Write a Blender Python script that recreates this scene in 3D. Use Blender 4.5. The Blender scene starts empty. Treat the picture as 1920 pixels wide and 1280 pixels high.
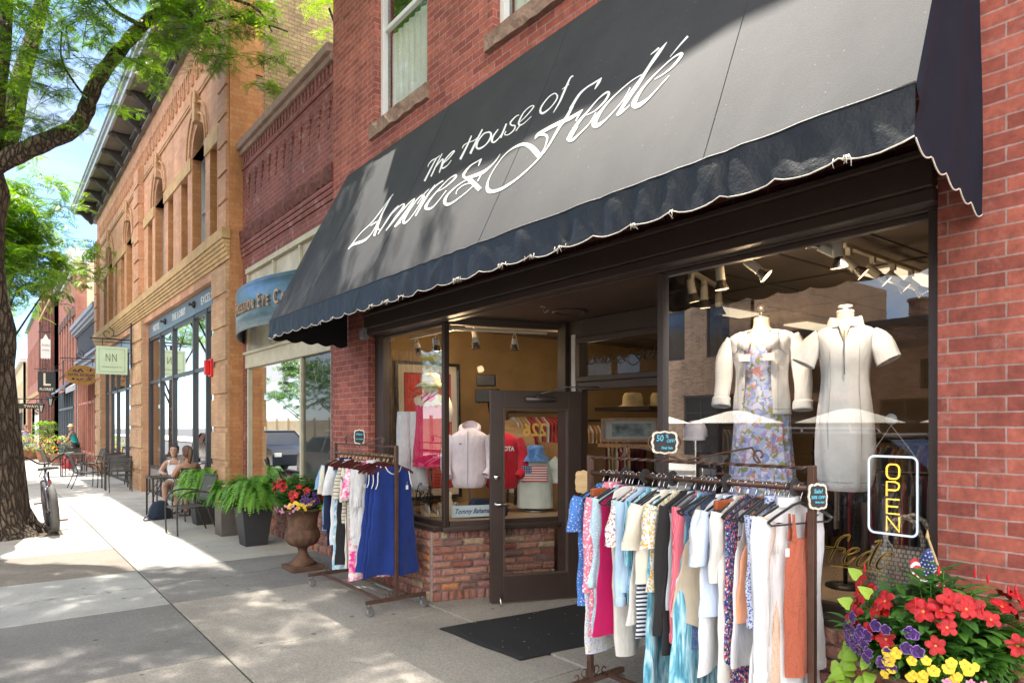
import bpy, bmesh, math, random
from mathutils import Vector, Matrix, Euler
rnd = random.Random(11)
sc = bpy.context.scene
COL = sc.collection
PI = math.pi
AZ = math.radians(37.58); SA = math.sin(AZ); CA = math.cos(AZ); FP = 1280.0; EYE = 1.70
def ray(px, py):
 r = (px - 960) / FP
 return SA + r * CA, CA - r * SA, (797 - py) / FP
def onX(px, py, X):
 a = ray(px, py); d = X / a[0]; return Vector((X, a[1] * d, EYE + a[2] * d))
def onY(px, py, Y):
 a = ray(px, py); d = Y / a[1]; return Vector((a[0] * d, Y, EYE + a[2] * d))
def onZ(px, py, Z=0.0):
 a = ray(px, py); d = (Z - EYE) / a[2]; return Vector((a[0] * d, a[1] * d, Z))
ORG = {}
def prop(o, label=None, cat=None, group=None, kind=None):
 if label: o['label'] = label
 if cat: o['category'] = cat
 if group: o['group'] = group
 if kind: o['kind'] = kind
 return o
def thing(name, label, cat, loc=(0, 0, 0), rz=0.0, group=None):
 o = bpy.data.objects.new(name, None); COL.objects.link(o)
 o.location = loc; o.rotation_euler = (0, 0, rz); o.empty_display_size = .1
 ORG[o.name] = Matrix.Translation(Vector(loc)) @ Matrix.Rotation(rz, 4, 'Z')
 return prop(o, label, cat, group)
def dup(root, loc, rz, label=None, group=None):
 r = root.copy(); COL.objects.link(r); r.location = loc; r.rotation_euler = (0, 0, rz)
 if label: r['label'] = label
 if group: r['group'] = group
 for ch in list(root.children):
  c = ch.copy(); COL.objects.link(c); c.parent = r
  for g in list(ch.children):
   d = g.copy(); COL.objects.link(d); d.parent = c
 return r
SPLITN = {k: k for k in ('storefront_frame', 'window_ledge', 'seam', 'ceiling_light', 'display_platform', 'frame_bar', 'lintel_band', 'scrollwork')}
SPLITN.update(piers='pier', pilasters='pilaster', reveals='reveal', corbels='corbel', hood_mouldings='hood_moulding', lintels='lintel', rails='rail', salmon_posts='salmon_post', bulkhead_brickwork_='x')
class MB:
 def pieces(s, tol=.03):
  n = len(s.v); par = list(range(n))
  def find(a):
   while par[a] != a: par[a] = par[par[a]]; a = par[a]
   return a
  for f in s.f:
   for i in f[1:]: par[find(i)] = find(f[0])
  isl = {}
  for k, f in enumerate(s.f): isl.setdefault(find(f[0]), []).append(k)
  G = []
  for fs in isl.values():
   P = [s.v[i] for k in fs for i in s.f[k]]; G.append([[min(p[a] for p in P) for a in range(3)], [max(p[a] for p in P) for a in range(3)], fs])
  ch = True
  while ch:
   ch = False
   for i in range(len(G)):
    for j in range(len(G) - 1, i, -1):
     a, b = G[i], G[j]
     if all(a[0][k] - tol <= b[1][k] and b[0][k] - tol <= a[1][k] for k in range(3)):
      a[0] = [min(x, y) for x, y in zip(a[0], b[0])]; a[1] = [max(x, y) for x, y in zip(a[1], b[1])]; a[2] += b[2]; G.pop(j); ch = True
  out = []
  for g in G:
   q = MB(); mp_ = {}
   for k in g[2]:
    f = []
    for i in s.f[k]:
     if i not in mp_: mp_[i] = len(q.v); q.v.append(s.v[i])
     f.append(mp_[i])
    q.f.append(f); q.m.append(s.m[k])
   out.append(q)
  return out
 def __init__(s): s.v = []; s.f = []; s.m = []; s.cm = 0
 def face(s, pts):
  b = len(s.v); s.v += [Vector(p) for p in pts]; s.f.append(list(range(b, b + len(pts)))); s.m.append(s.cm); return s
 def mesh(s, vs, fs):
  b = len(s.v); s.v += [Vector(p) for p in vs]
  for f in fs: s.f.append([i + b for i in f]); s.m.append(s.cm)
  return s
 def box(s, x0, y0, z0, x1, y1, z1, T=None):
  x0, x1 = min(x0, x1), max(x0, x1); y0, y1 = min(y0, y1), max(y0, y1); z0, z1 = min(z0, z1), max(z0, z1)
  v = [Vector(p) for p in ((x0, y0, z0), (x1, y0, z0), (x1, y1, z0), (x0, y1, z0), (x0, y0, z1), (x1, y0, z1), (x1, y1, z1), (x0, y1, z1))]
  if T is not None: v = [T @ p for p in v]
  return s.mesh(v, [(0, 3, 2, 1), (4, 5, 6, 7), (0, 1, 5, 4), (1, 2, 6, 5), (2, 3, 7, 6), (3, 0, 4, 7)])
 def beam(s, a, b, w, h, up=(0, 0, 1)):
  a = Vector(a); b = Vector(b); d = (b - a); L = d.length; d.normalize()
  u = Vector(up); sd = d.cross(u)
  if sd.length < 1e-4: sd = d.cross(Vector((1, 0, 0)))
  sd.normalize(); u = sd.cross(d).normalized()
  vs = []
  for q in (a, b):
   for i, j in ((-1, -1), (1, -1), (1, 1), (-1, 1)): vs.append(q + sd * (w / 2 * i) + u * (h / 2 * j))
  return s.mesh(vs, [(0, 1, 2, 3), (7, 6, 5, 4), (0, 4, 5, 1), (1, 5, 6, 2), (2, 6, 7, 3), (3, 7, 4, 0)])
 def loft(s, rings, cap=True, close=True):
  n = len(rings[0]); b = len(s.v)
  for r in rings: s.v += [Vector(p) for p in r]
  for k in range(len(rings) - 1):
   for i in range(n if close else n - 1):
    j = (i + 1) % n
    s.f.append([b + k * n + i, b + k * n + j, b + (k + 1) * n + j, b + (k + 1) * n + i]); s.m.append(s.cm)
  if cap:
   s.f.append([b + i for i in reversed(range(n))]); s.m.append(s.cm)
   s.f.append([b + (len(rings) - 1) * n + i for i in range(n)]); s.m.append(s.cm)
  return s
 def tube(s, pts, r, n=8, cap=True):
  pts = [Vector(p) for p in pts]
  if not hasattr(r, '__len__'): r = [r] * len(pts)
  rings = []; prev = None
  for i, p in enumerate(pts):
   t = (pts[min(i + 1, len(pts) - 1)] - pts[max(i - 1, 0)])
   if t.length < 1e-9: t = Vector((0, 0, 1))
   t.normalize()
   if prev is None:
    u = t.cross(Vector((0, 0, 1)))
    if u.length < .05: u = t.cross(Vector((1, 0, 0)))
   else:
    u = prev - t * prev.dot(t)
    if u.length < 1e-6: u = t.cross(Vector((1, 0, 0)))
   u.normalize(); w = t.cross(u); prev = u
   rings.append([p + (u * math.cos(2 * PI * k / n) + w * math.sin(2 * PI * k / n)) * r[i] for k in range(n)])
  return s.loft(rings, cap)
 def lathe(s, prof, n=20, c=(0, 0, 0), sx=1, sy=1, cap=True, T=None):
  c = Vector(c); rings = [[Vector((math.cos(2 * PI * k / n) * r * sx, math.sin(2 * PI * k / n) * r * sy, z)) for k in range(n)] for r, z in prof]
  rings = [[(T @ p if T is not None else p) + c for p in g] for g in rings]
  return s.loft(rings, cap)
 def ball(s, c, r, n=10, m=7, sx=1, sy=1, sz=1):
  return s.lathe([(max(1e-4, r * math.sin(PI * k / m)), -r * sz * math.cos(PI * k / m)) for k in range(m + 1)], n, c, sx, sy)
 def prism(s, outline, depth, T):
  n = len(outline); vs = [T @ Vector((x, y, 0)) for x, y in outline] + [T @ Vector((x, y, depth)) for x, y in outline]
  fs = [list(range(n)), list(range(2 * n - 1, n - 1, -1))] + [[i, i + n, (i + 1) % n + n, (i + 1) % n] for i in range(n)]
  return s.mesh(vs, fs)
 def build(s, name, mat, parent=None, smooth=False, world=True, bevel=0, sharp=None):
  if name in SPLITN and len(s.f) > 1:
   for q in s.pieces(): o = q.build(SPLITN[name] + ' ', mat, parent, smooth, world, bevel, sharp); o.name = SPLITN[name]; o.data.name = SPLITN[name]
   return o
  me = bpy.data.meshes.new(name)
  vs = s.v
  if parent is not None and world:
   M = top_matrix(parent).inverted(); vs = [M @ p for p in vs]
  me.from_pydata([tuple(p) for p in vs], [], s.f)
  mats = mat if isinstance(mat, (list, tuple)) else [mat]
  for m in mats: me.materials.append(m)
  if len(mats) > 1: me.polygons.foreach_set('material_index', s.m)
  bm = bmesh.new(); bm.from_mesh(me); bmesh.ops.recalc_face_normals(bm, faces=bm.faces); bm.to_mesh(me); bm.free()
  if smooth:
   me.polygons.foreach_set('use_smooth', [True] * len(me.polygons))
  me.update()
  o = bpy.data.objects.new(name, me); COL.objects.link(o)
  if parent is not None: o.parent = parent
  if smooth and sharp:
   try: me.set_sharp_from_angle(angle=sharp)
   except Exception: pass
  if bevel:
   b = o.modifiers.new('bevel', 'BEVEL'); b.width = bevel; b.segments = 2; b.limit_method = 'ANGLE'
  return o
def top_matrix(o):
 while o.parent is not None: o = o.parent
 return ORG.get(o.name, Matrix.Identity(4))
def frame_T(o, x, y):
 """matrix mapping (u,v,n) to o + u*x + v*y + n*(x cross y)"""
 x = Vector(x).normalized(); y = Vector(y).normalized(); z = x.cross(y)
 M = Matrix.Identity(4)
 for i in range(3): M[i][0] = x[i]; M[i][1] = y[i]; M[i][2] = z[i]; M[i][3] = o[i]
 return M
def smoothpts(p, k=6, closed=False):
 P = [Vector(q) if len(q) == 3 else Vector((q[0], q[1], 0)) for q in p]; out = []
 n = len(P)
 for i in range(n - 1):
  a = P[max(i - 1, 0)]; b = P[i]; c = P[i + 1]; d = P[min(i + 2, n - 1)]
  for j in range(k):
   t = j / k
   out.append(.5 * ((2 * b) + (c - a) * t + (2 * a - 5 * b + 4 * c - d) * t * t + (3 * b - a - 3 * c + d) * t ** 3))
 out.append(P[-1]); return out
def text_mesh(txt, size, T, name, mat, parent, extrude=.002, space=1.0, bold=0.0, sx=1.0, align='CENTER', world=True, shear=0.0):
 cu = bpy.data.curves.new(name, 'FONT'); cu.body = txt; cu.size = size; cu.extrude = extrude; cu.align_x = align; cu.space_character = space
 cu.offset = bold; cu.resolution_u = 3; cu.shear = shear
 o = bpy.data.objects.new(name + '_curve', cu); COL.objects.link(o)
 dg = bpy.context.evaluated_depsgraph_get(); dg.update()
 me = bpy.data.meshes.new_from_object(o.evaluated_get(dg))
 bpy.data.objects.remove(o); bpy.data.curves.remove(cu)
 S = Matrix.Diagonal((sx, 1, 1, 1))
 M = T @ S
 if parent is not None and world: M = top_matrix(parent).inverted() @ M
 me.transform(M); me.materials.clear(); me.materials.append(mat); me.name = name
 r = bpy.data.objects.new(name, me); COL.objects.link(r)
 if parent is not None: r.parent = parent
 return r
MC = {}
def nodes(m):
 m.use_nodes = True; t = m.node_tree; t.nodes.clear(); return t
def N(t, typ, **kw):
 n = t.nodes.new(typ)
 for k, v in kw.items():
  if k.startswith('i_'):
   key = k[2:]
   n.inputs[int(key) if key.isdigit() else key.replace('_', ' ')].default_value = v
  else: setattr(n, k, v)
 return n
def c4(c): return (c[0], c[1], c[2], 1)
def mulc(c, k): return tuple(min(1, x * k) for x in c)
def base(name):
 m = bpy.data.materials.new(name); t = nodes(m); out = N(t, 'ShaderNodeOutputMaterial'); b = N(t, 'ShaderNodeBsdfPrincipled')
 t.links.new(b.outputs[0], out.inputs[0]); return m, t, b
def ramp(t, stops, interp='LINEAR'):
 r = N(t, 'ShaderNodeValToRGB'); e = r.color_ramp; e.interpolation = interp
 while len(e.elements) < len(stops): e.elements.new(.5)
 for el, (p, c) in zip(e.elements, stops): el.position = p; el.color = c4(c)
 return r
def coords(t, obj=False):
 if obj: return N(t, 'ShaderNodeTexCoord').outputs['Object']
 return N(t, 'ShaderNodeNewGeometry').outputs['Position']
def mixc(t, f, a, b, mode='MIX'):
 x = N(t, 'ShaderNodeMix', data_type='RGBA', blend_type=mode)
 for s, v in ((0, f), (6, a), (7, b)):
  if hasattr(v, 'links') or hasattr(v, 'is_linked'): t.links.new(v, x.inputs[s])
  elif isinstance(v, (tuple, list)): x.inputs[s].default_value = c4(v)
  else: x.inputs[s].default_value = v
 return x.outputs[2]
def bumpn(t, b, h, strength, dist=.01):
 n = N(t, 'ShaderNodeBump'); n.inputs['Strength'].default_value = strength; n.inputs['Distance'].default_value = dist
 t.links.new(h, n.inputs['Height']); t.links.new(n.outputs[0], b.inputs['Normal']); return n
def mat(name, col, rough=.6, metal=0, var=.12, vs=4., bump=0., bs=60., bd=.01, spec=.5, obj=False, emit=None, es=1., detail=4, stretch=None, sheen=0, c2=None, trans=0, alpha=None):
 if name in MC: return MC[name]
 m, t, b = base(name)
 P = coords(t, obj)
 if stretch:
  mp = N(t, 'ShaderNodeMapping'); mp.inputs['Scale'].default_value = stretch; t.links.new(P, mp.inputs[0]); P = mp.outputs[0]
 n = N(t, 'ShaderNodeTexNoise', i_Scale=vs, i_Detail=detail, i_Roughness=.6); t.links.new(P, n.inputs['Vector'])
 r = ramp(t, [(.3, mulc(col, 1 - var)), (.7, c2 if c2 else mulc(col, 1 + var))]); t.links.new(n.outputs[0], r.inputs[0]); t.links.new(r.outputs[0], b.inputs['Base Color'])
 b.inputs['Roughness'].default_value = rough; b.inputs['Metallic'].default_value = metal; b.inputs['Specular IOR Level'].default_value = spec
 if sheen: b.inputs['Sheen Weight'].default_value = sheen
 if trans:
  b.inputs['Subsurface Weight'].default_value = trans
 if bump:
  n2 = N(t, 'ShaderNodeTexNoise', i_Scale=bs, i_Detail=5., i_Roughness=.65); t.links.new(P, n2.inputs['Vector']); bumpn(t, b, n2.outputs[0], bump, bd)
 if emit:
  b.inputs['Emission Color'].default_value = c4(emit); b.inputs['Emission Strength'].default_value = es
 MC[name] = m; return m
def wallcoords(t):
 g = N(t, 'ShaderNodeNewGeometry'); sp = N(t, 'ShaderNodeSeparateXYZ'); t.links.new(g.outputs['Position'], sp.inputs[0])
 sn = N(t, 'ShaderNodeSeparateXYZ'); t.links.new(g.outputs['True Normal'], sn.inputs[0])
 ab = N(t, 'ShaderNodeMath', operation='ABSOLUTE'); t.links.new(sn.outputs[0], ab.inputs[0])
 gt = N(t, 'ShaderNodeMath', operation='GREATER_THAN'); gt.inputs[1].default_value = .5; t.links.new(ab.outputs[0], gt.inputs[0])
 mx = N(t, 'ShaderNodeMix', data_type='FLOAT'); t.links.new(gt.outputs[0], mx.inputs[0]); t.links.new(sp.outputs[0], mx.inputs[2]); t.links.new(sp.outputs[1], mx.inputs[3])
 cb = N(t, 'ShaderNodeCombineXYZ'); t.links.new(mx.outputs[0], cb.inputs[0]); t.links.new(sp.outputs[2], cb.inputs[1])
 return cb.outputs[0], g.outputs['Position']
def brick(name, c1, c2, mortar, bw=.22, bh=.0652, ms=.005, bump=.6, var=.35, stain=(.75, 1.2), patches=None, off=(0, 0), rough=.85, wob=.0015, freq=2, sq=1.0):
 if name in MC: return MC[name]
 m, t, b = base(name); P, W = wallcoords(t)
 mp = N(t, 'ShaderNodeMapping'); mp.inputs['Location'].default_value = (off[0], off[1], 0); t.links.new(P, mp.inputs[0])
 nz = N(t, 'ShaderNodeTexNoise', i_Scale=14., i_Detail=3.); t.links.new(W, nz.inputs['Vector'])
 ad = N(t, 'ShaderNodeVectorMath', operation='MULTIPLY_ADD'); ad.inputs[1].default_value = (wob * 2,) * 3
 t.links.new(nz.outputs[1], ad.inputs[0]); t.links.new(mp.outputs[0], ad.inputs[2])
 br = N(t, 'ShaderNodeTexBrick', offset=.5, offset_frequency=freq, squash=sq); br.inputs['Scale'].default_value = 1
 br.inputs['Mortar Size'].default_value = ms; br.inputs['Mortar Smooth'].default_value = .25; br.inputs['Bias'].default_value = -.1
 br.inputs['Brick Width'].default_value = bw; br.inputs['Row Height'].default_value = bh
 br.inputs['Color1'].default_value = c4(c1); br.inputs['Color2'].default_value = c4(c2); br.inputs['Mortar'].default_value = c4(mortar)
 t.links.new(ad.outputs[0], br.inputs['Vector'])
 n1 = N(t, 'ShaderNodeTexNoise', i_Scale=22., i_Detail=6., i_Roughness=.7); t.links.new(W, n1.inputs['Vector'])
 r1 = ramp(t, [(.25, (1 - var,) * 3), (.75, (1 + var * .6,) * 3)]); t.links.new(n1.outputs[0], r1.inputs[0])
 n2 = N(t, 'ShaderNodeTexNoise', i_Scale=1.3, i_Detail=5.); t.links.new(W, n2.inputs['Vector'])
 r2 = ramp(t, [(.3, (stain[0],) * 3), (.7, (stain[1],) * 3)]); t.links.new(n2.outputs[0], r2.inputs[0])
 a = mixc(t, 1., br.outputs['Color'], r1.outputs[0], 'MULTIPLY'); a = mixc(t, .8, a, r2.outputs[0], 'MULTIPLY')
 ms_ = N(t, 'ShaderNodeMapping'); ms_.inputs['Scale'].default_value = (3.5, 3.5, .35); t.links.new(W, ms_.inputs[0]); n4 = N(t, 'ShaderNodeTexNoise', i_Scale=1., i_Detail=6., i_Roughness=.65); t.links.new(ms_.outputs[0], n4.inputs['Vector']); r4 = ramp(t, [(.30, (.72, .70, .68)), (.52, (1, 1, 1)), (.75, (1.12, 1.10, 1.08))]); t.links.new(n4.outputs[0], r4.inputs[0]); a = mixc(t, .85, a, r4.outputs[0], 'MULTIPLY')
 n5 = N(t, 'ShaderNodeTexVoronoi', feature='F1'); n5.inputs['Scale'].default_value = 9.; t.links.new(W, n5.inputs['Vector']); r5 = ramp(t, [(.10, (.62, .60, .58)), (.16, (1, 1, 1))]); t.links.new(n5.outputs[0], r5.inputs[0]); a = mixc(t, .5, a, r5.outputs[0], 'MULTIPLY')
 if patches:   # paint / lime patches
  n3 = N(t, 'ShaderNodeTexNoise', i_Scale=5., i_Detail=6., i_Roughness=.7); t.links.new(W, n3.inputs['Vector'])
  r3 = ramp(t, [(.56, (0, 0, 0)), (.66, (.55,) * 3)]); t.links.new(n3.outputs[0], r3.inputs[0])
  a = mixc(t, r3.outputs[0], a, patches)
 t.links.new(a, b.inputs['Base Color']); b.inputs['Roughness'].default_value = rough
 inv = N(t, 'ShaderNodeMath', operation='MULTIPLY_ADD'); inv.inputs[1].default_value = -1.; t.links.new(br.outputs['Fac'], inv.inputs[0])
 sc2 = N(t, 'ShaderNodeMath', operation='MULTIPLY'); sc2.inputs[1].default_value = .5; t.links.new(n1.outputs[0], sc2.inputs[0]); t.links.new(sc2.outputs[0], inv.inputs[2])
 bumpn(t, b, inv.outputs[0], bump, .006)
 MC[name] = m; return m
def glassm(name, tint=(1, 1, 1), boost=1.0, rough=0.0, dirt=0.0, ior=1.5):
 if name in MC: return MC[name]
 m = bpy.data.materials.new(name); t = nodes(m); out = N(t, 'ShaderNodeOutputMaterial')
 tr = N(t, 'ShaderNodeBsdfTransparent'); tr.inputs[0].default_value = c4(tint)
 gl = N(t, 'ShaderNodeBsdfGlossy'); gl.inputs['Roughness'].default_value = rough; gl.inputs[0].default_value = (1, 1, 1, 1)
 fr = N(t, 'ShaderNodeFresnel'); fr.inputs[0].default_value = ior
 mu = N(t, 'ShaderNodeMath', operation='MULTIPLY', use_clamp=True); mu.inputs[1].default_value = boost; t.links.new(fr.outputs[0], mu.inputs[0])
 mx = N(t, 'ShaderNodeMixShader'); t.links.new(mu.outputs[0], mx.inputs[0]); t.links.new(tr.outputs[0], mx.inputs[1]); t.links.new(gl.outputs[0], mx.inputs[2])
 t.links.new(mx.outputs[0], out.inputs[0]); MC[name] = m; return m
def fabric(name, col, rough=.85, weave=900., bump=.25, var=.08, trans=0.0, pattern=None, sheen=.2):
 """cloth; pattern is a function(t, P) returning a colour socket"""
 if name in MC: return MC[name]
 m, t, b = base(name); P = coords(t, True)
 if pattern: col_s = pattern(t, P)
 else:
  n = N(t, 'ShaderNodeTexNoise', i_Scale=9., i_Detail=3.); t.links.new(P, n.inputs['Vector'])
  r = ramp(t, [(.3, mulc(col, 1 - var)), (.7, mulc(col, 1 + var))]); t.links.new(n.outputs[0], r.inputs[0]); col_s = r.outputs[0]
 t.links.new(col_s, b.inputs['Base Color']); b.inputs['Roughness'].default_value = rough; b.inputs['Sheen Weight'].default_value = sheen
 b.inputs['Specular IOR Level'].default_value = .2
 mpf = N(t, 'ShaderNodeMapping'); mpf.inputs['Scale'].default_value = (1.6, 1.6, .55); t.links.new(P, mpf.inputs[0]); n2 = N(t, 'ShaderNodeTexNoise', i_Scale=13., i_Detail=6., i_Distortion=1.1); t.links.new(mpf.outputs[0], n2.inputs['Vector'])
 bumpn(t, b, n2.outputs[0], min(1, bump * 1.15), .03)
 MC[name] = m; return m
def p_stripes(c1, c2, scale=20., axis='Z', width=.5, c3=None):
 def f(t, P):
  w = N(t, 'ShaderNodeTexWave', bands_direction=axis, wave_profile='SIN'); w.inputs['Scale'].default_value = scale; w.inputs['Distortion'].default_value = .6; w.inputs['Detail'].default_value = 1
  t.links.new(P, w.inputs['Vector']); r = ramp(t, [(width - .06, c1), (width + .06, c2)] + ([(.93, c2), (.96, c3)] if c3 else []))
  t.links.new(w.outputs[0], r.inputs[0]); return r.outputs[0]
 return f
def p_floral(bg, cols, scale=45., thr=.32, rough=1.):
 def f(t, P):
  out = bg
  for i, c in enumerate(cols):
   v = N(t, 'ShaderNodeTexVoronoi', feature='F1'); v.inputs['Scale'].default_value = scale * (1 + .23 * i); v.inputs['Randomness'].default_value = 1
   mp = N(t, 'ShaderNodeMapping'); mp.inputs['Location'].default_value = (i * 3.7, i * 1.3, i * 2.1)
   nz = N(t, 'ShaderNodeTexNoise', i_Scale=scale * 1.5, i_Detail=1.); t.links.new(P, nz.inputs['Vector'])
   ad = N(t, 'ShaderNodeVectorMath', operation='MULTIPLY_ADD'); ad.inputs[1].default_value = (.012 * rough * 45 / scale,) * 3
   t.links.new(nz.outputs[1], ad.inputs[0]); t.links.new(P, ad.inputs[2]); t.links.new(ad.outputs[0], mp.inputs[0]); t.links.new(mp.outputs[0], v.inputs['Vector'])
   r = ramp(t, [(thr, (1, 1, 1)), (thr + .05, (0, 0, 0))]); t.links.new(v.outputs[0], r.inputs[0])
   out = mixc(t, r.outputs[0], out, c)
  return out
 return f
def p_tiedye(stops, scale=7., stretch=(1, 1, 1)):
 def f(t, P):
  mp = N(t, 'ShaderNodeMapping'); mp.inputs['Scale'].default_value = stretch; t.links.new(P, mp.inputs[0])
  n = N(t, 'ShaderNodeTexNoise', i_Scale=scale, i_Detail=4., i_Distortion=1.2); t.links.new(mp.outputs[0], n.inputs['Vector'])
  r = ramp(t, stops); t.links.new(n.outputs[0], r.inputs[0]); return r.outputs[0]
 return f
def leafmat(name, c, c2, tl=.45):
 m = bpy.data.materials.new(name); t = nodes(m); out = N(t, 'ShaderNodeOutputMaterial'); P = coords(t); n = N(t, 'ShaderNodeTexNoise', i_Scale=2.2, i_Detail=3.); t.links.new(P, n.inputs['Vector']); r = ramp(t, [(.35, c), (.65, c2)]); t.links.new(n.outputs[0], r.inputs[0])
 d = N(t, 'ShaderNodeBsdfPrincipled'); d.inputs['Roughness'].default_value = .5; t.links.new(r.outputs[0], d.inputs['Base Color']); tr = N(t, 'ShaderNodeBsdfTranslucent'); hs = N(t, 'ShaderNodeHueSaturation'); hs.inputs['Hue'].default_value = .485; hs.inputs['Saturation'].default_value = 1.15; hs.inputs['Value'].default_value = 1.9; t.links.new(r.outputs[0], hs.inputs['Color']); t.links.new(hs.outputs[0], tr.inputs[0])
 mx = N(t, 'ShaderNodeMixShader'); mx.inputs[0].default_value = tl; t.links.new(d.outputs[0], mx.inputs[1]); t.links.new(tr.outputs[0], mx.inputs[2]); t.links.new(mx.outputs[0], out.inputs[0]); return m
cam_d = bpy.data.cameras.new('camera'); cam = bpy.data.objects.new('camera', cam_d); COL.objects.link(cam); sc.camera = cam
cam.location = (0, 0, EYE); cam.rotation_euler = (PI / 2, 0, -AZ)
cam_d.sensor_width = 36; cam_d.lens = 24.0; cam_d.shift_y = (797 - 640) / 1920; cam_d.clip_start = .05; cam_d.clip_end = 2000
SUN = Vector((.015, .44, .90)).normalized()
sd = bpy.data.lights.new('sun', 'SUN'); sd.energy = 3.0; sd.angle = math.radians(.6); sd.color = (1, .955, .88)
so = bpy.data.objects.new('sun', sd); COL.objects.link(so); so.rotation_euler = (-SUN).to_track_quat('-Z', 'Y').to_euler(); so.location = (0, 0, 30)
w = bpy.data.worlds.new('World'); sc.world = w; w.use_nodes = True; wt = w.node_tree; wt.nodes.clear()
wo = N(wt, 'ShaderNodeOutputWorld'); bg = N(wt, 'ShaderNodeBackground'); bg.inputs[1].default_value = .10
sky = N(wt, 'ShaderNodeTexSky', sky_type='NISHITA', sun_disc=False); sky.sun_elevation = math.asin(SUN.z); sky.sun_rotation = math.atan2(SUN.x, SUN.y)
sky.air_density = 1.0; sky.dust_density = .2; sky.ozone_density = 1.2
tc = N(wt, 'ShaderNodeTexCoord'); mp = N(wt, 'ShaderNodeMapping'); mp.inputs['Scale'].default_value = (1, 1, 2.2); wt.links.new(tc.outputs['Generated'], mp.inputs[0])
cn = N(wt, 'ShaderNodeTexNoise', i_Scale=2.6, i_Detail=7., i_Roughness=.58, i_Distortion=.3); wt.links.new(mp.outputs[0], cn.inputs['Vector'])
cr = ramp(wt, [(.46, (0, 0, 0)), (.66, (1, 1, 1))]); wt.links.new(cn.outputs[0], cr.inputs[0])
cm = N(wt, 'ShaderNodeMix', data_type='RGBA'); wt.links.new(cr.outputs[0], cm.inputs[0]); tn = N(wt, 'ShaderNodeMix', data_type='RGBA', blend_type='MULTIPLY'); tn.inputs[0].default_value = 1; tn.inputs[7].default_value = (.52, .70, .95, 1); wt.links.new(sky.outputs[0], tn.inputs[6]); wt.links.new(tn.outputs[2], cm.inputs[6]); gs = N(wt, 'ShaderNodeVectorMath', operation='DOT_PRODUCT'); gs.inputs[1].default_value = (-.35, -.85, .35); wt.links.new(tc.outputs['Generated'], gs.inputs[0])
gr = N(wt, 'ShaderNodeMapRange', interpolation_type='SMOOTHSTEP'); gr.inputs[1].default_value = -.35; gr.inputs[2].default_value = .75; wt.links.new(gs.outputs['Value'], gr.inputs[0])
gc = N(wt, 'ShaderNodeMix', data_type='RGBA'); gc.inputs[6].default_value = (2.3, 2.4, 2.55, 1); gc.inputs[7].default_value = (13, 12.8, 12.6, 1); wt.links.new(gr.outputs[0], gc.inputs[0]); wt.links.new(gc.outputs[2], cm.inputs[7])
cov = N(wt, 'ShaderNodeMath', operation='MULTIPLY_ADD'); cov.inputs[1].default_value = .16; wt.links.new(gr.outputs[0], cov.inputs[0]); wt.links.new(cn.outputs[0], cov.inputs[2]); wt.links.new(cov.outputs[0], cr.inputs[0])
wt.links.new(cm.outputs[2], bg.inputs[0]); wt.links.new(bg.outputs[0], wo.inputs[0])
sc.view_settings.view_transform = 'Standard'; sc.view_settings.look = 'None'; sc.view_settings.exposure = 2.0; sc.view_settings.use_white_balance = True; sc.view_settings.white_balance_temperature = 6750; sc.view_settings.gamma = 1
sc.render.film_transparent = False
cy = sc.cycles; cy.use_denoising = True; cy.max_bounces = 8; cy.diffuse_bounces = 4; cy.glossy_bounces = 4; cy.transparent_max_bounces = 16; cy.transmission_bounces = 4
cy.sample_clamp_indirect = 8; cy.caustics_reflective = False; cy.caustics_refractive = False
BROWN = mat('brown_paint', (.050, .032, .026), .45, var=.12, vs=3, bump=.15, bs=120, bd=.003)
BROWN2 = mat('brown_paint_worn', (.085, .058, .046), .5, var=.15, vs=3, bump=.15, bs=90, bd=.003)
BLACKM = mat('black_metal', (.02, .02, .022), .45, .3, var=.1)
GREYM = mat('grey_metal', (.35, .35, .36), .35, .9, var=.05)
CHROME = mat('chrome', (.75, .75, .76), .15, 1, var=.03)
WHITEP = mat('white_paint', (.75, .75, .73), .45, var=.04)
STONE = mat('brown_stone', (.30, .19, .14), .9, var=.3, vs=9, bump=.9, bs=18, bd=.03)
REDB = brick('red_brick', (.45, .125, .085), (.26, .060, .045), (.42, .26, .23), patches=(.42, .17, .14), off=(.0955, .0), var=.45, stain=(.68, 1.2), bump=.8, wob=.003)
GLASS = glassm('window_glass', (.97, .98, .97), .62)
GLASS2 = glassm('shop_window_glass', (.90, .91, .91), 3.2)
GLASS3 = glassm('clear_display_glass', (.97, .98, .97), .30)
GLASSR = glassm('reflecting_glass', (.75, .8, .78), 1.25)
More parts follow.
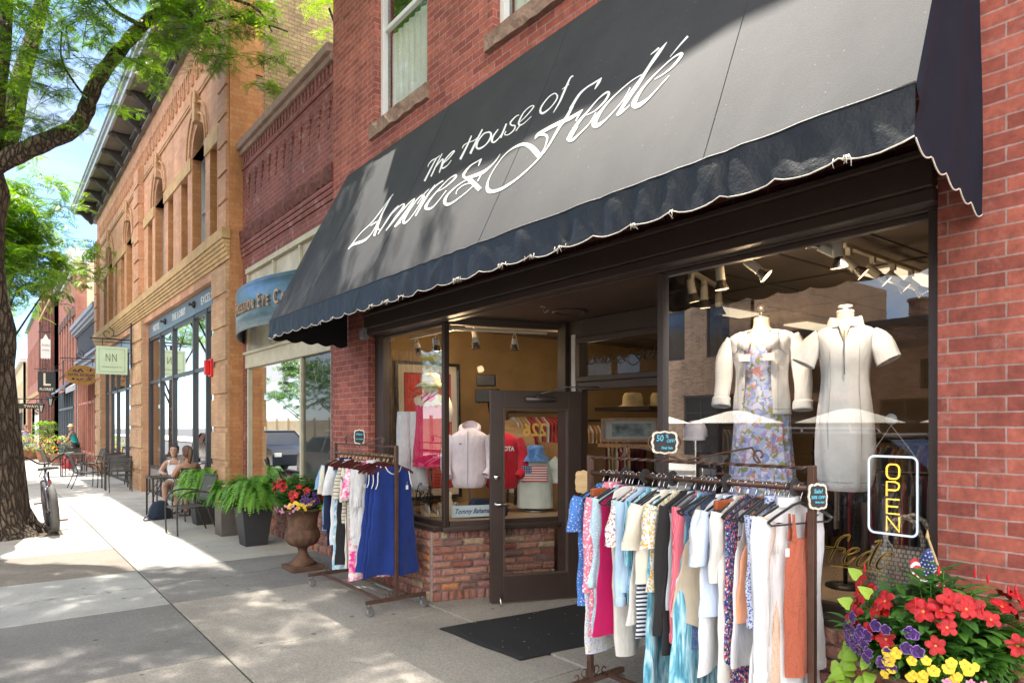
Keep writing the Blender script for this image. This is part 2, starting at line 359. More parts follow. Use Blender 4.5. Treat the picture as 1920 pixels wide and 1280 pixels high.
def concrete(name, col, agg=.25, var=.12):
 m, t, b = base(name); P = coords(t); n = N(t, 'ShaderNodeTexNoise', i_Scale=1.1, i_Detail=9., i_Roughness=.62); t.links.new(P, n.inputs['Vector']); r = ramp(t, [(.32, mulc(col, 1 - var * 1.6)), (.5, col), (.72, mulc(col, 1 + var))]); t.links.new(n.outputs[0], r.inputs[0])
 v = N(t, 'ShaderNodeTexVoronoi', feature='F1'); v.inputs['Scale'].default_value = 95.; t.links.new(P, v.inputs['Vector']); rv = ramp(t, [(0, (1 - agg,) * 3), (.5, (1, 1, 1)), (1, (1 + agg,) * 3)]); bw = N(t, 'ShaderNodeRGBToBW'); t.links.new(v.outputs['Color'], bw.inputs[0]); t.links.new(bw.outputs[0], rv.inputs[0]); c = mixc(t, 1., r.outputs[0], rv.outputs[0], 'MULTIPLY')
 g = N(t, 'ShaderNodeTexVoronoi', feature='F1'); g.inputs['Scale'].default_value = 3.1; t.links.new(P, g.inputs['Vector']); rg_ = ramp(t, [(.055, (.42,) * 3), (.08, (1, 1, 1))]); t.links.new(g.outputs[0], rg_.inputs[0]); c = mixc(t, 1., c, rg_.outputs[0], 'MULTIPLY')
 nz = N(t, 'ShaderNodeTexNoise', i_Scale=2.5, i_Detail=6.); t.links.new(P, nz.inputs['Vector']); ad = N(t, 'ShaderNodeVectorMath', operation='MULTIPLY_ADD'); ad.inputs[1].default_value = (.5,) * 3; t.links.new(nz.outputs[1], ad.inputs[0]); t.links.new(P, ad.inputs[2])
 e = N(t, 'ShaderNodeTexVoronoi', feature='DISTANCE_TO_EDGE'); e.inputs['Scale'].default_value = .21; t.links.new(ad.outputs[0], e.inputs['Vector']); re_ = ramp(t, [(.0006, (.4,) * 3), (.002, (1, 1, 1))]); t.links.new(e.outputs[0], re_.inputs[0]); c = mixc(t, .6, c, re_.outputs[0], 'MULTIPLY')
 t.links.new(c, b.inputs['Base Color']); b.inputs['Roughness'].default_value = .92; n2 = N(t, 'ShaderNodeTexNoise', i_Scale=140., i_Detail=5.); t.links.new(P, n2.inputs['Vector']); bumpn(t, b, n2.outputs[0], .6, .005); MC[name] = m; return m
CONL = concrete('concrete_light', (.40, .38, .35), .12)
CONM = concrete('concrete_aggregate', (.33, .30, .265), .25)
COND = concrete('concrete_dark', (.21, .20, .19), .2)
CONB = concrete('concrete_brown', (.22, .19, .16), .2)
CONG = concrete('concrete_grey', (.37, .365, .35), .12)
JOINT = mat('joint_dirt', (.055, .06, .035), .95, var=.5, vs=30)
m = MB(); m.box(-250, -60, -.33, 3.3, 400, -.16); o = m.build('road', mat('asphalt', (.06, .06, .062), .9, var=.2, vs=3, bump=.4, bs=80)); prop(o, kind='structure')
m = MB(); m.box(-.85, -30, -.15, 3.32, 150, -.012); m.box(3.32, -30, -.15, 9.5, 1.0, -.012); m.box(3.32, 7, -.15, 3.45, 150, -.012)
o = m.build('ground', JOINT); prop(o, kind='structure')
m = MB(); pm = MB()
rg = random.Random(4)
ys = [5.33 + 1.83 * k for k in range(-12, 70)]
xs = [(-.8, -.02), (-.02, 1.40), (1.40, 3.31)]
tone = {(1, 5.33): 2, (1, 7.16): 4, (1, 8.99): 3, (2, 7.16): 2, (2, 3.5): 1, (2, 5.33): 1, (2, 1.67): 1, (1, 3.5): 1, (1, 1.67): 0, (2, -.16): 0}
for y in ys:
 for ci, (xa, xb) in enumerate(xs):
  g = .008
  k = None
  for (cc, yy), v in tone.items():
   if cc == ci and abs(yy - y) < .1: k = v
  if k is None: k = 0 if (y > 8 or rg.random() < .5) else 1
  if ci == 0 and 12 < y < 13: continue
  pm.cm = k
  if ci == 2 and 7 < y < 11.5: xb = 3.6
  x0, x1, y0, y1 = xa + g, xb - g, y + g, y + 1.83 - g
  if ci == 1 and 12 < y < 13: x0 = .95
  c = .006; zz = 0; ri = [(x0, y0, -c), (x1, y0, -c), (x1, y1, -c), (x0, y1, -c)]; r2 = [(x0 + c, y0 + c, zz), (x1 - c, y0 + c, zz), (x1 - c, y1 - c, zz), (x0 + c, y1 - c, zz)]
  rb = [(a, b_, -.1) for a, b_, _ in ri]
  pm.loft([rb, ri, r2], cap=False); pm.face(r2)
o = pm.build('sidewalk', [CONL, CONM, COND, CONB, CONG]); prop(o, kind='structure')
SOIL = mat('tree_pit_soil', (.13, .095, .07), .95, var=.4, vs=20, bump=1., bs=30, bd=.03)
m = MB()
for i in range(24):
 for j in range(40):
  def pp(a, b_): return (-.75 + a * .07, 12.64 + b_ * .046, -.006 + .012 * math.sin(a * .9 + b_ * .35) * math.sin(b_ * .7 - a * .3) + .006 * math.sin(a * 2.7 + b_ * 1.9))
  m.face([pp(i, j), pp(i + 1, j), pp(i + 1, j + 1), pp(i, j + 1)])
o = m.build('soil_ground', SOIL, smooth=True); prop(o, kind='structure')
m = MB(); m.box(-1.0, -30, -.16, -.82, 150, 0.005); o = m.build('kerb', CONL, bevel=.015); prop(o, kind='structure')
def wall_grid(mb, axis, c0, c1, a0, a1, z0, z1, holes, back=False):
 """wall slab between planes c0 (front) and c1; axis 'X' means the plane is X=c and a runs along Y"""
 A = sorted(set([a0, a1] + [h[0] for h in holes] + [h[1] for h in holes])); Z = sorted(set([z0, z1] + [h[2] for h in holes] + [h[3] for h in holes]))
 P = (lambda c, a, z: (c, a, z)) if axis == 'X' else (lambda c, a, z: (a, c, z))
 for i in range(len(A) - 1):
  for j in range(len(Z) - 1):
   am = (A[i] + A[i + 1]) / 2; zm = (Z[j] + Z[j + 1]) / 2
   if am < a0 or am > a1 or zm < z0 or zm > z1: continue
   if any(h[0] < am < h[1] and h[2] < zm < h[3] for h in holes): continue
   mb.face([P(c0, A[i], Z[j]), P(c0, A[i + 1], Z[j]), P(c0, A[i + 1], Z[j + 1]), P(c0, A[i], Z[j + 1])])
   if back: mb.face([P(c1, A[i], Z[j]), P(c1, A[i + 1], Z[j]), P(c1, A[i + 1], Z[j + 1]), P(c1, A[i], Z[j + 1])])
 for h in holes:
  q = [(h[0], h[2]), (h[1], h[2]), (h[1], h[3]), (h[0], h[3])]
  for k in range(4):
   (a, z), (b, zz) = q[k], q[(k + 1) % 4]
   if k == 0 and z <= z0: continue
   mb.face([P(c0, a, z), P(c1, a, z), P(c1, b, zz), P(c0, b, zz)])
 mb.face([P(c0, a0, z0), P(c1, a0, z0), P(c1, a0, z1), P(c0, a0, z1)]); mb.face([P(c0, a1, z0), P(c1, a1, z0), P(c1, a1, z1), P(c0, a1, z1)])
 mb.face([P(c0, a0, z1), P(c1, a0, z1), P(c1, a1, z1), P(c0, a1, z1)])
W = 3.38; GX = 3.50; TL = Vector((3.5, 5.60, 0)); TLi = Vector((4.62, 5.23, 0)); TR = Vector((3.5, 2.93, 0)); TRi = Vector((4.62, 3.30, 0))
SH = thing('boutique_building', 'red brick building of the boutique, brown storefront with splayed entry under the black awning', 'building', (3.38, 4.1, 0))
m = MB()
w1 = (5.74, 6.87, 4.99, 7.3); w2 = (3.53, 4.66, 4.99, 7.3); w3 = (1.30, 2.43, 4.99, 7.3)
wall_grid(m, 'X', W, W + .12, -5, 8.0, 0, 8.5, [(1.262, 7.03, 0, 2.95), w1, w2, w3])
m.face([(3.5, 8.0, 0), (9.5, 8.0, 0), (9.5, 8.0, 8.5), (3.5, 8.0, 8.5)])
m.face([(3.5, 8.0, 8.5), (9.5, 8.0, 8.5), (9.5, -5, 8.5), (3.5, -5, 8.5)])
m.face([(9.5, 8.0, 0), (9.5, -5, 0), (9.5, -5, 8.5), (9.5, 8, 8.5)])
m.face([(3.5, -5, 0), (9.5, -5, 0), (9.5, -5, 8.5), (3.5, -5, 8.5)])
m.build('wall', REDB, SH)
m = MB(); m.box(2.94, -5, 8.3, W - .002, 8.02, 8.75); m.box(3.1, -5, 8.1, W - .002, 8.02, 8.3); m.build('cornice', STONE, SH, bevel=.02)
def rough_sill(mb, y0, y1, z0, z1, x0, x1, seed=1):
 r = random.Random(seed); n = 14; rings = []
 for i in range(n + 1):
  y = y0 + (y1 - y0) * i / n; j = lambda a=.008: r.uniform(-a, a)
  rings.append([(x0 + j(.012), y, z0 + j()), (x0 + j(.012), y, (z0 + z1) / 2 + j(.01)), (x0 + j(), y, z1 + j(.004)), (x1, y, z1), (x1, y, z0)])
 mb.loft(rings)
LACE = mat('lace_curtain', (.62, .62, .60), .9, var=.12, vs=2, stretch=(8, 90, 1.2))
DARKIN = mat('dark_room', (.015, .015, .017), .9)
for i, (a, b, z0, z1) in enumerate((w1, w2, w3)):
 m = MB(); X = 3.455
 m.box(X, a, z0, X + .06, a + .06, z1); m.box(X, b - .06, z0, X + .06, b, z1); m.box(X, a + .06, z0, X + .06, b - .06, z0 + .05); m.box(X + .02, a + .06, 6.02, X + .07, b - .06, 6.07)
 f = m.build('window', WHITEP, SH, bevel=.004)
 m = MB(); m.face([(X + .045, a + .06, z0 + .05), (X + .045, b - .06, z0 + .05), (X + .045, b - .06, z1), (X + .045, a + .06, z1)]); m.build('pane', GLASS3, f)
 m = MB()
 for k in range(40):
  y0 = a + .06 + (b - a - .12) * k / 40; y1 = a + .06 + (b - a - .12) * (k + 1) / 40
  m.face([(X + .10 + .012 * math.sin(k * 1.3), y0, z0), (X + .10 + .012 * math.sin((k + 1) * 1.3), y1, z0), (X + .10 + .012 * math.sin((k + 1) * 1.3), y1, z1 - (.0 if i else 1.3)), (X + .10 + .012 * math.sin(k * 1.3), y0, z1 - (.0 if i else 1.3))])
 m.build('curtain', LACE, f)
 m = MB(); rough_sill(m, a - .05, b + .06, z0 - .15, z0 - .002, W - .05, X, i); m.build('sill', STONE, f)
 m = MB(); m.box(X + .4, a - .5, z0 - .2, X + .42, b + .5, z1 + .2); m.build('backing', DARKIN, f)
m = MB(); m.box(3.325, 1.264, 2.765, 3.378, 7.03, 2.90); m.box(3.30, 1.264, 2.90, 3.378, 7.03, 2.935); m.box(3.345, 1.264, 2.70, 3.45, 7.03, 2.763)
m.box(3.45, 1.264, 2.69, 3.53, 7.03, 2.76); m.build('head_beam', BROWN, SH, bevel=.006)
def line_box(mb, p, q, z0, z1, wd, off=0.0):
 p = Vector((p[0], p[1], 0)); q = Vector((q[0], q[1], 0)); d = (q - p).normalized(); nrm = Vector((d.y, -d.x, 0))
 a = p + nrm * (off - wd / 2); b = p + nrm * (off + wd / 2); c = q + nrm * (off + wd / 2); e = q + nrm * (off - wd / 2)
 mb.mesh([(v.x, v.y, z) for z in (z0, z1) for v in (a, b, c, e)], [(0, 1, 2, 3), (7, 6, 5, 4), (0, 4, 5, 1), (1, 5, 6, 2), (2, 6, 7, 3), (3, 7, 4, 0)])
m = MB(); m.mesh([(3.53, 5.57, 2.74), (4.66, 5.2, 2.74), (4.66, 3.33, 2.74), (3.53, 2.96, 2.74), (3.53, 5.57, 2.82), (4.66, 5.2, 2.82), (4.66, 3.33, 2.82), (3.53, 2.96, 2.82)], [(3, 2, 1, 0), (4, 5, 6, 7), (0, 1, 5, 4), (1, 2, 6, 5), (2, 3, 7, 6), (3, 0, 4, 7)])
sf = m.build('soffit', BROWN2, SH)
p = Vector((4.22, 4.62, 0)); m = MB(); m.lathe([(.16, 2.738), (.165, 2.728), (.13, 2.722), (.12, 2.735), (.09, 2.733), (.085, 2.728), (.001, 2.728)], 28, (p.x, p.y, 0)); m.build('ceiling_speaker', BROWN2, sf, smooth=True)
m = MB(); m.tube([(3.85, 4.55, 2.74), (3.85, 4.55, 2.70), (3.85, 4.53, 2.68), (3.85, 4.50, 2.685), (3.85, 4.49, 2.70)], .006, 6); m.lathe([(.03, 2.736), (.03, 2.73), (.001, 2.728)], 12, (3.85, 4.55, 0)); m.build('hook', GREYM, sf, smooth=True)
zb, zt = .775, 2.69
fr = MB()
fr.box(3.46, 6.83, .60, 3.56, 7.028, 2.69)                # left jamb
fr.box(3.44, 1.265, .60, 3.54, 1.325, 2.69)               # right jamb
fr.box(3.47, 1.325, .72, 3.53, 2.905, zb); fr.box(3.47, 5.625, .72, 3.53, 6.83, zb)
fr.box(3.475, 1.325, zt - .03, 3.525, 2.905, zt); fr.box(3.475, 5.625, zt - .03, 3.525, 6.83, zt)
fr.box(3.47, 2.905, .72, 3.53, 2.955, 2.69); fr.box(3.47, 5.575, .72, 3.53, 5.625, 2.69)
line_box(fr, (3.54, 5.587), TLi, .72, zb, .05); line_box(fr, (3.54, 5.587), TLi, zt - .02, 2.74, .05)
line_box(fr, (3.54, 2.943), TRi, .72, zb, .05); line_box(fr, (3.54, 2.943), TRi, zt - .02, 2.74, .05)
fr.box(4.60, 5.10, .0, 4.68, 5.22, 2.74); fr.box(4.60, 3.31, .0, 4.68, 3.43, 2.74)
fr.build('storefront_frame', BROWN, SH, bevel=.005)
m = MB(); m.box(3.37, 1.266, .685, 3.468, 2.93, .73); m.box(3.37, 5.60, .685, 3.468, 7.02, .73); line_box(m, (3.45, 5.60), TLi, .685, .73, .16, .0); line_box(m, (3.45, 2.93), TRi, .685, .73, .16, .0)
m.build('window_ledge', BROWN, SH, bevel=.008)
def vpane(name, p, q, z0, z1, mt=GLASS, par=None):
 m = MB(); m.face([(p[0], p[1], z0), (q[0], q[1], z0), (q[0], q[1], z1), (p[0], p[1], z1)]); return m.build(name, mt, par or SH)
gR = vpane('shop_window_pane', (3.5, 1.325), (3.5, 2.905), zb, zt - .03, GLASS2); gL = vpane('shop_window_pane', (3.5, 5.625), (3.5, 6.83), zb, zt - .03, GLASS3)
gRL = vpane('side_window_pane', (3.54, 5.587), (4.60, 5.237), zb, zt - .02, GLASS3); vpane('side_window_pane', (3.54, 2.943), (4.60, 3.293), zb, zt - .02)
BR = [mat('clinker_%d' % i, c, .95, var=.35, vs=28, bump=1., bs=70, bd=.012, detail=7) for i, c in enumerate([(.33, .14, .10), (.40, .20, .15), (.28, .10, .075), (.42, .29, .19), (.36, .17, .15), (.22, .12, .10), (.48, .20, .09)])]
MORT = mat('grey_mortar', (.30, .27, .25), .95, var=.2, vs=20, bump=.8, bs=90, bd=.01)
def rustic(p, q, name, z1=.685, seed=0, coarse=.0705):
 r = random.Random(seed); p = Vector((p[0], p[1], 0)); q = Vector((q[0], q[1], 0)); L = (q - p).length; d = (q - p) / L; nn = Vector((d.y, -d.x, 0))
 if nn.x > 0: nn = -nn
 m = MB()
 def brk(u0, u1, z0, z1_):
  m.cm = r.choice([0, 0, 1, 1, 2, 3, 4, 4, 5, 0, 1]) if r.random() > .04 else 6
  e = .012 + r.uniform(0, .008); g = .006; dep = .012 + r.uniform(0, .016); u0 += g; u1 -= g; z0 += g; z1_ -= g
  rr = []
  for o, inset in ((-.02, 0), (.003, 0), (dep * .7, e * .35), (dep, e)):
   ring = []
   N_ = [(u0, z0), ((u0 + u1) / 2, z0), (u1, z0), (u1, (z0 + z1_) / 2), (u1, z1_), ((u0 + u1) / 2, z1_), (u0, z1_), (u0, (z0 + z1_) / 2)]
   cx, cz = (u0 + u1) / 2, (z0 + z1_) / 2
   for k, (a, b) in enumerate(N_):
    ia = (1 if a < cx - 1e-6 else -1 if a > cx + 1e-6 else 0) * inset * (1.3 if k % 2 == 0 else 1); ib = (1 if b < cz - 1e-6 else -1 if b > cz + 1e-6 else 0) * inset * (1.3 if k % 2 == 0 else 1)
    jj = r.uniform(-.003, .003) if o > 0 else 0
    ring.append(p + d * (a + ia + jj) + nn * (o + (r.uniform(-.003, .003) if o > .01 else 0)) + Vector((0, 0, b + ib + jj)))
   rr.append(ring)
  m.loft(rr, cap=True)
 z = .0; row = 0
 while z < z1 - .02:
  h = .105 if row == 0 else coarse
  if z + h > z1 - .035: h = z1 - z
  u = 0; short = (row == 0 or z + h >= z1 - .001)
  if not short and row % 2: u = -.11
  while u < L:
   ln = (.075 if short else .205) * r.uniform(.85, 1.2)
   a = max(u, 0); b = min(u + ln, L)
   if L - b < .04: b = L
   if b - a > .03: brk(a, b, z, z + h)
   u = max(u, 0) + (ln if u >= 0 else ln - .11)
   u = b if b > u else u
  z += h; row += 1
 m.build(name, BR, SH, smooth=False)
def mortar_prism(pts):
 mm = MB(); n = len(pts); mm.mesh([(x, y, z) for z in (0, .684) for x, y in pts], [list(range(n)), list(range(2 * n - 1, n - 1, -1))] + [[i, (i + 1) % n, (i + 1) % n + n, i + n] for i in range(n)]); return mm
bkL = [(3.385, 7.03), (3.385, 5.675), (4.60, 5.275), (4.60, 7.03)]; bkR = [(3.385, 1.262), (3.385, 2.855), (4.60, 3.255), (4.60, 1.262)]
mortar_prism(bkL).build('bulkhead', MORT, SH); mortar_prism(bkR).build('bulkhead', MORT, SH)
rustic((3.38, 7.02), (3.38, 5.68), 'bulkhead_brickwork', seed=1); rustic((3.39, 5.66), (4.60, 5.262), 'bulkhead_brickwork', seed=2)
rustic((3.38, 1.27), (3.38, 2.85), 'bulkhead_brickwork', seed=3); rustic((3.39, 2.868), (4.60, 3.268), 'bulkhead_brickwork', seed=5)
m = MB(); m.mesh([(x, y, z) for z in (-.1, .012) for x, y in ((3.32, 5.66), (4.7, 5.26), (4.7, 3.28), (3.32, 2.86))], [(0, 1, 2, 3), (7, 6, 5, 4), (0, 4, 5, 1), (1, 5, 6, 2), (2, 6, 7, 3), (3, 7, 4, 0)])
m.build('entry_floor', CONM, SH, bevel=.004)
m = MB(); m.box(4.64, 4.90, 0.012, 4.72, 5.095, 2.738); m.box(4.64, 3.435, .012, 4.72, 3.90, 2.738)
m.box(4.63, 3.905, 2.045, 4.73, 4.895, 2.125); m.box(4.62, 3.905, 2.55, 4.73, 4.895, 2.737); m.box(4.60, 3.86, 2.125, 4.638, 4.95, 2.175); m.box(4.60, 3.86, 2.50, 4.638, 4.95, 2.56); m.box(4.60, 3.86, 2.175, 4.638, 3.915, 2.50); m.box(4.60, 4.895, 2.175, 4.638, 4.95, 2.50)
m.build('door_frame', BROWN, SH, bevel=.006)
m = MB(); m.box(4.625, 4.985, .75, 4.638, 5.04, 2.60); m.build('blind_strip', mat('white_blind', (.62, .60, .56), .6, var=.06, stretch=(1, 1, 60)), SH)
tp = vpane('transom_pane', (4.66, 3.905), (4.66, 4.895), 2.175, 2.50)
hinge = Vector((4.62, 4.90, 0)); fe = Vector((3.80, 5.215, 0)); dd = (fe - hinge).normalized(); DW = .92; fe = hinge + dd * DW
nn = Vector((-dd.y, dd.x, 0));
if nn.y > 0: nn = -nn
T = frame_T(hinge, dd, (0, 0, 1))      # u along the leaf, v up, n = dd x z
m = MB(); t_ = .044
def leaf(mb, u0, u1, v0, v1, n0=-.022, n1=.022): mb.box(u0, v0, n0, u1, v1, n1, T=T)
leaf(m, 0, .135, .03, 2.03); leaf(m, DW - .125, DW, .03, 2.03); leaf(m, .135, DW - .125, 1.86, 2.03); leaf(m, .135, DW - .125, .03, .27)
D = m.build('door', BROWN, SH, bevel=.004)
m = MB(); leaf(m, .135, .15, .27, 1.86, -.026, .026); leaf(m, DW - .14, DW - .125, .27, 1.86, -.026, .026); leaf(m, .15, DW - .14, .27, .285, -.026, .026); leaf(m, .15, DW - .14, 1.845, 1.86, -.026, .026); m.build('glazing_bead', BROWN2, D, bevel=.002)
m = MB(); m.mesh([T @ Vector(v) for v in ((.15, .285, 0), (DW - .14, .285, 0), (DW - .14, 1.845, 0), (.15, 1.845, 0))], [(0, 1, 2, 3)]); m.build('pane', GLASS, D)
s = 1 if (T @ Vector((0, 0, 1)) - T @ Vector((0, 0, 0))).dot(Vector((0, -1, 0))) > 0 else -1
m = MB(); m.lathe([(.026, 0), (.026, .012), (.012, .016), (.012, .045), (.001, .046)], 14, T=T @ Matrix.Translation((DW - .06, .955, .022 * s)) @ (Matrix.Rotation(0 if s > 0 else PI, 4, 'X')))
a = T @ Vector((DW - .06, .955, .06 * s)); b = T @ Vector((DW - .175, .945, .062 * s)); m.tube([a, a + (b - a) * .3 + Vector((0, 0, .006)), b], [.011, .010, .008], 8)
m.build('handle', CHROME, D, smooth=True)
m = MB(); m.lathe([(.03, 0), (.03, .01), (.018, .018), (.001, .019)], 14, T=T @ Matrix.Translation((DW - .06, 1.21, .022 * s)) @ (Matrix.Rotation(0 if s > 0 else PI, 4, 'X'))); m.build('lock', CHROME, D, smooth=True)
m = MB(); m.tube([T @ Vector((.28, 1.95, .045 * s)), T @ Vector((.58, 1.95, .045 * s))], [.026, .026], 10); m.lathe([(.02, -.03), (.02, .035), (.001, .036)], 10, c=T @ Vector((.46, 1.955, .045 * s)))
pa = T @ Vector((.46, 1.99, .05 * s)); pb = Vector((4.60, 4.62, 2.06)); pm_ = (pa + pb) / 2 + Vector((-.12, -.10, .03)); m.tube([pa, pm_, pb], .007, 6); m.ball(pm_, .012)
m.build('door_closer', mat('closer_metal', (.16, .15, .15), .4, .7), D, smooth=True)
GOLD = mat('gold_leaf', (.62, .38, .07), .45, .3, var=.15)
Tn = T @ Matrix.Translation((.47, 1.60, .004 * s))
text_mesh('226', .17, Tn if s < 0 else Tn @ Matrix.Diagonal((1, 1, 1, 1)), 'house_number', GOLD, D, extrude=.001, bold=.004, sx=(1 if s > 0 else 1))
m = MB(); a = T @ Vector((DW - .1, .10, .03 * s)); m.tube([a, a + Vector((-.03, -.03, -.01)), a + Vector((-.035, -.05, -.07)), a + Vector((-.03, -.045, -.085))], [.008, .008, .006, .012], 6); m.build('kick_stop', CHROME, D, smooth=True)
TAN = mat('ochre_plaster', (.34, .22, .10), .9, var=.18, vs=3, bump=.3, bs=12, bd=.01)
CEIL = brick('ceiling_tiles', (.42, .37, .32), (.40, .36, .31), (.10, .085, .07), bw=1.2, bh=.6, ms=.012, bump=.2, var=.08, stain=(.95, 1.03), wob=0)
WOODF = mat('wood_floor', (.20, .12, .07), .5, var=.3, vs=3, stretch=(1, 12, 1))
m = MB(); m.face([(3.54, 7.0, 0), (9.4, 7.0, 0), (9.4, 7.0, 2.9), (3.54, 7.0, 2.9)]); m.face([(9.4, 7.0, 0), (9.4, 1.3, 0), (9.4, 1.3, 2.9), (9.4, 7.0, 2.9)]); m.face([(3.54, 1.29, 0), (9.4, 1.29, 0), (9.4, 1.29, 2.9), (3.54, 1.29, 2.9)])
m.build('interior_wall', TAN, SH)
m = MB(); m.face([(3.54, 1.29, 2.86), (9.4, 1.29, 2.86), (9.4, 7.0, 2.86), (3.54, 7.0, 2.86)])
m.build('ceiling', mat('ceiling_tile', (.20, .165, .14), .95, var=.12, vs=60), SH)
m = MB()
for k in range(11): m.box(3.54, 1.35 + k * .6, 2.852, 9.4, 1.374 + k * .6, 2.8585)
for k in range(5): m.box(3.9 + k * 1.2, 1.29, 2.851, 3.924 + k * 1.2, 7.0, 2.8575)
m.build('ceiling_grid', mat('ceiling_grid', (.10, .085, .07), .7), SH)
TUBE = mat('light_diffuser', (.8, .75, .6), .6, emit=(1, .86, .62), es=.25)
m = MB()
for y in (2.2, 4.0, 5.8):
 for x in (5.2, 7.2): m.box(x, y, 2.835, x + 1.15, y + .28, 2.848)
m.build('ceiling_light', TUBE, SH)
m = MB(); m.face([(4.7, 1.29, .01), (9.4, 1.29, .01), (9.4, 7.0, .01), (4.7, 7.0, .01)]); m.build('interior_floor', WOODF, SH)
m = MB()
for pts in ([(3.53, 6.98), (3.53, 5.62), (4.62, 5.25), (5.0, 5.25), (5.0, 6.98)], [(3.53, 1.3), (3.53, 2.91), (4.62, 3.27), (5.0, 3.27), (5.0, 1.3)]):
 n = len(pts); m.mesh([(x, y, z) for z in (.69, .77) for x, y in pts], [list(range(n)), list(range(2 * n - 1, n - 1, -1))] + [[i, (i + 1) % n, (i + 1) % n + n, i + n] for i in range(n)])
m.build('display_platform', mat('platform_wood', (.30, .20, .12), .6, var=.25, vs=4, stretch=(1, 8, 1)), SH)
m = MB(); m.box(3.375, 6.98, 2.66, 3.31, 7.10, 2.78); m.box(3.30, 6.99, 2.67, 3.315, 7.09, 2.77); m.build('wall_light', mat('grey_box', (.22, .22, .23), .5), SH, bevel=.008)
CREAM = mat('cream_enamel', (.66, .62, .54), .4, var=.04)
BULB = mat('lit_bulb', (1, .8, .5), .4, emit=(1, .72, .38), es=2.2)
REFL = mat('bulb_reflector', (.32, .30, .27), .25, .8)
def spotlight(root, p, d, yoke=.09, rail_z=None, wire=False, lit=True):
 p = Vector(p); d = Vector(d).normalized(); m = MB()
 if wire:
  for s_ in (-1, 1):
   o_ = Vector((.0, s_ * .001, 0)); sd_ = Vector((.7 * s_, -.7 * s_, 0)) * .032
   m.tube([p, p + sd_ * .5 + Vector((0, 0, -.03)), p + sd_ + Vector((0, 0, -.10)), p + sd_ * 1.2 + Vector((0, 0, -.13)), p + sd_ * .7 + Vector((0, 0, -.155))], .0035, 5)
  q = p + Vector((0, 0, -.06)); L = .055
 else:
  m.box(p.x - .015, p.y - .015, p.z - .04, p.x + .015, p.y + .015, p.z)
  m.tube([p + Vector((0, 0, -.04)), p + Vector((0, 0, -yoke))], .006, 6); q = p + Vector((0, 0, -yoke)); L = .10
  m.lathe([(.018, -.02), (.018, .02)], 10, c=q, T=Matrix.Rotation(PI / 2, 4, 'Y'))
  q = q - d * .05
 R = d.to_track_quat('Z', 'Y').to_matrix().to_4x4()
 m.lathe([(.001, 0), (.026, .001), (.028, .012), (.028, L), (.02, L + .003)], 14, q, T=R)
 h = m.build('spotlight', CREAM, root, smooth=True, sharp=.6)
 m = MB(); m.lathe([(.024, L), (.030, L + .02), (.046, L + .055), (.048, L + .062), (.044, L + .060)], 16, q, T=R, cap=False); m.build('reflector', REFL, h, smooth=True)
 m = MB(); m.lathe([(.001, L + .050), (.03, L + .052), (.043, L + .058)], 14, q, T=R, cap=False); m.build('bulb', BULB if lit else REFL, h, smooth=True)
 return q + d * (L + .07)
lamps = []
def track(name_label, pts, spots, wire=False, group='spotlight tracks in the shop windows'):
 z = pts[0][2]; root = thing('spotlight_track', name_label, 'track light', pts[0], group=group)
 m = MB()
 for a, b in zip(pts[:-1], pts[1:]): m.beam(a, b, .036, .026)
 m.build('track', CREAM, root, bevel=.003)
 for p, d, lit in spots:
  e = spotlight(root, (p[0], p[1], p[2] - .012), d, wire=wire, lit=lit)
  if lit: lamps.append((e, Vector(d)))
 return root
zT = 2.765
def tpos(px, X): return Vector((X, onX(px, 500, X).y, zT))
b0 = tpos(1275, 3.66); b1 = Vector((4.62, b0.y + .33, zT))
t1 = track('cream spotlight track bending along the top of the right shop window', [tpos(1700, 3.66), b0, b1],
 [(tpos(1350, 3.66), (.1, -.05, -1), True), (tpos(1411, 3.66), (.35, -.75, -.75), True), (tpos(1552, 3.66), (-.6, .5, .4), False), (tpos(1570, 3.66), (.12, -.05, -1), True), (b0 + (b1 - b0) * .22, (.2, -.1, -1), True), (b0 + (b1 - b0) * .5, (.1, 0, -1), True), (b0 + (b1 - b0) * .85, (.15, 0, -1), True)])
a0 = Vector((4.15, 2.07, 2.80)); a1 = Vector((5.3, 2.10, 2.80))
t2 = track('short dark ceiling track of four lit spotlights deeper in the right window', [a0, a1],
 [(a0 + (a1 - a0) * f, (.35, -.7, -.75), True) for f in (.06, .35, .62, .88)])
c0 = Vector((3.68, 6.60, 2.655)); c1 = Vector((3.68, 5.72, 2.655)); c2 = Vector((4.62, 5.41, 2.655))
t3 = track('cream track of wire caged spotlights in the left shop window', [c0, c1, c2],
 [(c0 + (c1 - c0) * .15, (.2, -.3, -1), False), (c0 + (c1 - c0) * .62, (0, 0, -1), False), (c1 + (c2 - c1) * .22, (0, -.1, -1), False), (c1 + (c2 - c1) * .64, (0, 0, -1), False)], wire=True)
t4 = track('cream track behind the poster window with two slim spotlights', [Vector((4.2, 6.3, 2.80)), Vector((5.6, 5.9, 2.80))],
 [(Vector((4.3, 6.27, 2.80)), (.2, 0, -1), True), (Vector((5.5, 5.93, 2.80)), (-.1, .1, -1), True)])
for (e, d) in lamps[:] :
 pass
def spotlamp(loc, energy, size=.25, col=(1, .72, .42)):
 l = bpy.data.lights.new('shop_lamp', 'POINT'); l.energy = energy; l.shadow_soft_size = size; l.color = col
 o = bpy.data.objects.new('shop_lamp', l); COL.objects.link(o); o.location = loc; return o
spotlamp((3.75, 2.45, 2.5), 2.2, .05); spotlamp((5.2, 2.3, 2.4), 1.0, .1); spotlamp((4.0, 6.2, 2.45), 3, .1); spotlamp((5.6, 5.7, 2.4), 1.4, .1); spotlamp((6.6, 4.0, 2.4), 1.6, .2)
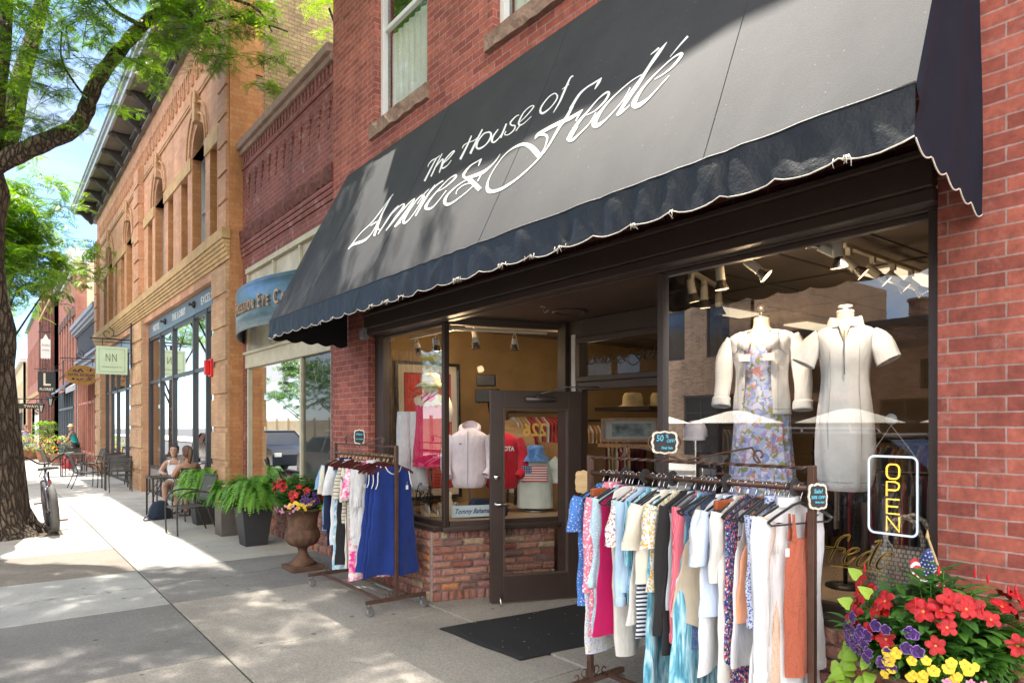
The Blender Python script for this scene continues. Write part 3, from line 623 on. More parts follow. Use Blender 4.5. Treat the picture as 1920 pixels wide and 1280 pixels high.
def spot(loc, tgt, e, ang=55):
 l = bpy.data.lights.new('track_and_fill_spot', 'SPOT'); l.energy = e; l.spot_size = math.radians(ang); l.spot_blend = .6; l.shadow_soft_size = .04; l.color = (1, .88, .72)
 o = bpy.data.objects.new('track_and_fill_spot', l); COL.objects.link(o); o.location = loc; o.rotation_euler = (Vector(tgt) - Vector(loc)).to_track_quat('-Z', 'Y').to_euler()
spot((3.64, 2.45, 2.62), (4.02, 2.5, 1.9), 9, 80); spot((3.64, 1.75, 2.62), (3.95, 1.95, 1.9), 10, 80); spot((3.70, 6.05, 2.52), (3.80, 6.3, 1.7), 9, 90); spot((4.0, 5.75, 2.52), (4.1, 6.0, 1.3), 6, 100); spot((4.5, 5.55, 2.5), (4.8, 5.8, 1.2), 5, 100)  # left window spots are added fill for the figures; bulbs there are unlit
AW = thing('awning', 'black canvas shed awning with white script lettering and frayed scalloped valance', 'awning', (3.37, 4.3, 2.6))
OX, OZ, WX, WZ = 2.46, 2.845, 3.372, 4.64
YN0, YN1, YF = .985, 1.087, 7.56
AN = Vector((-(WZ - OZ), 0, (WX - OX))).normalized()
def awn(u, v, off=0.0):
 yn = YN0 + (YN1 - YN0) * v; y = yn + (YF - yn) * u
 s = -.012 * math.sin(PI * v) * (1 + .4 * math.sin(y * 2.1)) * min(1, u * 30, (1 - u) * 30) + .007 * math.sin(y * 4.1 + 2.2 * v + 1.3 * math.sin(y * 1.7)) * math.sin(PI * v) + .003 * math.sin(y * 11 - 3 * v) * math.sin(PI * v)
 s += .004 * math.sin(y * 23 + 5 * math.sin(y * 3.1)) * max(0, .16 - v) / .16
 return Vector((OX + (WX - OX) * v, y, OZ + (WZ - OZ) * v)) + AN * (s + off)
def px2uv(px, py):
 a = Vector(ray(px, py)); o = Vector((0, 0, EYE)); p0 = Vector((OX, 0, OZ)); d = (p0 - o).dot(AN) / a.dot(AN); p = o + a * d
 v = (p.x - OX) / (WX - OX); yn = YN0 + (YN1 - YN0) * v; return (p.y - yn) / (YF - yn), v
def canvas():
 m, t, b = base('black_canvas'); P = coords(t)
 n = N(t, 'ShaderNodeTexNoise', i_Scale=2.2, i_Detail=8., i_Roughness=.7); t.links.new(P, n.inputs['Vector'])
 r = ramp(t, [(.3, (.018, .019, .024)), (.7, (.034, .034, .038))]); t.links.new(n.outputs[0], r.inputs[0])
 v = N(t, 'ShaderNodeTexVoronoi', feature='F1'); v.inputs['Scale'].default_value = 26.; t.links.new(P, v.inputs['Vector'])
 n3 = N(t, 'ShaderNodeTexNoise', i_Scale=9., i_Detail=2.); t.links.new(P, n3.inputs['Vector'])
 th = N(t, 'ShaderNodeMath', operation='MULTIPLY_ADD'); th.inputs[1].default_value = .32; th.inputs[2].default_value = -.10; t.links.new(n3.outputs[0], th.inputs[0])
 lt = N(t, 'ShaderNodeMath', operation='LESS_THAN'); t.links.new(v.outputs[0], lt.inputs[0]); t.links.new(th.outputs[0], lt.inputs[1])
 c = mixc(t, lt.outputs[0], r.outputs[0], (.12, .115, .11)); t.links.new(c, b.inputs['Base Color'])
 b.inputs['Roughness'].default_value = .74; b.inputs['Specular IOR Level'].default_value = .38; b.inputs['Sheen Weight'].default_value = .03; b.inputs['Sheen Roughness'].default_value = .45; b.inputs['Sheen Tint'].default_value = (.9, .88, .86, 1)
 n2 = N(t, 'ShaderNodeTexNoise', i_Scale=260., i_Detail=2.); t.links.new(P, n2.inputs['Vector']); bumpn(t, b, n2.outputs[0], .35, .004)
 MC['black_canvas'] = m; return m
CANV = canvas(); CANV2 = mat('valance_canvas', (.007, .0085, .013), .5, var=.25, vs=5, bump=.3, bs=22, bd=.02, spec=.5); TRIM = mat('white_piping', (.68, .64, .56), .8, var=.2, vs=60); UNDER = mat('canvas_underside', (.008, .008, .009), .9, var=.1)
m = MB(); NU, NV = 150, 24
vs = [awn(i / NU, j / NV) for j in range(NV + 1) for i in range(NU + 1)]
m.mesh(vs, [(j * (NU + 1) + i, j * (NU + 1) + i + 1, (j + 1) * (NU + 1) + i + 1, (j + 1) * (NU + 1) + i) for j in range(NV) for i in range(NU)])
m.build('slope', CANV, AW, smooth=True)
m = MB()   # second skin underneath, so the underside reads black
m.mesh([awn(i, j, -.03) for i, j in ((0.001, 0), (.999, 0), (.999, 1), (.001, 1))], [(0, 1, 2, 3)]); m.build('lining', UNDER, AW)
NSC = 26; NI = NSC * 14; NJ = 9
def scal(f):  # f 0..NSC
 k = int(f); q = f - k; rr = random.Random(k * 7 + 3); dpt = .024 + rr.uniform(-.004, .006)
 return dpt * (math.sin(PI * min(max(q, 0), 1)) ** .8)
def wr(y, g):
 k = int(y / .42); rr = random.Random(k); a = 0
 for kk in (k - 1, k, k + 1):
  rr = random.Random(kk * 13 + 5); cy0 = (kk + rr.uniform(.2, .8)) * .42; amp = rr.uniform(.004, .017); wd = rr.uniform(.035, .075); sk = rr.uniform(-.16, .16)
  d_ = (y - cy0 - sk * g) / wd; a += amp * math.exp(-d_ * d_) * math.sin(PI * min(1, g * 1.1)) * (1 if rr.random() > .35 else -1)
 a += .0025 * math.sin(y * 31 + 3 * math.sin(y * 7) + 4 * g) * g + .002 * math.sin(y * 71 + g * 9) * g
 return a
rows = []
for j in range(NJ + 1):
 g = j / NJ; row = []
 for i in range(NI + 1):
  y = YN0 + (YF - YN0) * i / NI; H_ = .185 + scal(i / 14.0)
  top = awn((y - YN0) / (YF - YN0), 0); row.append(Vector((top.x - .004 - wr(y, g) - .012 * g, y, OZ + .004 - H_ * g)))
 rows.append(row)
m = MB(); m.mesh([p for r in rows for p in r], [(j * (NI + 1) + i, j * (NI + 1) + i + 1, (j + 1) * (NI + 1) + i + 1, (j + 1) * (NI + 1) + i) for j in range(NJ) for i in range(NI)])
va = m.build('valance', CANV2, AW, smooth=True)
m = MB(); m.tube(rows[-1][::2], .0030, 5)
fr_ = random.Random(8)
for k in range(1, NSC):
 if fr_.random() < .4:
  p = rows[-1][k * 14]
  for q in range(fr_.randint(3, 7)):
   s0 = p + Vector((0, fr_.uniform(-.05, .05), .004)); m.tube([s0, s0 + Vector((fr_.uniform(-.01, .005), fr_.uniform(-.01, .01), -.015)), s0 + Vector((0, fr_.uniform(-.02, .02), -fr_.uniform(.018, .045)))], [.0024, .0018, .0009], 4)
m.build('piping', TRIM, va, smooth=True)
m = MB(); m.tube([awn(i / 80, 0, .004) for i in range(81)], .0055, 6); m.build('fold_cord', CANV2, AW, smooth=True)
def end(name, u, ysgn):
 m = MB(); yb0 = (YN0 if u == 0 else YF); yb1 = (YN1 if u == 0 else YF); n = 4; rowsE = []
 A = awn(u, 0); B = awn(u, 1); bl = Vector((OX, yb0, OZ - .185)); br_ = Vector((WX, yb1, 2.60 + (.0 if u == 0 else .03)))
 ns = 48; top = []; bot = []
 for i in range(ns + 1):
  f = i / ns; top.append(A.lerp(B, f)); p = bl.lerp(br_, f); p.z -= .03 * abs(math.sin(PI * f * 5)) ; bot.append(p)
 for j in range(9):
  g = j / 8; rowsE.append([top[i].lerp(bot[i], g) + Vector((0, ysgn * (.012 * math.sin(f_ * 9 + g * 5) * g * (1 - g) * 4), 0)) for i, f_ in enumerate([k / ns for k in range(ns + 1)])])
 m.mesh([p for r in rowsE for p in r], [(j * (ns + 1) + i, j * (ns + 1) + i + 1, (j + 1) * (ns + 1) + i + 1, (j + 1) * (ns + 1) + i) for j in range(8) for i in range(ns)])
 e = m.build('end_panel', mat('end_canvas', (.008, .012, .024), .8, var=.2, spec=.2, bump=.2, bs=20) if u == 0 else UNDER, AW, smooth=True)
 if u == 0: mm = MB(); mm.tube(bot, .0030, 5); mm.build('piping', TRIM, e, smooth=True)
end('near', 0, -1); end('far', 1, 1)
m = MB()
for u in (.13, .39, .64, .87): m.tube([awn(u + .012 * (j / 12), j / 12, .0015) for j in range(13)], .0014, 4)
m.build('seam', mat('seam_thread', (.02, .02, .025), .8), AW)
m = MB()
for y in (1.2, 2.8, 4.4, 6.0, 7.4): m.tube([(2.50, y, 2.80), (3.36, y, 2.99)], .012, 6)
m.tube([(2.49, 1.0, 2.81), (2.49, 7.5, 2.81)], .012, 6); m.build('frame_bar', BLACKM, AW)
def seg(s, ox, oy, k): return [(ox + x / k, oy + y / k, w_ / k) for x, y, w_ in s]
A_ = lambda s: seg(s, 780, 130, 5.817)
B_ = lambda s: seg(s, 640, 290, 6.0)
C_ = lambda s: seg(s, 860, 200, 7.385)
D_ = lambda s: seg(s, 1040, 60, 6.738)
HOUSE = [A_(s) for s in (
[(118, 1055, 9), (128, 1025, 9), (165, 985, 12), (215, 962, 12), (255, 935, 8)], [(212, 968, 14), (160, 1060, 17), (82, 1212, 22)],
[(280, 915, 10), (215, 1040, 15), (157, 1166, 16)], [(200, 1075, 8), (250, 1010, 12), (290, 975, 14), (275, 1040, 14), (250, 1125, 12)],
[(282, 1030, 8), (340, 980, 10), (412, 890, 12), (385, 900, 12), (315, 980, 14), (275, 1060, 18), (290, 1075, 16), (340, 1040, 9), (380, 985, 7)],
[(602, 722, 14), (560, 820, 20), (478, 980, 26)], [(500, 858, 9), (515, 825, 11), (560, 800, 10), (630, 778, 10), (665, 750, 8)], [(725, 655, 14), (660, 780, 20), (590, 920, 24)],
[(800, 680, 14), (740, 700, 12), (680, 780, 12), (658, 845, 22), (685, 862, 20), (750, 815, 10), (800, 740, 16), (808, 690, 20), (780, 678, 12)],
[(882, 640, 9), (830, 715, 14), (812, 770, 22), (840, 775, 14), (905, 700, 9), (968, 575, 14)], [(965, 580, 14), (935, 650, 18), (900, 728, 18)],
[(1105, 482, 12), (1070, 495, 10), (1010, 560, 16), (1020, 590, 16), (1060, 598, 16), (1045, 645, 14), (985, 692, 10), (945, 690, 12), (960, 655, 8)],
[(1110, 560, 8), (1180, 500, 10), (1268, 395, 12), (1235, 388, 10), (1160, 450, 12), (1105, 550, 18), (1110, 590, 20), (1160, 575, 10), (1243, 500, 7)], [(1118, 590, 12), (1070, 655, 12)],
[(1530, 275, 16), (1500, 252, 12), (1430, 295, 12), (1355, 395, 16), (1345, 455, 26), (1380, 465, 22), (1460, 405, 12), (1525, 320, 16), (1533, 270, 20)],
[(1712, 70, 16), (1680, 88, 16), (1640, 170, 22), (1600, 260, 24), (1560, 350, 20), (1490, 466, 8)], [(1585, 212, 7), (1620, 190, 9), (1668, 158, 7)])]
AMORE = [B_(s) for s in (
[(572, 434, 4), (520, 495, 6), (340, 745, 7), (200, 885, 7), (66, 1056, 5)], [(66, 1056, 6), (110, 1010, 22), (180, 985, 30), (250, 955, 22), (320, 885, 8), (370, 800, 6), (412, 712, 7)],
[(545, 472, 6), (490, 565, 16), (430, 690, 20), (356, 905, 26)], [(318, 792, 8), (370, 752, 12), (412, 735, 6)], [(398, 790, 10), (404, 836, 10), (426, 826, 5)],
[(402, 886, 10), (480, 770, 16), (560, 650, 18), (636, 566, 8)], [(497, 850, 12), (590, 720, 22), (670, 610, 20), (697, 545, 12), (640, 580, 8), (555, 665, 8)],
[(594, 805, 16), (680, 690, 24), (770, 560, 22), (815, 486, 10), (760, 525, 10), (660, 640, 8)], [(594, 806, 14), (662, 752, 5)],
[(900, 452, 12), (845, 500, 10), (750, 630, 14), (692, 735, 26), (705, 765, 24), (765, 720, 10), (860, 590, 8), (925, 475, 16), (905, 450, 16)], [(765, 720, 8), (832, 640, 5)],
[(1052, 335, 6), (960, 470, 18), (833, 692, 16)], [(985, 385, 8), (930, 440, 8), (850, 550, 6)], [(960, 470, 6), (1060, 350, 12), (1142, 288, 16)],
[(1058, 422, 6), (1160, 365, 8), (1275, 262, 20), (1282, 228, 18), (1200, 275, 8), (1090, 390, 10), (1000, 500, 16), (950, 585, 30), (972, 610, 30), (1040, 575, 12), (1177, 400, 6)],
[(1440, 250, 8), (1310, 340, 10), (1200, 440, 18), (1160, 520, 36), (1185, 558, 34), (1260, 525, 14), (1390, 415, 8), (1470, 330, 8)], [(1286, 442, 7), (1300, 395, 7), (1370, 335, 7), (1450, 305, 9)])] + [C_(s) for s in (
[(302, 705, 8), (250, 745, 12), (150, 820, 16), (68, 930, 30), (75, 975, 34), (130, 968, 14)], [(302, 705, 8), (280, 745, 20), (255, 806, 8)],
[(75, 982, 10), (160, 958, 34), (300, 890, 40), (400, 810, 22), (490, 715, 14), (545, 630, 6)], [(300, 890, 10), (238, 1010, 14)], [(120, 985, 62), (190, 1045, 66), (268, 1125, 66)])]
FEDE = [C_(s) for s in (
[(1105, 672, 80), (1010, 565, 75), (920, 515, 52), (820, 522, 34), (680, 590, 16), (570, 690, 10), (470, 830, 10), (400, 960, 14), (372, 1070, 34), (400, 1150, 62), (480, 1165, 46), (600, 1128, 36), (780, 1010, 24), (950, 860, 18), (1090, 720, 18), (1230, 540, 20), (1390, 270, 34), (1480, 150, 36), (1572, -20, 36)],
[(1043, 435, 6), (1090, 375, 44), (1230, 292, 46), (1400, 212, 50), (1560, 135, 44), (1705, 22, 8)], [(1705, 22, 8), (1650, 100, 22), (1608, 186, 8)],
[(1090, 380, 30), (1170, 378, 36), (1215, 410, 30), (1205, 490, 18), (1170, 580, 11), (1085, 712, 8)])] + [D_(s) for s in (
[(190, 970, 34), (300, 790, 26), (400, 690, 16), (480, 635, 18), (578, 560, 6)], [(578, 560, 6), (540, 620, 30), (490, 708, 8)],
[(385, 1032, 8), (500, 965, 10), (620, 840, 24), (664, 745, 30), (620, 748, 24), (520, 835, 14), (380, 1010, 18), (270, 1150, 34), (180, 1310, 50)],
[(1090, 530, 10), (950, 610, 14), (740, 780, 14), (600, 930, 26), (500, 1080, 54), (482, 1160, 62), (545, 1150, 44), (660, 1060, 15), (850, 850, 11), (942, 692, 10)],
[(1408, 116, 8), (1300, 260, 44), (1180, 435, 38), (1070, 610, 44), (930, 810, 50), (780, 1045, 34)], [(780, 1040, 34), (850, 1000, 22), (942, 918, 8)], [(1310, 190, 26), (1203, 276, 10)],
[(1258, 590, 8), (1380, 515, 10), (1500, 410, 26), (1598, 275, 34), (1560, 270, 26), (1450, 345, 14), (1250, 540, 16), (1110, 700, 26), (1015, 850, 52), (1000, 925, 66), (1065, 920, 54), (1180, 835, 24), (1320, 680, 11), (1437, 545, 10)])] + [
C_([(1620, 250, 44), (1530, 400, 50), (1510, 445, 50), (1570, 440, 34), (1660, 350, 16), (1790, 210, 10), (1878, 55, 7)])]
APOS = [D_([(1672, 42, 26), (1570, 155, 20), (1448, 304, 6)])]
def ribbons(strokes, fn, grow=0.0, minw=1.3):
 """strokes in picture px -> ribbon faces, every outline point sent through fn(px,py)"""
 m = MB()
 for s in strokes:
  P = smoothpts([(x, y, w_) for x, y, w_ in s], 5); L = []; R = []
  for i, p in enumerate(P):
   a = P[max(i - 1, 0)]; b = P[min(i + 1, len(P) - 1)]; d = Vector((b.x - a.x, b.y - a.y));
   if d.length < 1e-6: d = Vector((1, 0))
   d.normalize(); w_ = max(p.z, minw) / 2 + grow; n = Vector((-d.y, d.x)) * w_
   L.append(fn(p.x + n.x, p.y + n.y)); R.append(fn(p.x - n.x, p.y - n.y))
  n_ = len(L); m.mesh(L + R, [(i, i + 1, n_ + i + 1, n_ + i) for i in range(n_ - 1)])
 return m
LETW = mat('white_lettering', (.80, .80, .79), .6, var=.03)
def lay(off):
 def f(px, py):
  u, v = px2uv(px, py); return awn(u, v, off)
 return f
for nm, st in (('lettering_house_of', HOUSE), ('lettering_first_name', AMORE), ('lettering_second_name', FEDE), ('lettering_apostrophe', APOS)):
 ribbons(st, lay(.0035)).build('lettering', LETW, AW)
BLK = mat('black_lettering', (.012, .011, .010), .5, var=.05)
def tomap(px, py):
 u, v = px2uv(px, py); s_ = (1 - u)  # grows to the right
 yy = 4.86 - (s_ - .08) / .74 * .98; return Vector((4.65, yy, 2.265 + (v - .08) / .62 * .20))
uu = [px2uv(x, y) for st in (AMORE, FEDE) for s in st for x, y, _ in s]
u0, u1 = min(1 - a for a, _ in uu), max(1 - a for a, _ in uu); v0, v1 = min(b for _, b in uu), max(b for _, b in uu)
def tomap(px, py):
 u, v = px2uv(px, py); f = ((1 - u) - u0) / (u1 - u0); g = (v - v0) / (v1 - v0); return Vector((4.652, 4.85 - f * .92, 2.25 + g * .17))
ribbons(AMORE + FEDE, tomap, grow=.25).build('lettering', BLK, tp)
E_ = [[(682, 232, 8), (560, 258, 26), (450, 350, 34), (385, 490, 40), (310, 650, 40), (258, 775, 30)], [(682, 235, 10), (665, 290, 26), (640, 355, 8)], [(160, 480, 26), (350, 500, 34), (565, 520, 28), (540, 605, 8)],
[(640, 630, 8), (760, 590, 14), (852, 530, 34), (800, 498, 20), (700, 520, 14), (600, 630, 40), (545, 750, 50), (580, 815, 34), (670, 780, 18), (792, 680, 8)],
[(1250, 600, 8), (1150, 562, 14), (1000, 592, 18), (880, 690, 40), (815, 800, 50), (850, 862, 36), (960, 810, 18), (1080, 660, 12)], [(1325, 335, 8), (1240, 450, 50), (1150, 620, 56), (1085, 780, 50), (1085, 868, 30), (1160, 850, 10)], [(1172, 372, 8), (1290, 348, 24)],
[(1320, 710, 8), (1440, 680, 14), (1525, 625, 34), (1470, 598, 22), (1380, 612, 16), (1280, 710, 40), (1212, 840, 52), (1240, 912, 40), (1335, 895, 22), (1462, 762, 8)]]
U_ = [[(285, 848, 8), (700, 902, 9), (1200, 980, 10), (1330, 1010, 12), (1372, 1075, 14), (1330, 1135, 12), (1262, 1122, 10), (1240, 1072, 20)]]
k = 10.67; S1 = [[(1530 + x / k, 980 + y / k, w_ / k) for x, y, w_ in s] for s in E_]; SU = [[(1530 + x / k, 980 + y / k, w_ / k) for x, y, w_ in s] for s in U_]
ribbons(S1, lambda x, y: onX(x, y, 3.494), grow=.75).build('lettering_outline', GOLD, gR); ribbons(S1, lambda x, y: onX(x, y, 3.490), grow=-.35, minw=1.0).build('lettering', BLK, gR); ribbons(SU, lambda x, y: onX(x, y, 3.494)).build('lettering_underline', GOLD, gR)
S2 = [[(777 + (x - 160) / 1370 * 34, 905 + (y - 235) / 905 * 52 , w_ / 34) for x, y, w_ in s] for s in E_]
ribbons(S2, lambda x, y: onX(x, y, 3.494), grow=.2).build('lettering', BLK, gL)
COPPER = mat('bronze_brown_paint', (.115, .062, .045), .38, .35, var=.2, vs=12, bump=.15, bs=70)
RUBBER = mat('grey_rubber', (.22, .22, .22), .7, var=.1)
def scroll(c, u, v, r, turns=1.25, n=22, start=0, rad=.004, tail=None):
 """spiral in plane u,v about c"""
 c = Vector(c); u = Vector(u); v = Vector(v); pts = []
 for i in range(n + 1):
  f = i / n; a = start + f * turns * 2 * PI; rr = r * (.28 + .72 * f); pts.append(c + u * (math.cos(a) * rr) + v * (math.sin(a) * rr))
 if tail is not None: pts.append(Vector(tail))
 return pts
def make_rack(label, loc, rz=0):
 R = thing('clothes_rack', label, 'clothes rack', loc, rz, 'rolling clothes racks outside the boutique')
 L = .705; m = MB()
 for s_ in (-1, 1):
  m.box(-.30, s_ * L - .016, .11, .30, s_ * L + .016, .142)
  m.box(-.016, s_ * L - .016, .142, .016, s_ * L + .016, 1.515)
 for x in (-.15, .15): m.box(x - .013, -L + .016, .113, x + .013, L - .016, .139)
 m.build('frame', COPPER, R, bevel=.003, world=False)
 m = MB(); m.tube([(0, -L + .016, 1.41), (0, L - .016, 1.41)], .0155, 12); m.build('hanging_rail', COPPER, R, smooth=True, world=False)
 m = MB(); pts = []
 rings = []
 for i in range(61):
  y = -L + .016 + (2 * L - .032) * i / 60; a = i * .5
  rings.append([(.009 * math.cos(a + k * PI / 2) , y, 1.503 + .009 * math.sin(a + k * PI / 2)) for k in range(4)])
 m.loft(rings); m.build('twisted_bar', COPPER, R, world=False)
 m = MB()
 for s_ in (-1, 1):
  c = Vector((0, s_ * .44, 1.553)); sp = []
  for i in range(20):
   f = i / 19; a = -PI * .35 + f * 2 * PI * .95; rr = .012 + .026 * f; sp.append(c + Vector((0, s_ * math.cos(a) * rr, math.sin(a) * rr)))
  sp += [Vector((0, s_ * .40, 1.590)), Vector((0, s_ * .25, 1.562)), Vector((0, s_ * .06, 1.522)), Vector((0, s_ * .02, 1.512))]
  m.tube(sp, .0055, 6)
  for x in (-1, 1):
   for k in (0,):
    c = Vector((x * .05, s_ * L, .185)); sp = []
    for i in range(18):
     f = i / 17; a = PI * 1.2 - f * 2 * PI * .9; rr = .010 + .024 * f; sp.append(c + Vector((x * math.cos(a) * rr, 0, math.sin(a) * rr)))
    m.tube(sp + [Vector((x * .02, s_ * L, .25))], .004, 5)
    c = Vector((x * .12, s_ * L, .165)); m.tube([c + Vector((x * (.018 * math.cos(a)), 0, .018 * math.sin(a))) for a in [PI * 1.5 - q * .5 for q in range(10)]], .004, 5)
 m.build('scrollwork', COPPER, R, smooth=True, world=False)
 for x in (-.27, .27):
  for s_ in (-1, 1):
   m = MB(); y = s_ * L; m.lathe([(.012, .095), (.02, .10), (.012, .112)], 10, (x, y, 0)); m.box(x - .022, y - .022, .085, x + .022, y + .022, .098)
   for q in (-.019, .017): m.box(x - .014, y + q, .035, x + .030, y + q + .002, .09)
   c = m.build('caster', GREYM, R, world=False)
   m = MB(); m.lathe([(.02, -.014), (.036, -.013), (.038, -.006), (.038, .006), (.036, .013), (.02, .014)], 20, (x + .012, y, .039), T=Matrix.Rotation(PI / 2, 4, 'X')); m.build('wheel', RUBBER, c, smooth=True, world=False)
 return R
RACK_R = make_rack('brown metal clothes rack beside the right shop window, carrying the sale sign on its post', (2.985, 2.35, 0), math.radians(1.8))
RACK_L = make_rack('brown metal clothes rack on casters in front of the left shop window', (2.97, 6.28, 0), math.radians(-.8))
HBLACK = mat('black_velvet', (.012, .012, .013), .95, var=.1, sheen=.3); HWOOD = mat('mahogany_hanger', (.075, .018, .016), .3, var=.2, vs=8); HHOOK = mat('hook_steel', (.55, .54, .56), .25, 1, var=.05); HGOLD = mat('brass_hook', (.55, .42, .22), .3, .9, var=.08)
def hanger_parts(root, wood=False, seed=0):
 m = MB(); w_ = .205
 pts = [(-w_, 0, -.150), (-w_ * .8, 0, -.128), (-.05, 0, -.078), (0, 0, -.066), (.05, 0, -.078), (w_ * .8, 0, -.128), (w_, 0, -.150)]
 if wood:
  rings = []
  for x, y, z in pts: rings.append([(x, -.006, z - .014), (x, .006, z - .014), (x, .007, z + .006), (x, 0, z + .011), (x, -.007, z + .006)])
  m.loft(rings)
 else:
  m.tube(pts, .0065, 6); m.tube([(-w_, 0, -.150), (-w_ * .9, 0, -.165), (w_ * .9, 0, -.165), (w_, 0, -.150)], .005, 5)
 h = m.build('hanger', HWOOD if wood else HBLACK, root, smooth=not wood, world=False)
 m = MB(); r = .021
 pts = [(0, 0, -.068), (0, 0, -.045)] + [(-.001 + .006 - r * .0 + r * math.cos(a) - .004, 0, .0 + r * math.sin(a)) for a in [-.9 + q * .5 for q in range(9)]]
 m.tube(pts, .0026, 5); m.build('hook', HGOLD if wood else HHOOK, h, smooth=True, world=False)
def cloth_body(seed, L, top='collar', hw=.185, hem=.21, th=.022, fold=.014, nf=None, drop=0.0, skew=0.0, wavehem=.012, sh=.19):
 """front and back panel of a hanging garment as one closed tube; x across, -z down"""
 r = random.Random(seed); n = 44; rings = []; k1 = r.uniform(14, 22); k2 = r.uniform(30, 44); p1 = r.uniform(0, 6); p2 = r.uniform(0, 6)
 if top == 'collar': lv = [(-.060, .050), (-.078, .060), (-.092, .095), (-.120, .155), (-.142, sh), (-.165, sh + .004), (-.215, hw), (-.30, hw * .97)]
 elif top == 'tank': lv = [(-.235, .105), (-.26, .125), (-.29, .150), (-.32, hw * .92)]
 elif top == 'vneck': lv = [(-.085, .075), (-.12, .135), (-.142, sh), (-.175, sh), (-.30, hw)]
 else: lv = [(-.06, hw * .5), (-.08, hw * .9), (-.12, hw)]
 z1 = -.06 - L; z = lv[-1][0]; steps = 9
 for i in range(1, steps + 1):
  f = i / steps; lv.append((z + (z1 - z) * f, lv[len(lv) - 1][1] if False else hw + (hem - hw) * (f ** 1.2)))
 zt = lv[0][0]
 for z, w_ in lv:
  f = (zt - z) / (zt - z1); ring = []
  for i in range(n):
   a = 2 * PI * i / n; c = math.cos(a); s_ = math.sin(a); x = w_ * (1 if c > 0 else -1) * abs(c) ** .8
   A = fold * (.15 + 1.15 * f) ; y = (th * (.35 + .65 * min(1, f * 3)) ) * s_ + A * math.sin(k1 * x + p1 + 2 * f) + A * .5 * math.sin(k2 * x + p2) * (1 if s_ > 0 else .8)
   xx = x + skew * f * f + .006 * math.sin(z * 25 + p1) * (1 if c > 0 else -1) * min(1, f * 3)
   zz = z + (wavehem * math.sin(k1 * .6 * x + p2) + drop * (1 - abs(x) / .2) * -1) * (f ** 6)
   ring.append((xx, y, zz))
  rings.append(ring)
 m = MB(); m.loft(rings, cap=False); return m
def sleeve(m, seed, side, ln, r0=.055, r1=.04, splay=.03, cuff=True, yo=0, sh=.19):
 r = random.Random(seed + side * 7); n = 14; rings = []; st = 8; ph = r.uniform(0, 6); bend = r.uniform(-.02, .03)
 for i in range(st + 1):
  f = i / st; cx = side * (sh - .028 + splay * math.sin(f * PI * .5) + .012 * math.sin(f * 5 + ph) * f); cz = -.175 - ln * f + .03 * (1 - f); cy = yo + bend * f + .006 * math.sin(f * 9 + ph)
  rr = r0 + (r1 - r0) * f; ring = []
  for k in range(n):
   a = 2 * PI * k / n; q = rr * (1 + .13 * math.sin(3 * a + ph + f * 6) + .06 * math.sin(7 * a + f * 11))
   ring.append((cx + q * math.cos(a) * .95, cy + q * math.sin(a) * .5, cz + side * .35 * q * math.cos(a) * (1 - f)))
  rings.append(ring)
 m.loft(rings, cap=False)
 if cuff and ln > .35:
  x0 = rings[-1]; c = sum((Vector(p) for p in x0), Vector()) / n; g = [[tuple(c + (Vector(p) - c) * s_ + Vector((0, 0, dz))) for p in x0] for s_, dz in ((1.0, .0), (1.12, -.004), (1.12, -.045), (1.02, -.05))]; m.loft(g, cap=False)
def garment(name, label, cat, mt, loc, rz, seed, L, top='collar', slv=None, wood=False, group=None, trim=None, skirt=None, **kw):
 R = thing(name, label, cat, loc, rz, group); xs = kw.pop('xs', 1); sh = kw.get('sh', .19)
 m = cloth_body(seed, L, top, **kw)
 if slv:
  for s_ in (-1, 1): sleeve(m, seed, s_, slv, r0=.062, r1=.062 if slv < .3 else .040, splay=.055 if slv < .3 else .03, sh=sh)
 if top == 'tank':
  for s_ in (-1, 1):
   for yy in (-.012, .012):
    m.loft([[(s_ * (x - wd), yy, z), (s_ * (x + wd), yy, z), (s_ * (x + wd), yy + .003, z), (s_ * (x - wd), yy + .003, z)] for x, z, wd in ((.105, -.118, .012), (.10, -.16, .016), (.095, -.20, .022), (.095, -.245, .03))], cap=True)
 m.v = [Vector((p.x * xs, p.y, p.z)) for p in m.v]
 b = m.build('cloth', mt, R, smooth=True, world=False, sharp=1.1)
 if top == 'collar' and slv and seed % 2 == 0 and slv > .3:
  m = MB(); m.loft([[(.07 * math.cos(a) , .034 * math.sin(a), z) for a in [2 * PI * k / 16 for k in range(16)]] for z in (-.045, -.09)], cap=False); m.build('collar', mt, R, smooth=True, world=False)
 if trim:
  m = MB()
  for s_ in (-1, 1): m.tube([(s_ * .150, -.022, -.135), (s_ * .158, -.026, -.17), (s_ * .160, -.034, -.21), (s_ * .168, -.040, -.25), (s_ * .182, -.036, -.285)], .0055, 5)
  m.tube([(-.078, -.014, -.088), (-.06, -.026, -.125), (-.03, -.034, -.15), (0, -.037, -.158), (.03, -.034, -.15), (.06, -.026, -.125), (.078, -.014, -.088)], .005, 5)
  if 0:
   for s_ in (-1, 1): m.tube([(s_ * .118, -.016, -.118), (s_ * .122, -.017, -.17), (s_ * .128, -.02, -.215), (s_ * .15, -.024, -.26), (s_ * .172, -.02, -.29)], .0045, 5)
   m.tube([(-.09, -.016, -.118), (-.08, -.022, -.19), (-.04, -.03, -.225), (0, -.033, -.235), (.04, -.03, -.225), (.08, -.022, -.19), (.09, -.016, -.118)], .0045, 5)
  m.build('trim', trim, R, smooth=True, world=False)
 if seed % 3:
  m = MB(); q_ = -.14 if seed % 2 else .12; m.box(q_ - .012, -.052, -.30, q_ + .012, -.050, -.262); m.tube([(q_, -.05, -.262), (q_ + .01, -.03, -.23)], .0008, 3); m.build('price_tag', WHITEP, R, world=False)
 hanger_parts(R, wood)
 return R
F = lambda n, c, **k: fabric(n, c, **k)
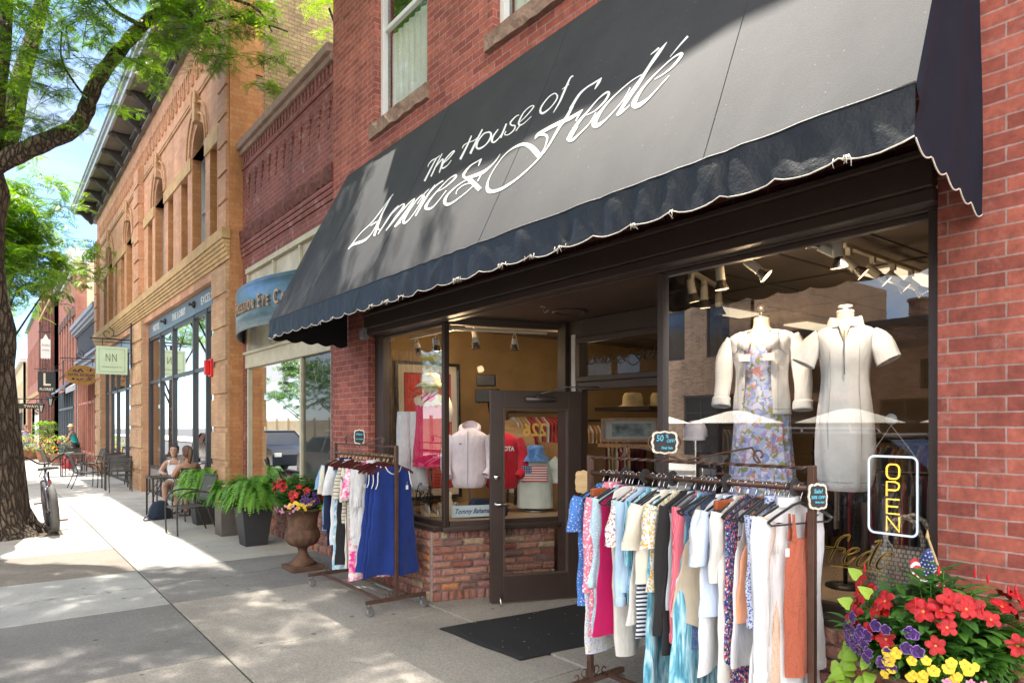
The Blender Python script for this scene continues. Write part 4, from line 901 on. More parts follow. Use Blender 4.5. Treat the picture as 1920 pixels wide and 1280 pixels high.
fw = F('cotton_white', (.72, .73, .76)); fw2 = F('linen_white', (.68, .66, .62)); fcream = F('cream_cotton', (.70, .66, .56)); fbeige = F('beige_linen', (.50, .43, .33)); fblack = F('black_cotton', (.022, .022, .024)); fmag = F('magenta', (.42, .005, .09)); fpink = F('pink_knit', (.75, .16, .22), pattern=p_stripes((.80, .22, .28), (.58, .10, .15), 60, 'X', .5)); frust = F('rust_knit', (.42, .11, .06), bump=.6, pattern=p_floral((.45, .12, .07), [(.26, .06, .035)], 110, .2)); fpeach = F('peach', (.80, .38, .22)); fpeach2 = F('crinkled_peach', (.72, .50, .38), bump=.6, pattern=p_floral((.74, .54, .42), [(.85, .74, .62), (.62, .34, .24)], 120, .22))
fsky = F('sky_blue', (.40, .55, .72)); fden = F('denim', (.05, .10, .24), pattern=p_tiedye([(.3, (.04, .08, .20)), (.7, (.16, .24, .42))], 60)); fblu = F('blue_print', (.05, .15, .45), pattern=p_floral((.07, .20, .55), [(.55, .68, .85), (.02, .07, .3)], 70, .25))
fpsw = F('pink_swirl', (.8, .3, .4), pattern=p_floral((.72, .20, .30), [(.85, .66, .70), (.85, .72, .75)], 48, .27)); flace = F('blue_lace', (.45, .66, .76), pattern=p_floral((.42, .62, .74), [(.72, .84, .88)], 90, .28)); fpais = F('pastel_paisley', (.6, .6, .8), pattern=p_floral((.62, .68, .82), [(.80, .62, .12), (.75, .30, .45), (.35, .50, .75), (.55, .72, .30)], 40, .26))
fflor = F('small_floral', (.8, .8, .8), pattern=p_floral((.78, .76, .74), [(.55, .10, .12), (.15, .22, .40), (.65, .35, .12)], 55, .27)); ftie = F('blue_tie_dye', (.2, .5, .7), pattern=p_tiedye([(.25, (.05, .12, .16)), (.40, (.08, .30, .42)), (.52, (.25, .55, .68)), (.66, (.62, .74, .80))], 7, (4.5, 4.5, .7)))
fmono = F('black_white_floral', (.5, .5, .5), pattern=p_floral((.75, .75, .76), [(.02, .02, .03), (.05, .05, .06)], 50, .3)); fstr = F('navy_white_stripe', (.5, .5, .5), pattern=p_stripes((.70, .72, .76), (.03, .035, .06), 14, 'Z', .5)); fyel = F('citrus_floral', (.8, .6, .2), pattern=p_floral((.80, .78, .72), [(.85, .45, .05), (.80, .60, .10), (.75, .30, .35), (.30, .45, .25)], 36, .3))
fmul = F('navy_multicolour_floral', (.1, .1, .3), pattern=p_floral((.02, .04, .20), [(.75, .05, .06), (.80, .30, .03), (.80, .80, .80), (.10, .30, .50), (.45, .03, .20)], 42, .30)); fbw = F('blue_white_toile', (.5, .5, .8), pattern=p_floral((.60, .65, .80), [(.05, .09, .35), (.06, .10, .38), (.08, .12, .40)], 60, .26)); fgray = F('pale_grey_blue', (.45, .50, .55))
gR_ = 'clothes on the right rack'; gL_ = 'clothes on the left rack'
SP = 1.30 / 28
right = [  # name, label, category, fabric, length, top, sleeve, kw
('dress', 'blue and white print dress at the left end of the right rack', fblu, .72, 'collar', .16, {}),
('dress', 'long pastel paisley dress second from the left end of the right rack', fpais, .98, 'collar', None, {}),
('dress', 'pink dress with white swirl print near the left end of the right rack', fpsw, .88, 'collar', .45, dict(hem=.20)),
('blouse', 'pale blue lace blouse beside the pink swirl dress', flace, .86, 'collar', .42, {}),
('skirt', 'plain magenta dress between pale blue lace and white trousers', fmag, .84, 'collar', None, dict(hem=.24)),
('trousers', 'long white linen trousers with rolled cuff on the right rack', fw2, .95, 'box', None, dict(hw=.17, hem=.15, th=.035)),
('blouse', 'small red floral blouse next to the white linen trousers', fflor, .52, 'collar', .20, {}),
('shirt', 'light blue shirt with a long sleeve hanging over white cloth', fsky, .58, 'collar', .48, {}),
('dress', 'short turquoise tie dye shirt in the middle left of the right rack', ftie, .62, 'collar', .30, dict(hem=.22)),
('blouse', 'white blouse with flared hem beneath the turquoise tie dye shirt', fw2, .72, 'collar', None, dict(hem=.25)),
('shirt', 'navy and white striped shirt on the right rack', fstr, .78, 'collar', None, {}),
('blouse', 'cream short sleeved blouse turned towards the street', fcream, .50, 'collar', .20, dict(hw=.20, hem=.22, sh=.205)),
('blouse', 'orange and yellow citrus print blouse behind the black shirt', fyel, .54, 'collar', .18, {}),
('shirt', 'long black shirt with buttoned cuff in the middle of the right rack', fblack, .83, 'collar', .58, {}),
('shirt', 'thin grey blue shirt between the black shirt and the pink cardigan', fgray, .60, 'collar', None, {}),
('cardigan', 'ribbed pink knit cardigan on the right rack', fpink, .82, 'collar', .60, {}),
('shorts', 'dark denim garment showing under the beige top', fden, .78, 'collar', None, dict(hw=.16, hem=.16)),
('top', 'sleeveless beige linen top with pointed hem with a slanting front', fbeige, .62, 'tank', None, dict(hw=.19, hem=.22, drop=.09, skew=-.05, xs=.9)),
('shirt', 'white short sleeved shirt to the right of the beige linen top', fw, .88, 'collar', .22, dict(hem=.22)),
('shirt', 'light blue striped shirt between two white shirts', F('pale_blue_stripe', (.6, .7, .85), pattern=p_stripes((.62, .70, .84), (.48, .58, .80), 60, 'X')), .60, 'collar', .22, {}),
('shirt', 'long plain white tunic left of the dark floral dress', fw2, .95, 'collar', .30, {}),
('dress', 'navy dress with bright red orange and white flowers', fmul, 1.02, 'collar', None, dict(hem=.17, hw=.18)),
('top', 'white camisole right of the bright floral dress', fw, .80, 'tank', None, {}),
('top', 'peach orange sleeveless top on a black hanger', fpeach, .58, 'tank', None, dict(hem=.19)),
('blouse', 'blue and white toile print blouse near the right post', fbw, .68, 'collar', .42, {}),
('dress', 'long crinkled peach dress near the right post', fpeach2, 1.02, 'collar', .50, {}),
('shirt', 'long sleeved white cotton shirt just left of the right post', fw, .96, 'collar', .66, dict(hem=.25, fold=.026)),
('top', 'rust coloured knit sleeveless top in front of the right post', frust, .80, 'tank', None, dict(hw=.17, hem=.16, xs=.55)),
]
rr = random.Random(3)
cR, sR = math.cos(math.radians(1.8)), math.sin(math.radians(1.8))
def on_rack(rack, y, rz0, dx=0):
 a = rack.rotation_euler.z; o = Vector(rack.location); return o + Vector((-math.sin(a) * y + dx, math.cos(a) * y, 1.41 + .0))
dropL = {5: .0}
for i, (nm, lb, mt, L, top, slv, kw) in enumerate(right):
 y = .60 - i * SP; tw = rr.uniform(-.10, .06) + (-.34 if i in (17,) else 0) + (-.22 if i in (11, 27, 26) else 0); dx = rr.uniform(-.012, .012) + (-.03 if i in (11, 17, 26) else 0)
 if i == len(right) - 1: y = -.655
 if i == len(right) - 2: y = -.60
 garment(nm, lb, nm, mt, on_rack(RACK_R, y, 0, dx), tw, 100 + i, L, top, slv, False, gR_, **kw)
for i, y in enumerate((.48, .38, .16, .04, -.07, -.20, -.30, -.39, -.50, -.55)):
 t = thing('empty_hanger', 'empty black velvet hanger squeezed between clothes of the right rack', 'hanger', on_rack(RACK_R, y + .012, 0), rr.uniform(-.1, .1), 'spare black hangers on the right rack'); hanger_parts(t)
t = thing('dress', 'long blue grey tie dye dress hanging lowest at the back of the right rack', 'dress', on_rack(RACK_R, .10, 0), .05, gR_)
cloth_body(77, 1.12, 'collar', hw=.2, hem=.26, fold=.02).build('cloth', ftie, t, smooth=True, world=False); hanger_parts(t)
t = thing('dress', 'second long tie dye dress showing at the foot of the right rack', 'dress', on_rack(RACK_R, -.12, 0), -.05, gR_)
cloth_body(78, 1.12, 'collar', hw=.2, hem=.26, fold=.02).build('cloth', ftie, t, smooth=True, world=False); hanger_parts(t)
for i, (y, lb) in enumerate(((.42, 'black size disc nearest the left end of the rail'), (.27, 'black size disc above the cream blouse'), (.08, 'black size disc in the middle of the rail'), (-.26, 'black size disc above the bright floral dress'), (-.62, 'black size disc beside the right rack post'))):
 m = MB(); c = on_rack(RACK_R, y, 0); m.lathe([(.017, -.002), (.043, -.002), (.043, .002), (.017, .002)], 20, (c.x, c.y, c.z), T=Matrix.Rotation(PI / 2, 4, 'X'), cap=False); o = m.build('size_divider', HBLACK); prop(o, lb, 'size marker', 'size discs on the right rack')
fnavy = F('navy_cotton', (.010, .022, .062)); froy = F('royal_blue', (.012, .035, .19), var=.12); fsh = F('ivory_short', (.66, .64, .52)); fblue = F('cornflower', (.22, .38, .68)); fcloud = F('cloud_tie_dye', (.3, .5, .8), pattern=p_tiedye([(.3, (.10, .30, .60)), (.45, (.30, .58, .78)), (.6, (.78, .82, .82))], 9)); fbst = F('linen_black_stripe', (.6, .55, .45), pattern=p_stripes((.62, .56, .46), (.06, .06, .07), 9, 'Z', .90)); fbs2 = F('cream_grey_stripe', (.6, .6, .5), pattern=p_stripes((.66, .62, .54), (.10, .10, .12), 11, 'X', .82)); fpk = F('pink_white_tie_dye', (.8, .2, .4), pattern=p_tiedye([(.38, (.78, .06, .30)), (.5, (.85, .35, .50)), (.58, (.82, .76, .76))], 16))
fgau = F('white_gauze', (.62, .62, .63), bump=.6)
left = [
('shirt', 'cornflower blue shirt at the far end of the left rack', fblue, .74, 'collar', .20, {}),
('shirt', 'ivory short sleeved shirt second from the far end of the left rack', fsh, .52, 'collar', .24, {}),
('sweater', 'navy sweater with white stars on the left rack', fnavy, .88, 'collar', .55, dict(hem=.2)),
('shirt', 'white cotton t-shirt right of the navy star sweater', fw, .86, 'collar', .24, {}),
('dress', 'pale blue and white cloud dyed dress on the left rack', fcloud, 1.10, 'collar', None, {}),
('dress', 'black dress mostly hidden behind the cloud dyed dress', fblack, 1.06, 'tank', None, {}),
('shirt', 'linen shirt with thin black stripes on the left rack', fbst, .62, 'collar', .26, dict(hem=.19)),
('dress', 'cream and grey striped dress below the linen striped shirt', fbs2, 1.04, 'collar', .28, {}),
('shirt', 'second striped short sleeved shirt next to pink tie dye', fbst, .55, 'collar', .26, {}),
('dress', 'pink and white tie dye dress on the left rack', fpk, 1.14, 'collar', .24, {}),
('shirt', 'crumpled white gauze shirt with long sleeves on the left rack', fgau, .80, 'collar', .56, {}),
('shirt', 'second white gauze shirt behind the blue dresses', fgau, .95, 'collar', .30, {}),
('dress', 'royal blue sleeveless dress with white trim behind the last one', froy, 1.0, 'vneck', None, dict(hem=.27, fold=.022, sh=.165, hw=.18)),
('dress', 'royal blue sleeveless dress between the two white trimmed ones', froy, 1.04, 'vneck', None, dict(hem=.27, fold=.022, sh=.165, hw=.18)),
('dress', 'royal blue sleeveless dress with white trim at the near end of the left rack', froy, 1.02, 'vneck', None, dict(hem=.28, fold=.022, sh=.165, hw=.185)),
]
for i, (nm, lb, mt, L, top, slv, kw) in enumerate(left):
 y = .60 - i * .082;
 if i >= 12: y = (-.45, -.53, -.64)[i - 12]
 R_ = garment(nm, lb, nm, mt, on_rack(RACK_L, y, 0, rr.uniform(-.01, .01)), rr.uniform(-.12, .1) - (.15 if i == 14 else 0), 200 + i, L, top, slv, True, gL_, trim=(fw if mt is froy else None), **kw)
 if i == 2:
  m = MB()
  for cx, cz, r_ in ((-.12, -.50, .045), (-.04, -.47, .03), (-.15, -.78, .04), (.08, -.55, .045)):
   m.mesh([(cx, -.062, cz)] + [(cx + (r_ if k % 2 == 0 else r_ * .42) * math.cos(PI / 2 + k * PI / 5), -.062, cz + (r_ if k % 2 == 0 else r_ * .42) * math.sin(PI / 2 + k * PI / 5)) for k in range(10)], [(0, k + 1, (k + 1) % 10 + 1) for k in range(10)])
  m.build('stars', fw, R_, world=False)
for i in range(12):
 t = thing('empty_hanger', 'empty mahogany hanger with brass hook among clothes of the left rack', 'hanger', on_rack(RACK_L, .57 - i * .1, 0), rr.uniform(-.15, .15), 'spare wooden hangers on the left rack'); hanger_parts(t, True)
CHALK = mat('chalk_board', (.035, .035, .04), .8, var=.2, vs=20); CBLUE = mat('chalk_blue', (.12, .55, .75), .9, var=.1); CWHITE = mat('chalk_border', (.72, .66, .56), .8, var=.15, vs=40)
def plaque(w_, h_, n=72, bumps=1):
 out = []
 for i in range(n):
  a = 2 * PI * i / n; c, s_ = math.cos(a), math.sin(a); k = 1 - .16 * math.cos(4 * a) * -1 * .6
  r = 1 / max(abs(c), abs(s_)) ; r = min(r, 1.16); wv = 1 + .05 * math.cos(8 * a) + .015 * math.cos(24 * a)
  out.append((w_ / 2 * c * r * wv, h_ / 2 * s_ * r * wv))
 return out
def chalk_sign(label, c, face, w_, h_, lines, ring=True, rot=0):
 c = Vector(c); face = Vector(face).normalized(); x = Vector((0, 0, 1)).cross(face).normalized(); up = face.cross(x)
 T = frame_T(c, x, up) @ Matrix.Rotation(rot, 4, 'Z'); R = thing('chalkboard_sign', label, 'sign', c, group='small chalkboard signs on the racks')
 po = plaque(w_, h_); m = MB(); m.prism(po, .008, T @ Matrix.Translation((0, 0, -.008))); m.build('border', CWHITE, R)
 m = MB(); m.prism([(a * .84, b * .84) for a, b in po], .0015, T @ Matrix.Translation((0, 0, .0005))); m.build('board', CHALK, R)
 for tx, sz, px_, py_, sh_ in lines: text_mesh(tx, sz, T @ Matrix.Translation((px_, py_, .0028)), 'chalk_writing', CBLUE, R, extrude=.0004, sx=.85, shear=sh_, bold=.0004)
 if ring:
  m = MB(); m.tube([T @ Vector((w_ * .62 * math.cos(a), h_ * .5 * math.sin(a), -.013)) for a in [2 * PI * k / 28 for k in range(29)]], .0045, 6); m.tube([T @ Vector((0, -h_ * .5, -.013)), T @ Vector((0, -h_ * .75, -.013))], .005, 6); m.build('ring_holder', COPPER, R, smooth=True)
 return R
chalk_sign('chalkboard sign reading 50% off final sale, clipped above the right rack', on_rack(RACK_R, .13, 0) + Vector((-.005, 0, .195)), (-.62, -.78, 0), .145, .125, [('50', .048, -.028, .008, .1), ('%', .028, .012, .026, .1), ('OFF!', .026, .032, .0, .1), ('Final Sale', .020, .012, -.036, .2)])
chalk_sign('chalkboard sale sign fixed to the right post of the right rack', on_rack(RACK_R, -.705, 0) + Vector((.0, -.028, -.035)), (-.55, -.83, .05), .088, .118, [('Sale!', .026, .0, .016, .2), ('50% OFF!', .020, .0, -.010, .15), ('FINAL SALE', .010, .006, -.029, .1)], ring=False)
chalk_sign('chalkboard sign reading new arrivals above the left rack', on_rack(RACK_L, .10, 0) + Vector((0, 0, .175)), (-.42, -.9, 0), .105, .145, [('New', .036, 0, .015, .1), ('Arrivals', .026, 0, -.030, .1)])
m = MB(); c = on_rack(RACK_R, .735, 0) + Vector((-.03, 0, -.06)); T = frame_T(c, (.78, -.62, 0), (0, 0, 1)); m.prism(plaque(.10, .14), .006, T)
o = m.build('wooden_plaque', mat('plywood', (.50, .34, .17), .7, var=.15, vs=8, stretch=(1, 1, 8))); prop(o, 'bare wooden back of a sign at the left post of the right rack', 'sign')
for y, lb in ((.50, 'wooden trouser hanger near the left end of the right rack'), (-.33, 'wooden clip hanger right of the light blue shirt')):
 t = thing('wooden_hanger', lb, 'hanger', on_rack(RACK_R, y, 0), -.05); m = MB(); m.box(-.19, -.012, -.125, .19, .012, -.075); m.build('bar', mat('varnished_wood', (.32, .08, .03), .3, var=.3, vs=5, stretch=(1, 1, 6)), t, world=False, bevel=.008)
 m = MB(); m.tube([(0, 0, -.08), (0, 0, -.045)] + [(.001 + .021 * math.cos(a), 0, .021 * math.sin(a)) for a in [-.9 + q * .5 for q in range(9)]], .0026, 5); m.build('hook', HGOLD, t, world=False)
 for x in (-.12, .12):
  m = MB(); m.box(x - .008, -.018, -.16, x + .008, .018, -.10); m.build('clip', HGOLD, t, world=False)
m = MB(); n = 30; mx = mat('black_door_mat', (.022, .022, .023), .95, var=.3, vs=90, bump=1., bs=200, bd=.01)
c = [Vector((2.98, 4.86, 0)), Vector((3.04, 3.86, 0)), Vector((4.48, 3.70, 0)), Vector((4.46, 4.72, 0))]
grid = []
for j in range(n + 1):
 for i in range(n + 1):
  u, v = i / n, j / n; p = (c[0] * (1 - u) + c[3] * u) * (1 - v) + (c[1] * (1 - u) + c[2] * u) * v; e = min(u, 1 - u, v, 1 - v); k = 0
  if (u < .08 or u > .92) and (v < .08 or v > .92):
   pass
  grid.append(p + Vector((.008 * math.sin(v * 9), .008 * math.sin(u * 8), .028 + .006 * math.sin(u * 7) * math.sin(v * 5) - (.010 if e < .03 else 0))))
m.mesh(grid, [(j * (n + 1) + i, j * (n + 1) + i + 1, (j + 1) * (n + 1) + i + 1, (j + 1) * (n + 1) + i) for j in range(n) for i in range(n)])
o = m.build('door_mat', mx, smooth=True); sol = o.modifiers.new('thick', 'SOLIDIFY'); sol.thickness = .01; sol.offset = -1; prop(o, 'black ribbed door mat lying at the entry step', 'door mat')
m = MB(); lr = random.Random(5)
for k in range(46):
 if k < 26: x, y, z = lr.uniform(3.05, 4.1), lr.uniform(3.9, 4.8), .042
 else: x, y, z = lr.uniform(.2, 3.0), lr.uniform(2.8, 9), .004
 a = lr.uniform(0, 6); s_ = lr.uniform(.006, .013); d = Vector((math.cos(a), math.sin(a), 0)); e = Vector((-d.y, d.x, 0))
 p = Vector((x, y, z)); m.face([p - d * s_, p + e * s_ * .45 + Vector((0, 0, .003)), p + d * s_, p - e * s_ * .45 + Vector((0, 0, .002))])
o = m.build('leaf_litter', mat('dry_leaf', (.42, .30, .10), .8, var=.5, vs=6)); prop(o, kind='stuff')
SKINM = mat('mannequin_cream', (.62, .50, .36), .55, var=.05); DKM = mat('dark_iron', (.03, .025, .022), .4, .6, var=.1)
def ell(z, rx, ry, n=40, cx=0, cy=0, fold=0, k=9, ph=0, tilt=0):
 return [(cx + rx * (1 + fold * math.sin(k * a + ph) + fold * .5 * math.sin((k * 1.7) // 1 * a + ph * 2)) * math.cos(a), cy + ry * (1 + fold * math.sin(k * a + ph) + fold * .5 * math.sin((k * 1.7) // 1 * a + ph * 2)) * math.sin(a), z + tilt * math.cos(a)) for a in [2 * PI * i / n for i in range(n)]]
def interp(prof, steps):
 out = []
 P = smoothpts([(a, b, c) for a, b, c in prof], steps); return [(p.x, p.y, p.z) for p in P]
TORSO = [(-.62, .155, .105), (-.55, .165, .115), (-.45, .150, .105), (-.36, .120, .088), (-.28, .118, .088), (-.18, .145, .108), (-.10, .165, .112), (-.04, .185, .085), (-.01, .150, .070), (.01, .085, .058), (.03, .055, .050), (.09, .050, .048)]
def torso_mb(grow=0.0, z0=-.62, z1=.10, fold=0, k=9, seed=0, prof=None, cap=True, n=40):
 m = MB(); P = [p for p in interp(prof or TORSO, 3) if z0 - 1e-6 <= p[0] <= z1 + 1e-6]
 m.loft([ell(z, rx + grow, ry + grow, n, fold=fold * (i / len(P) if False else 1), k=k, ph=seed + z * 3) for i, (z, rx, ry) in enumerate(P)], cap); return m
def arm_tube(m, pts, rad, n=14, fold=.06, seed=0, cap=False, flat=.8):
 P = smoothpts(pts, 4); R = []
 for i in range(len(P)):
  f = i / (len(P) - 1) * (len(rad) - 1); a = int(min(f, len(rad) - 2)); R.append(rad[a] + (rad[a + 1] - rad[a]) * (f - a))
 rings = []; prev = None
 for i, p in enumerate(P):
  t = (P[min(i + 1, len(P) - 1)] - P[max(i - 1, 0)]).normalized(); u = t.cross(Vector((0, 1, 0)))
  if u.length < .1: u = t.cross(Vector((1, 0, 0)))
  u.normalize(); w_ = t.cross(u)
  rings.append([p + u * (R[i] * math.cos(a) * (1 + fold * math.sin(3 * a + i * .8 + seed))) + w_ * (R[i] * flat * math.sin(a) * (1 + fold * math.sin(5 * a + i * 1.1 + seed))) for a in [2 * PI * k / n for k in range(n)]])
 m.loft(rings, cap); return m
def mannequin(label, loc, rz, grp='mannequins in the shop windows', pole=True, knob='ball'):
 R = thing('mannequin', label, 'mannequin', loc, rz, grp)
 torso_mb().build('body', SKINM, R, smooth=True, world=False)
 m = MB(); m.lathe([(.050, .09), (.054, .095), (.050, .105), (.02, .11), (.015, .12)] + ([(.016, .125), (.028, .135), (.034, .152), (.028, .17), (.010, .183), (.001, .185)] if knob == 'ball' else [(.045, .125), (.04, .135), (.001, .14)]), 18)
 m.build('neck_cap', mat('pewter', (.35, .33, .30), .25, .9) if knob == 'ball' else WHITEP, R, smooth=True, world=False)
 if pole:
  h = loc[2] - .77; m = MB(); m.tube([(0, 0, -.62), (0, 0, -h + .02)], .013, 8); m.lathe([(.12, -h + .0), (.12, -h + .012), (.02, -h + .022)], 20); m.build('pole', DKM, R, smooth=True, world=False)
 return R
fmax = F('lilac_floral_chiffon', (.4, .4, .8), pattern=p_floral((.46, .54, .84), [(.66, .30, .28), (.46, .36, .72), (.26, .36, .72), (.30, .34, .14), (.62, .68, .86)], 12, .36, 2.), bump=.35)
A = mannequin('mannequin in lilac floral maxi dress and white denim jacket, left in the right window', (4.02, 2.545, 2.31), math.radians(-70))
DP = [(-1.17, .215, .16), (-1.0, .205, .155), (-.8, .190, .145), (-.62, .178, .135), (-.5, .172, .125), (-.36, .128, .095), (-.28, .124, .094), (-.18, .150, .114), (-.10, .155, .112), (-.06, .12, .085)]
m = MB(); m.loft([ell(z, rx, ry, 72, fold=.05 * min(1, max(0, (-.3 - z) / .6)), k=15, ph=z) for z, rx, ry in interp(DP, 5)], False)
for s_ in (-1, 1): m.tube([(s_ * .07, -.105, -.09), (s_ * .075, -.085, -.03), (s_ * .08, -.04, .0), (s_ * .08, .05, -.04)], .010, 5)
m.build('maxi_dress', fmax, A, smooth=True, world=False)
fden2 = F('white_denim', (.80, .80, .80), bump=.2)
m = MB()
JP = [(-.54, .180, .130), (-.46, .175, .125), (-.30, .160, .118), (-.18, .172, .128), (-.10, .188, .130), (-.04, .205, .105), (-.005, .165, .085), (.01, .10, .07)]
rg_ = []
for z, rx, ry in interp(JP, 4):
 op = .50 - .10 * (z + .1)   # the open front (towards local -y)
 rg_.append([(rx * 1.03 * math.cos(a), ry * 1.06 * math.sin(a) + .004 * math.sin(z * 60 + a * 7), z) for a in [-PI / 2 + op + (2 * PI - 2 * op) * i / 44 for i in range(45)]])
m.loft(rg_, False, close=False)
arm_tube(m, [(.175, 0, -.05), (.235, .0, -.16), (.255, -.01, -.32), (.262, -.04, -.47)], [.062, .062, .056, .050], seed=1); arm_tube(m, [(-.175, 0, -.05), (-.235, .0, -.16), (-.25, -.01, -.32), (-.25, -.05, -.44)], [.062, .062, .056, .050], seed=2)
arm_tube(m, [(.262, -.038, -.455), (.264, -.05, -.515)], [.060, .062], seed=3); arm_tube(m, [(-.25, -.045, -.425), (-.25, -.06, -.485)], [.060, .062], seed=4)
for s_ in (-1, 1): m.mesh([(s_ * .065, -.10, -.02), (s_ * .12, -.085, -.0), (s_ * .13, -.115, -.10), (s_ * .055, -.140, -.14), (s_ * .04, -.125, -.06)], [(0, 1, 2, 3, 4)])
for s_ in (-1, 1): m.box(s_ * .075 - .035, -.150, -.20, s_ * .075 + .035, -.138, -.155)
bt = MB()
for z in (-.47, -.38, -.29, -.20, -.12): bt.lathe([(.001, 0), (.008, 0), (.008, .004), (.001, .005)], 8, (-.088, -.133 + .02 * abs(z + .3), z), T=Matrix.Rotation(PI / 2, 4, 'X'))
bt.build('buttons', GREYM, A, world=False); sm = MB()
for s_ in (-1, 1):
 sm.tube([(s_ * .125, -.112, z) for z in (-.20, -.35, -.52)], .0022, 4); sm.tube([(s_ * .08, -.120, -.02), (s_ * .13, -.105, -.12), (s_ * .17, -.06, -.16)], .0022, 4)
sm.tube([(.184 * math.cos(a), .134 * math.sin(a), -.505) for a in [-PI / 2 + .55 + (2 * PI - 1.1) * k / 30 for k in range(31)]], .0024, 4); sm.build('seams', mat('seam_grey', (.45, .45, .44), .8), A, world=False)
j = m.build('jacket', fden2, A, smooth=True, world=False, sharp=.9); sol = j.modifiers.new('t', 'SOLIDIFY'); sol.thickness = .004
B = mannequin('mannequin in short white half zip dress, right in the right window', (3.92, 1.945, 2.255), math.radians(-66), knob='disc')
fwd = F('white_waffle_dress', (.80, .80, .80), bump=.12)
DP = [(-.93, .120, .10), (-.90, .150, .120), (-.84, .168, .13), (-.75, .176, .135), (-.6, .172, .130), (-.45, .158, .118), (-.34, .143, .108), (-.26, .140, .106), (-.16, .152, .120), (-.08, .168, .116), (-.03, .180, .095), (0, .150, .080), (.02, .090, .070)]
m = MB(); m.loft([ell(z, rx, ry, 60, fold=.022 * (1 + max(0, -z - .3)), k=7, ph=z * 3) for z, rx, ry in interp(DP, 4)], False)
arm_tube(m, [(.140, 0, -.050), (.200, -.005, -.10), (.248, -.02, -.195)], [.062, .070, .074], seed=5, fold=.05); arm_tube(m, [(-.140, 0, -.050), (-.200, -.005, -.10), (-.248, -.02, -.195)], [.062, .070, .074], seed=6, fold=.05)
m.loft([[(math.cos(a) * r, math.sin(a) * r * .85, z + (.02 if abs(a - PI / 2) < 1.2 else 0)) for a in [-PI / 2 + .32 + (2 * PI - .64) * k / 24 for k in range(25)]] for r, z in ((.082, .0), (.082, .05), (.100, .055), (.112, .005))], False, close=False)
m.build('dress', fwd, B, smooth=True, world=False, sharp=1.1)
sm = MB()
for s_ in (-1, 1): sm.tube([(s_ * .085, -.098, -.08), (s_ * .080, -.112, -.30), (s_ * .095, -.118, -.55), (s_ * .09, -.110, -.88)], .0020, 4)
sm.tube([(.160 * math.cos(a), .128 * math.sin(a), -.875) for a in [2 * PI * k / 30 for k in range(31)]], .0022, 4); sm.build('seams', MC['seam_grey'], B, world=False)
m = MB(); m.tube([(0, -.128, -.02), (0, -.140, -.10), (0, -.132, -.22), (0, -.118, -.27)], .003, 5); m.box(-.004, -.14, -.12, .004, -.134, -.095); m.build('zip', GREYM, B, world=False)
m = MB(); m.mesh([(-.045, -.080, .045), (.045, -.080, .045), (.022, -.120, -.02), (0, -.132, -.09), (-.022, -.120, -.02)], [(0, 1, 2, 3, 4)]); m.build('open_neck', SKINM, B, world=False)
A.scale = (.99, .97, 1); B.scale = (.90, .92, 1)
C = mannequin('mannequin in hot pink sleeveless dress and straw bucket hat beside the poster', (3.74, 6.28, 2.02), math.radians(-50), knob='disc')
fpk2 = F('hot_pink_cotton', (.62, .015, .10), bump=.5)
DP = [(-.76, .19, .14), (-.6, .185, .135), (-.4, .165, .12), (-.2, .155, .118), (-.10, .165, .11), (-.03, .15, .085), (0, .10, .07), (.03, .06, .055)]
m = MB(); m.loft([ell(z, rx, ry, 60, fold=.03 * min(1, max(.15, -z * 2)), k=13, ph=z) for z, rx, ry in interp(DP, 4)], False); m.build('dress', fpk2, C, smooth=True, world=False)
STRAW = mat('straw', (.62, .50, .28), .8, var=.12, vs=40, bump=.5, bs=150, bd=.004)
m = MB(); m.loft([ell(z, r, r * 1.1, 36) for r, z in ((.165, .085), (.135, .115), (.108, .135), (.102, .18), (.092, .22), (.06, .235), (.002, .24))], False); h = m.build('bucket_hat', STRAW, C, smooth=True, world=False)
h.modifiers.new('t', 'SOLIDIFY').thickness = .006
m = MB(); m.tube([(.17, 0, -.06), (.21, .01, -.16), (.20, .0, -.28)], [.05, .042, .036], 12); m.ball((.17, 0, -.06), .052); m.build('arm', SKINM, C, smooth=True, world=False)
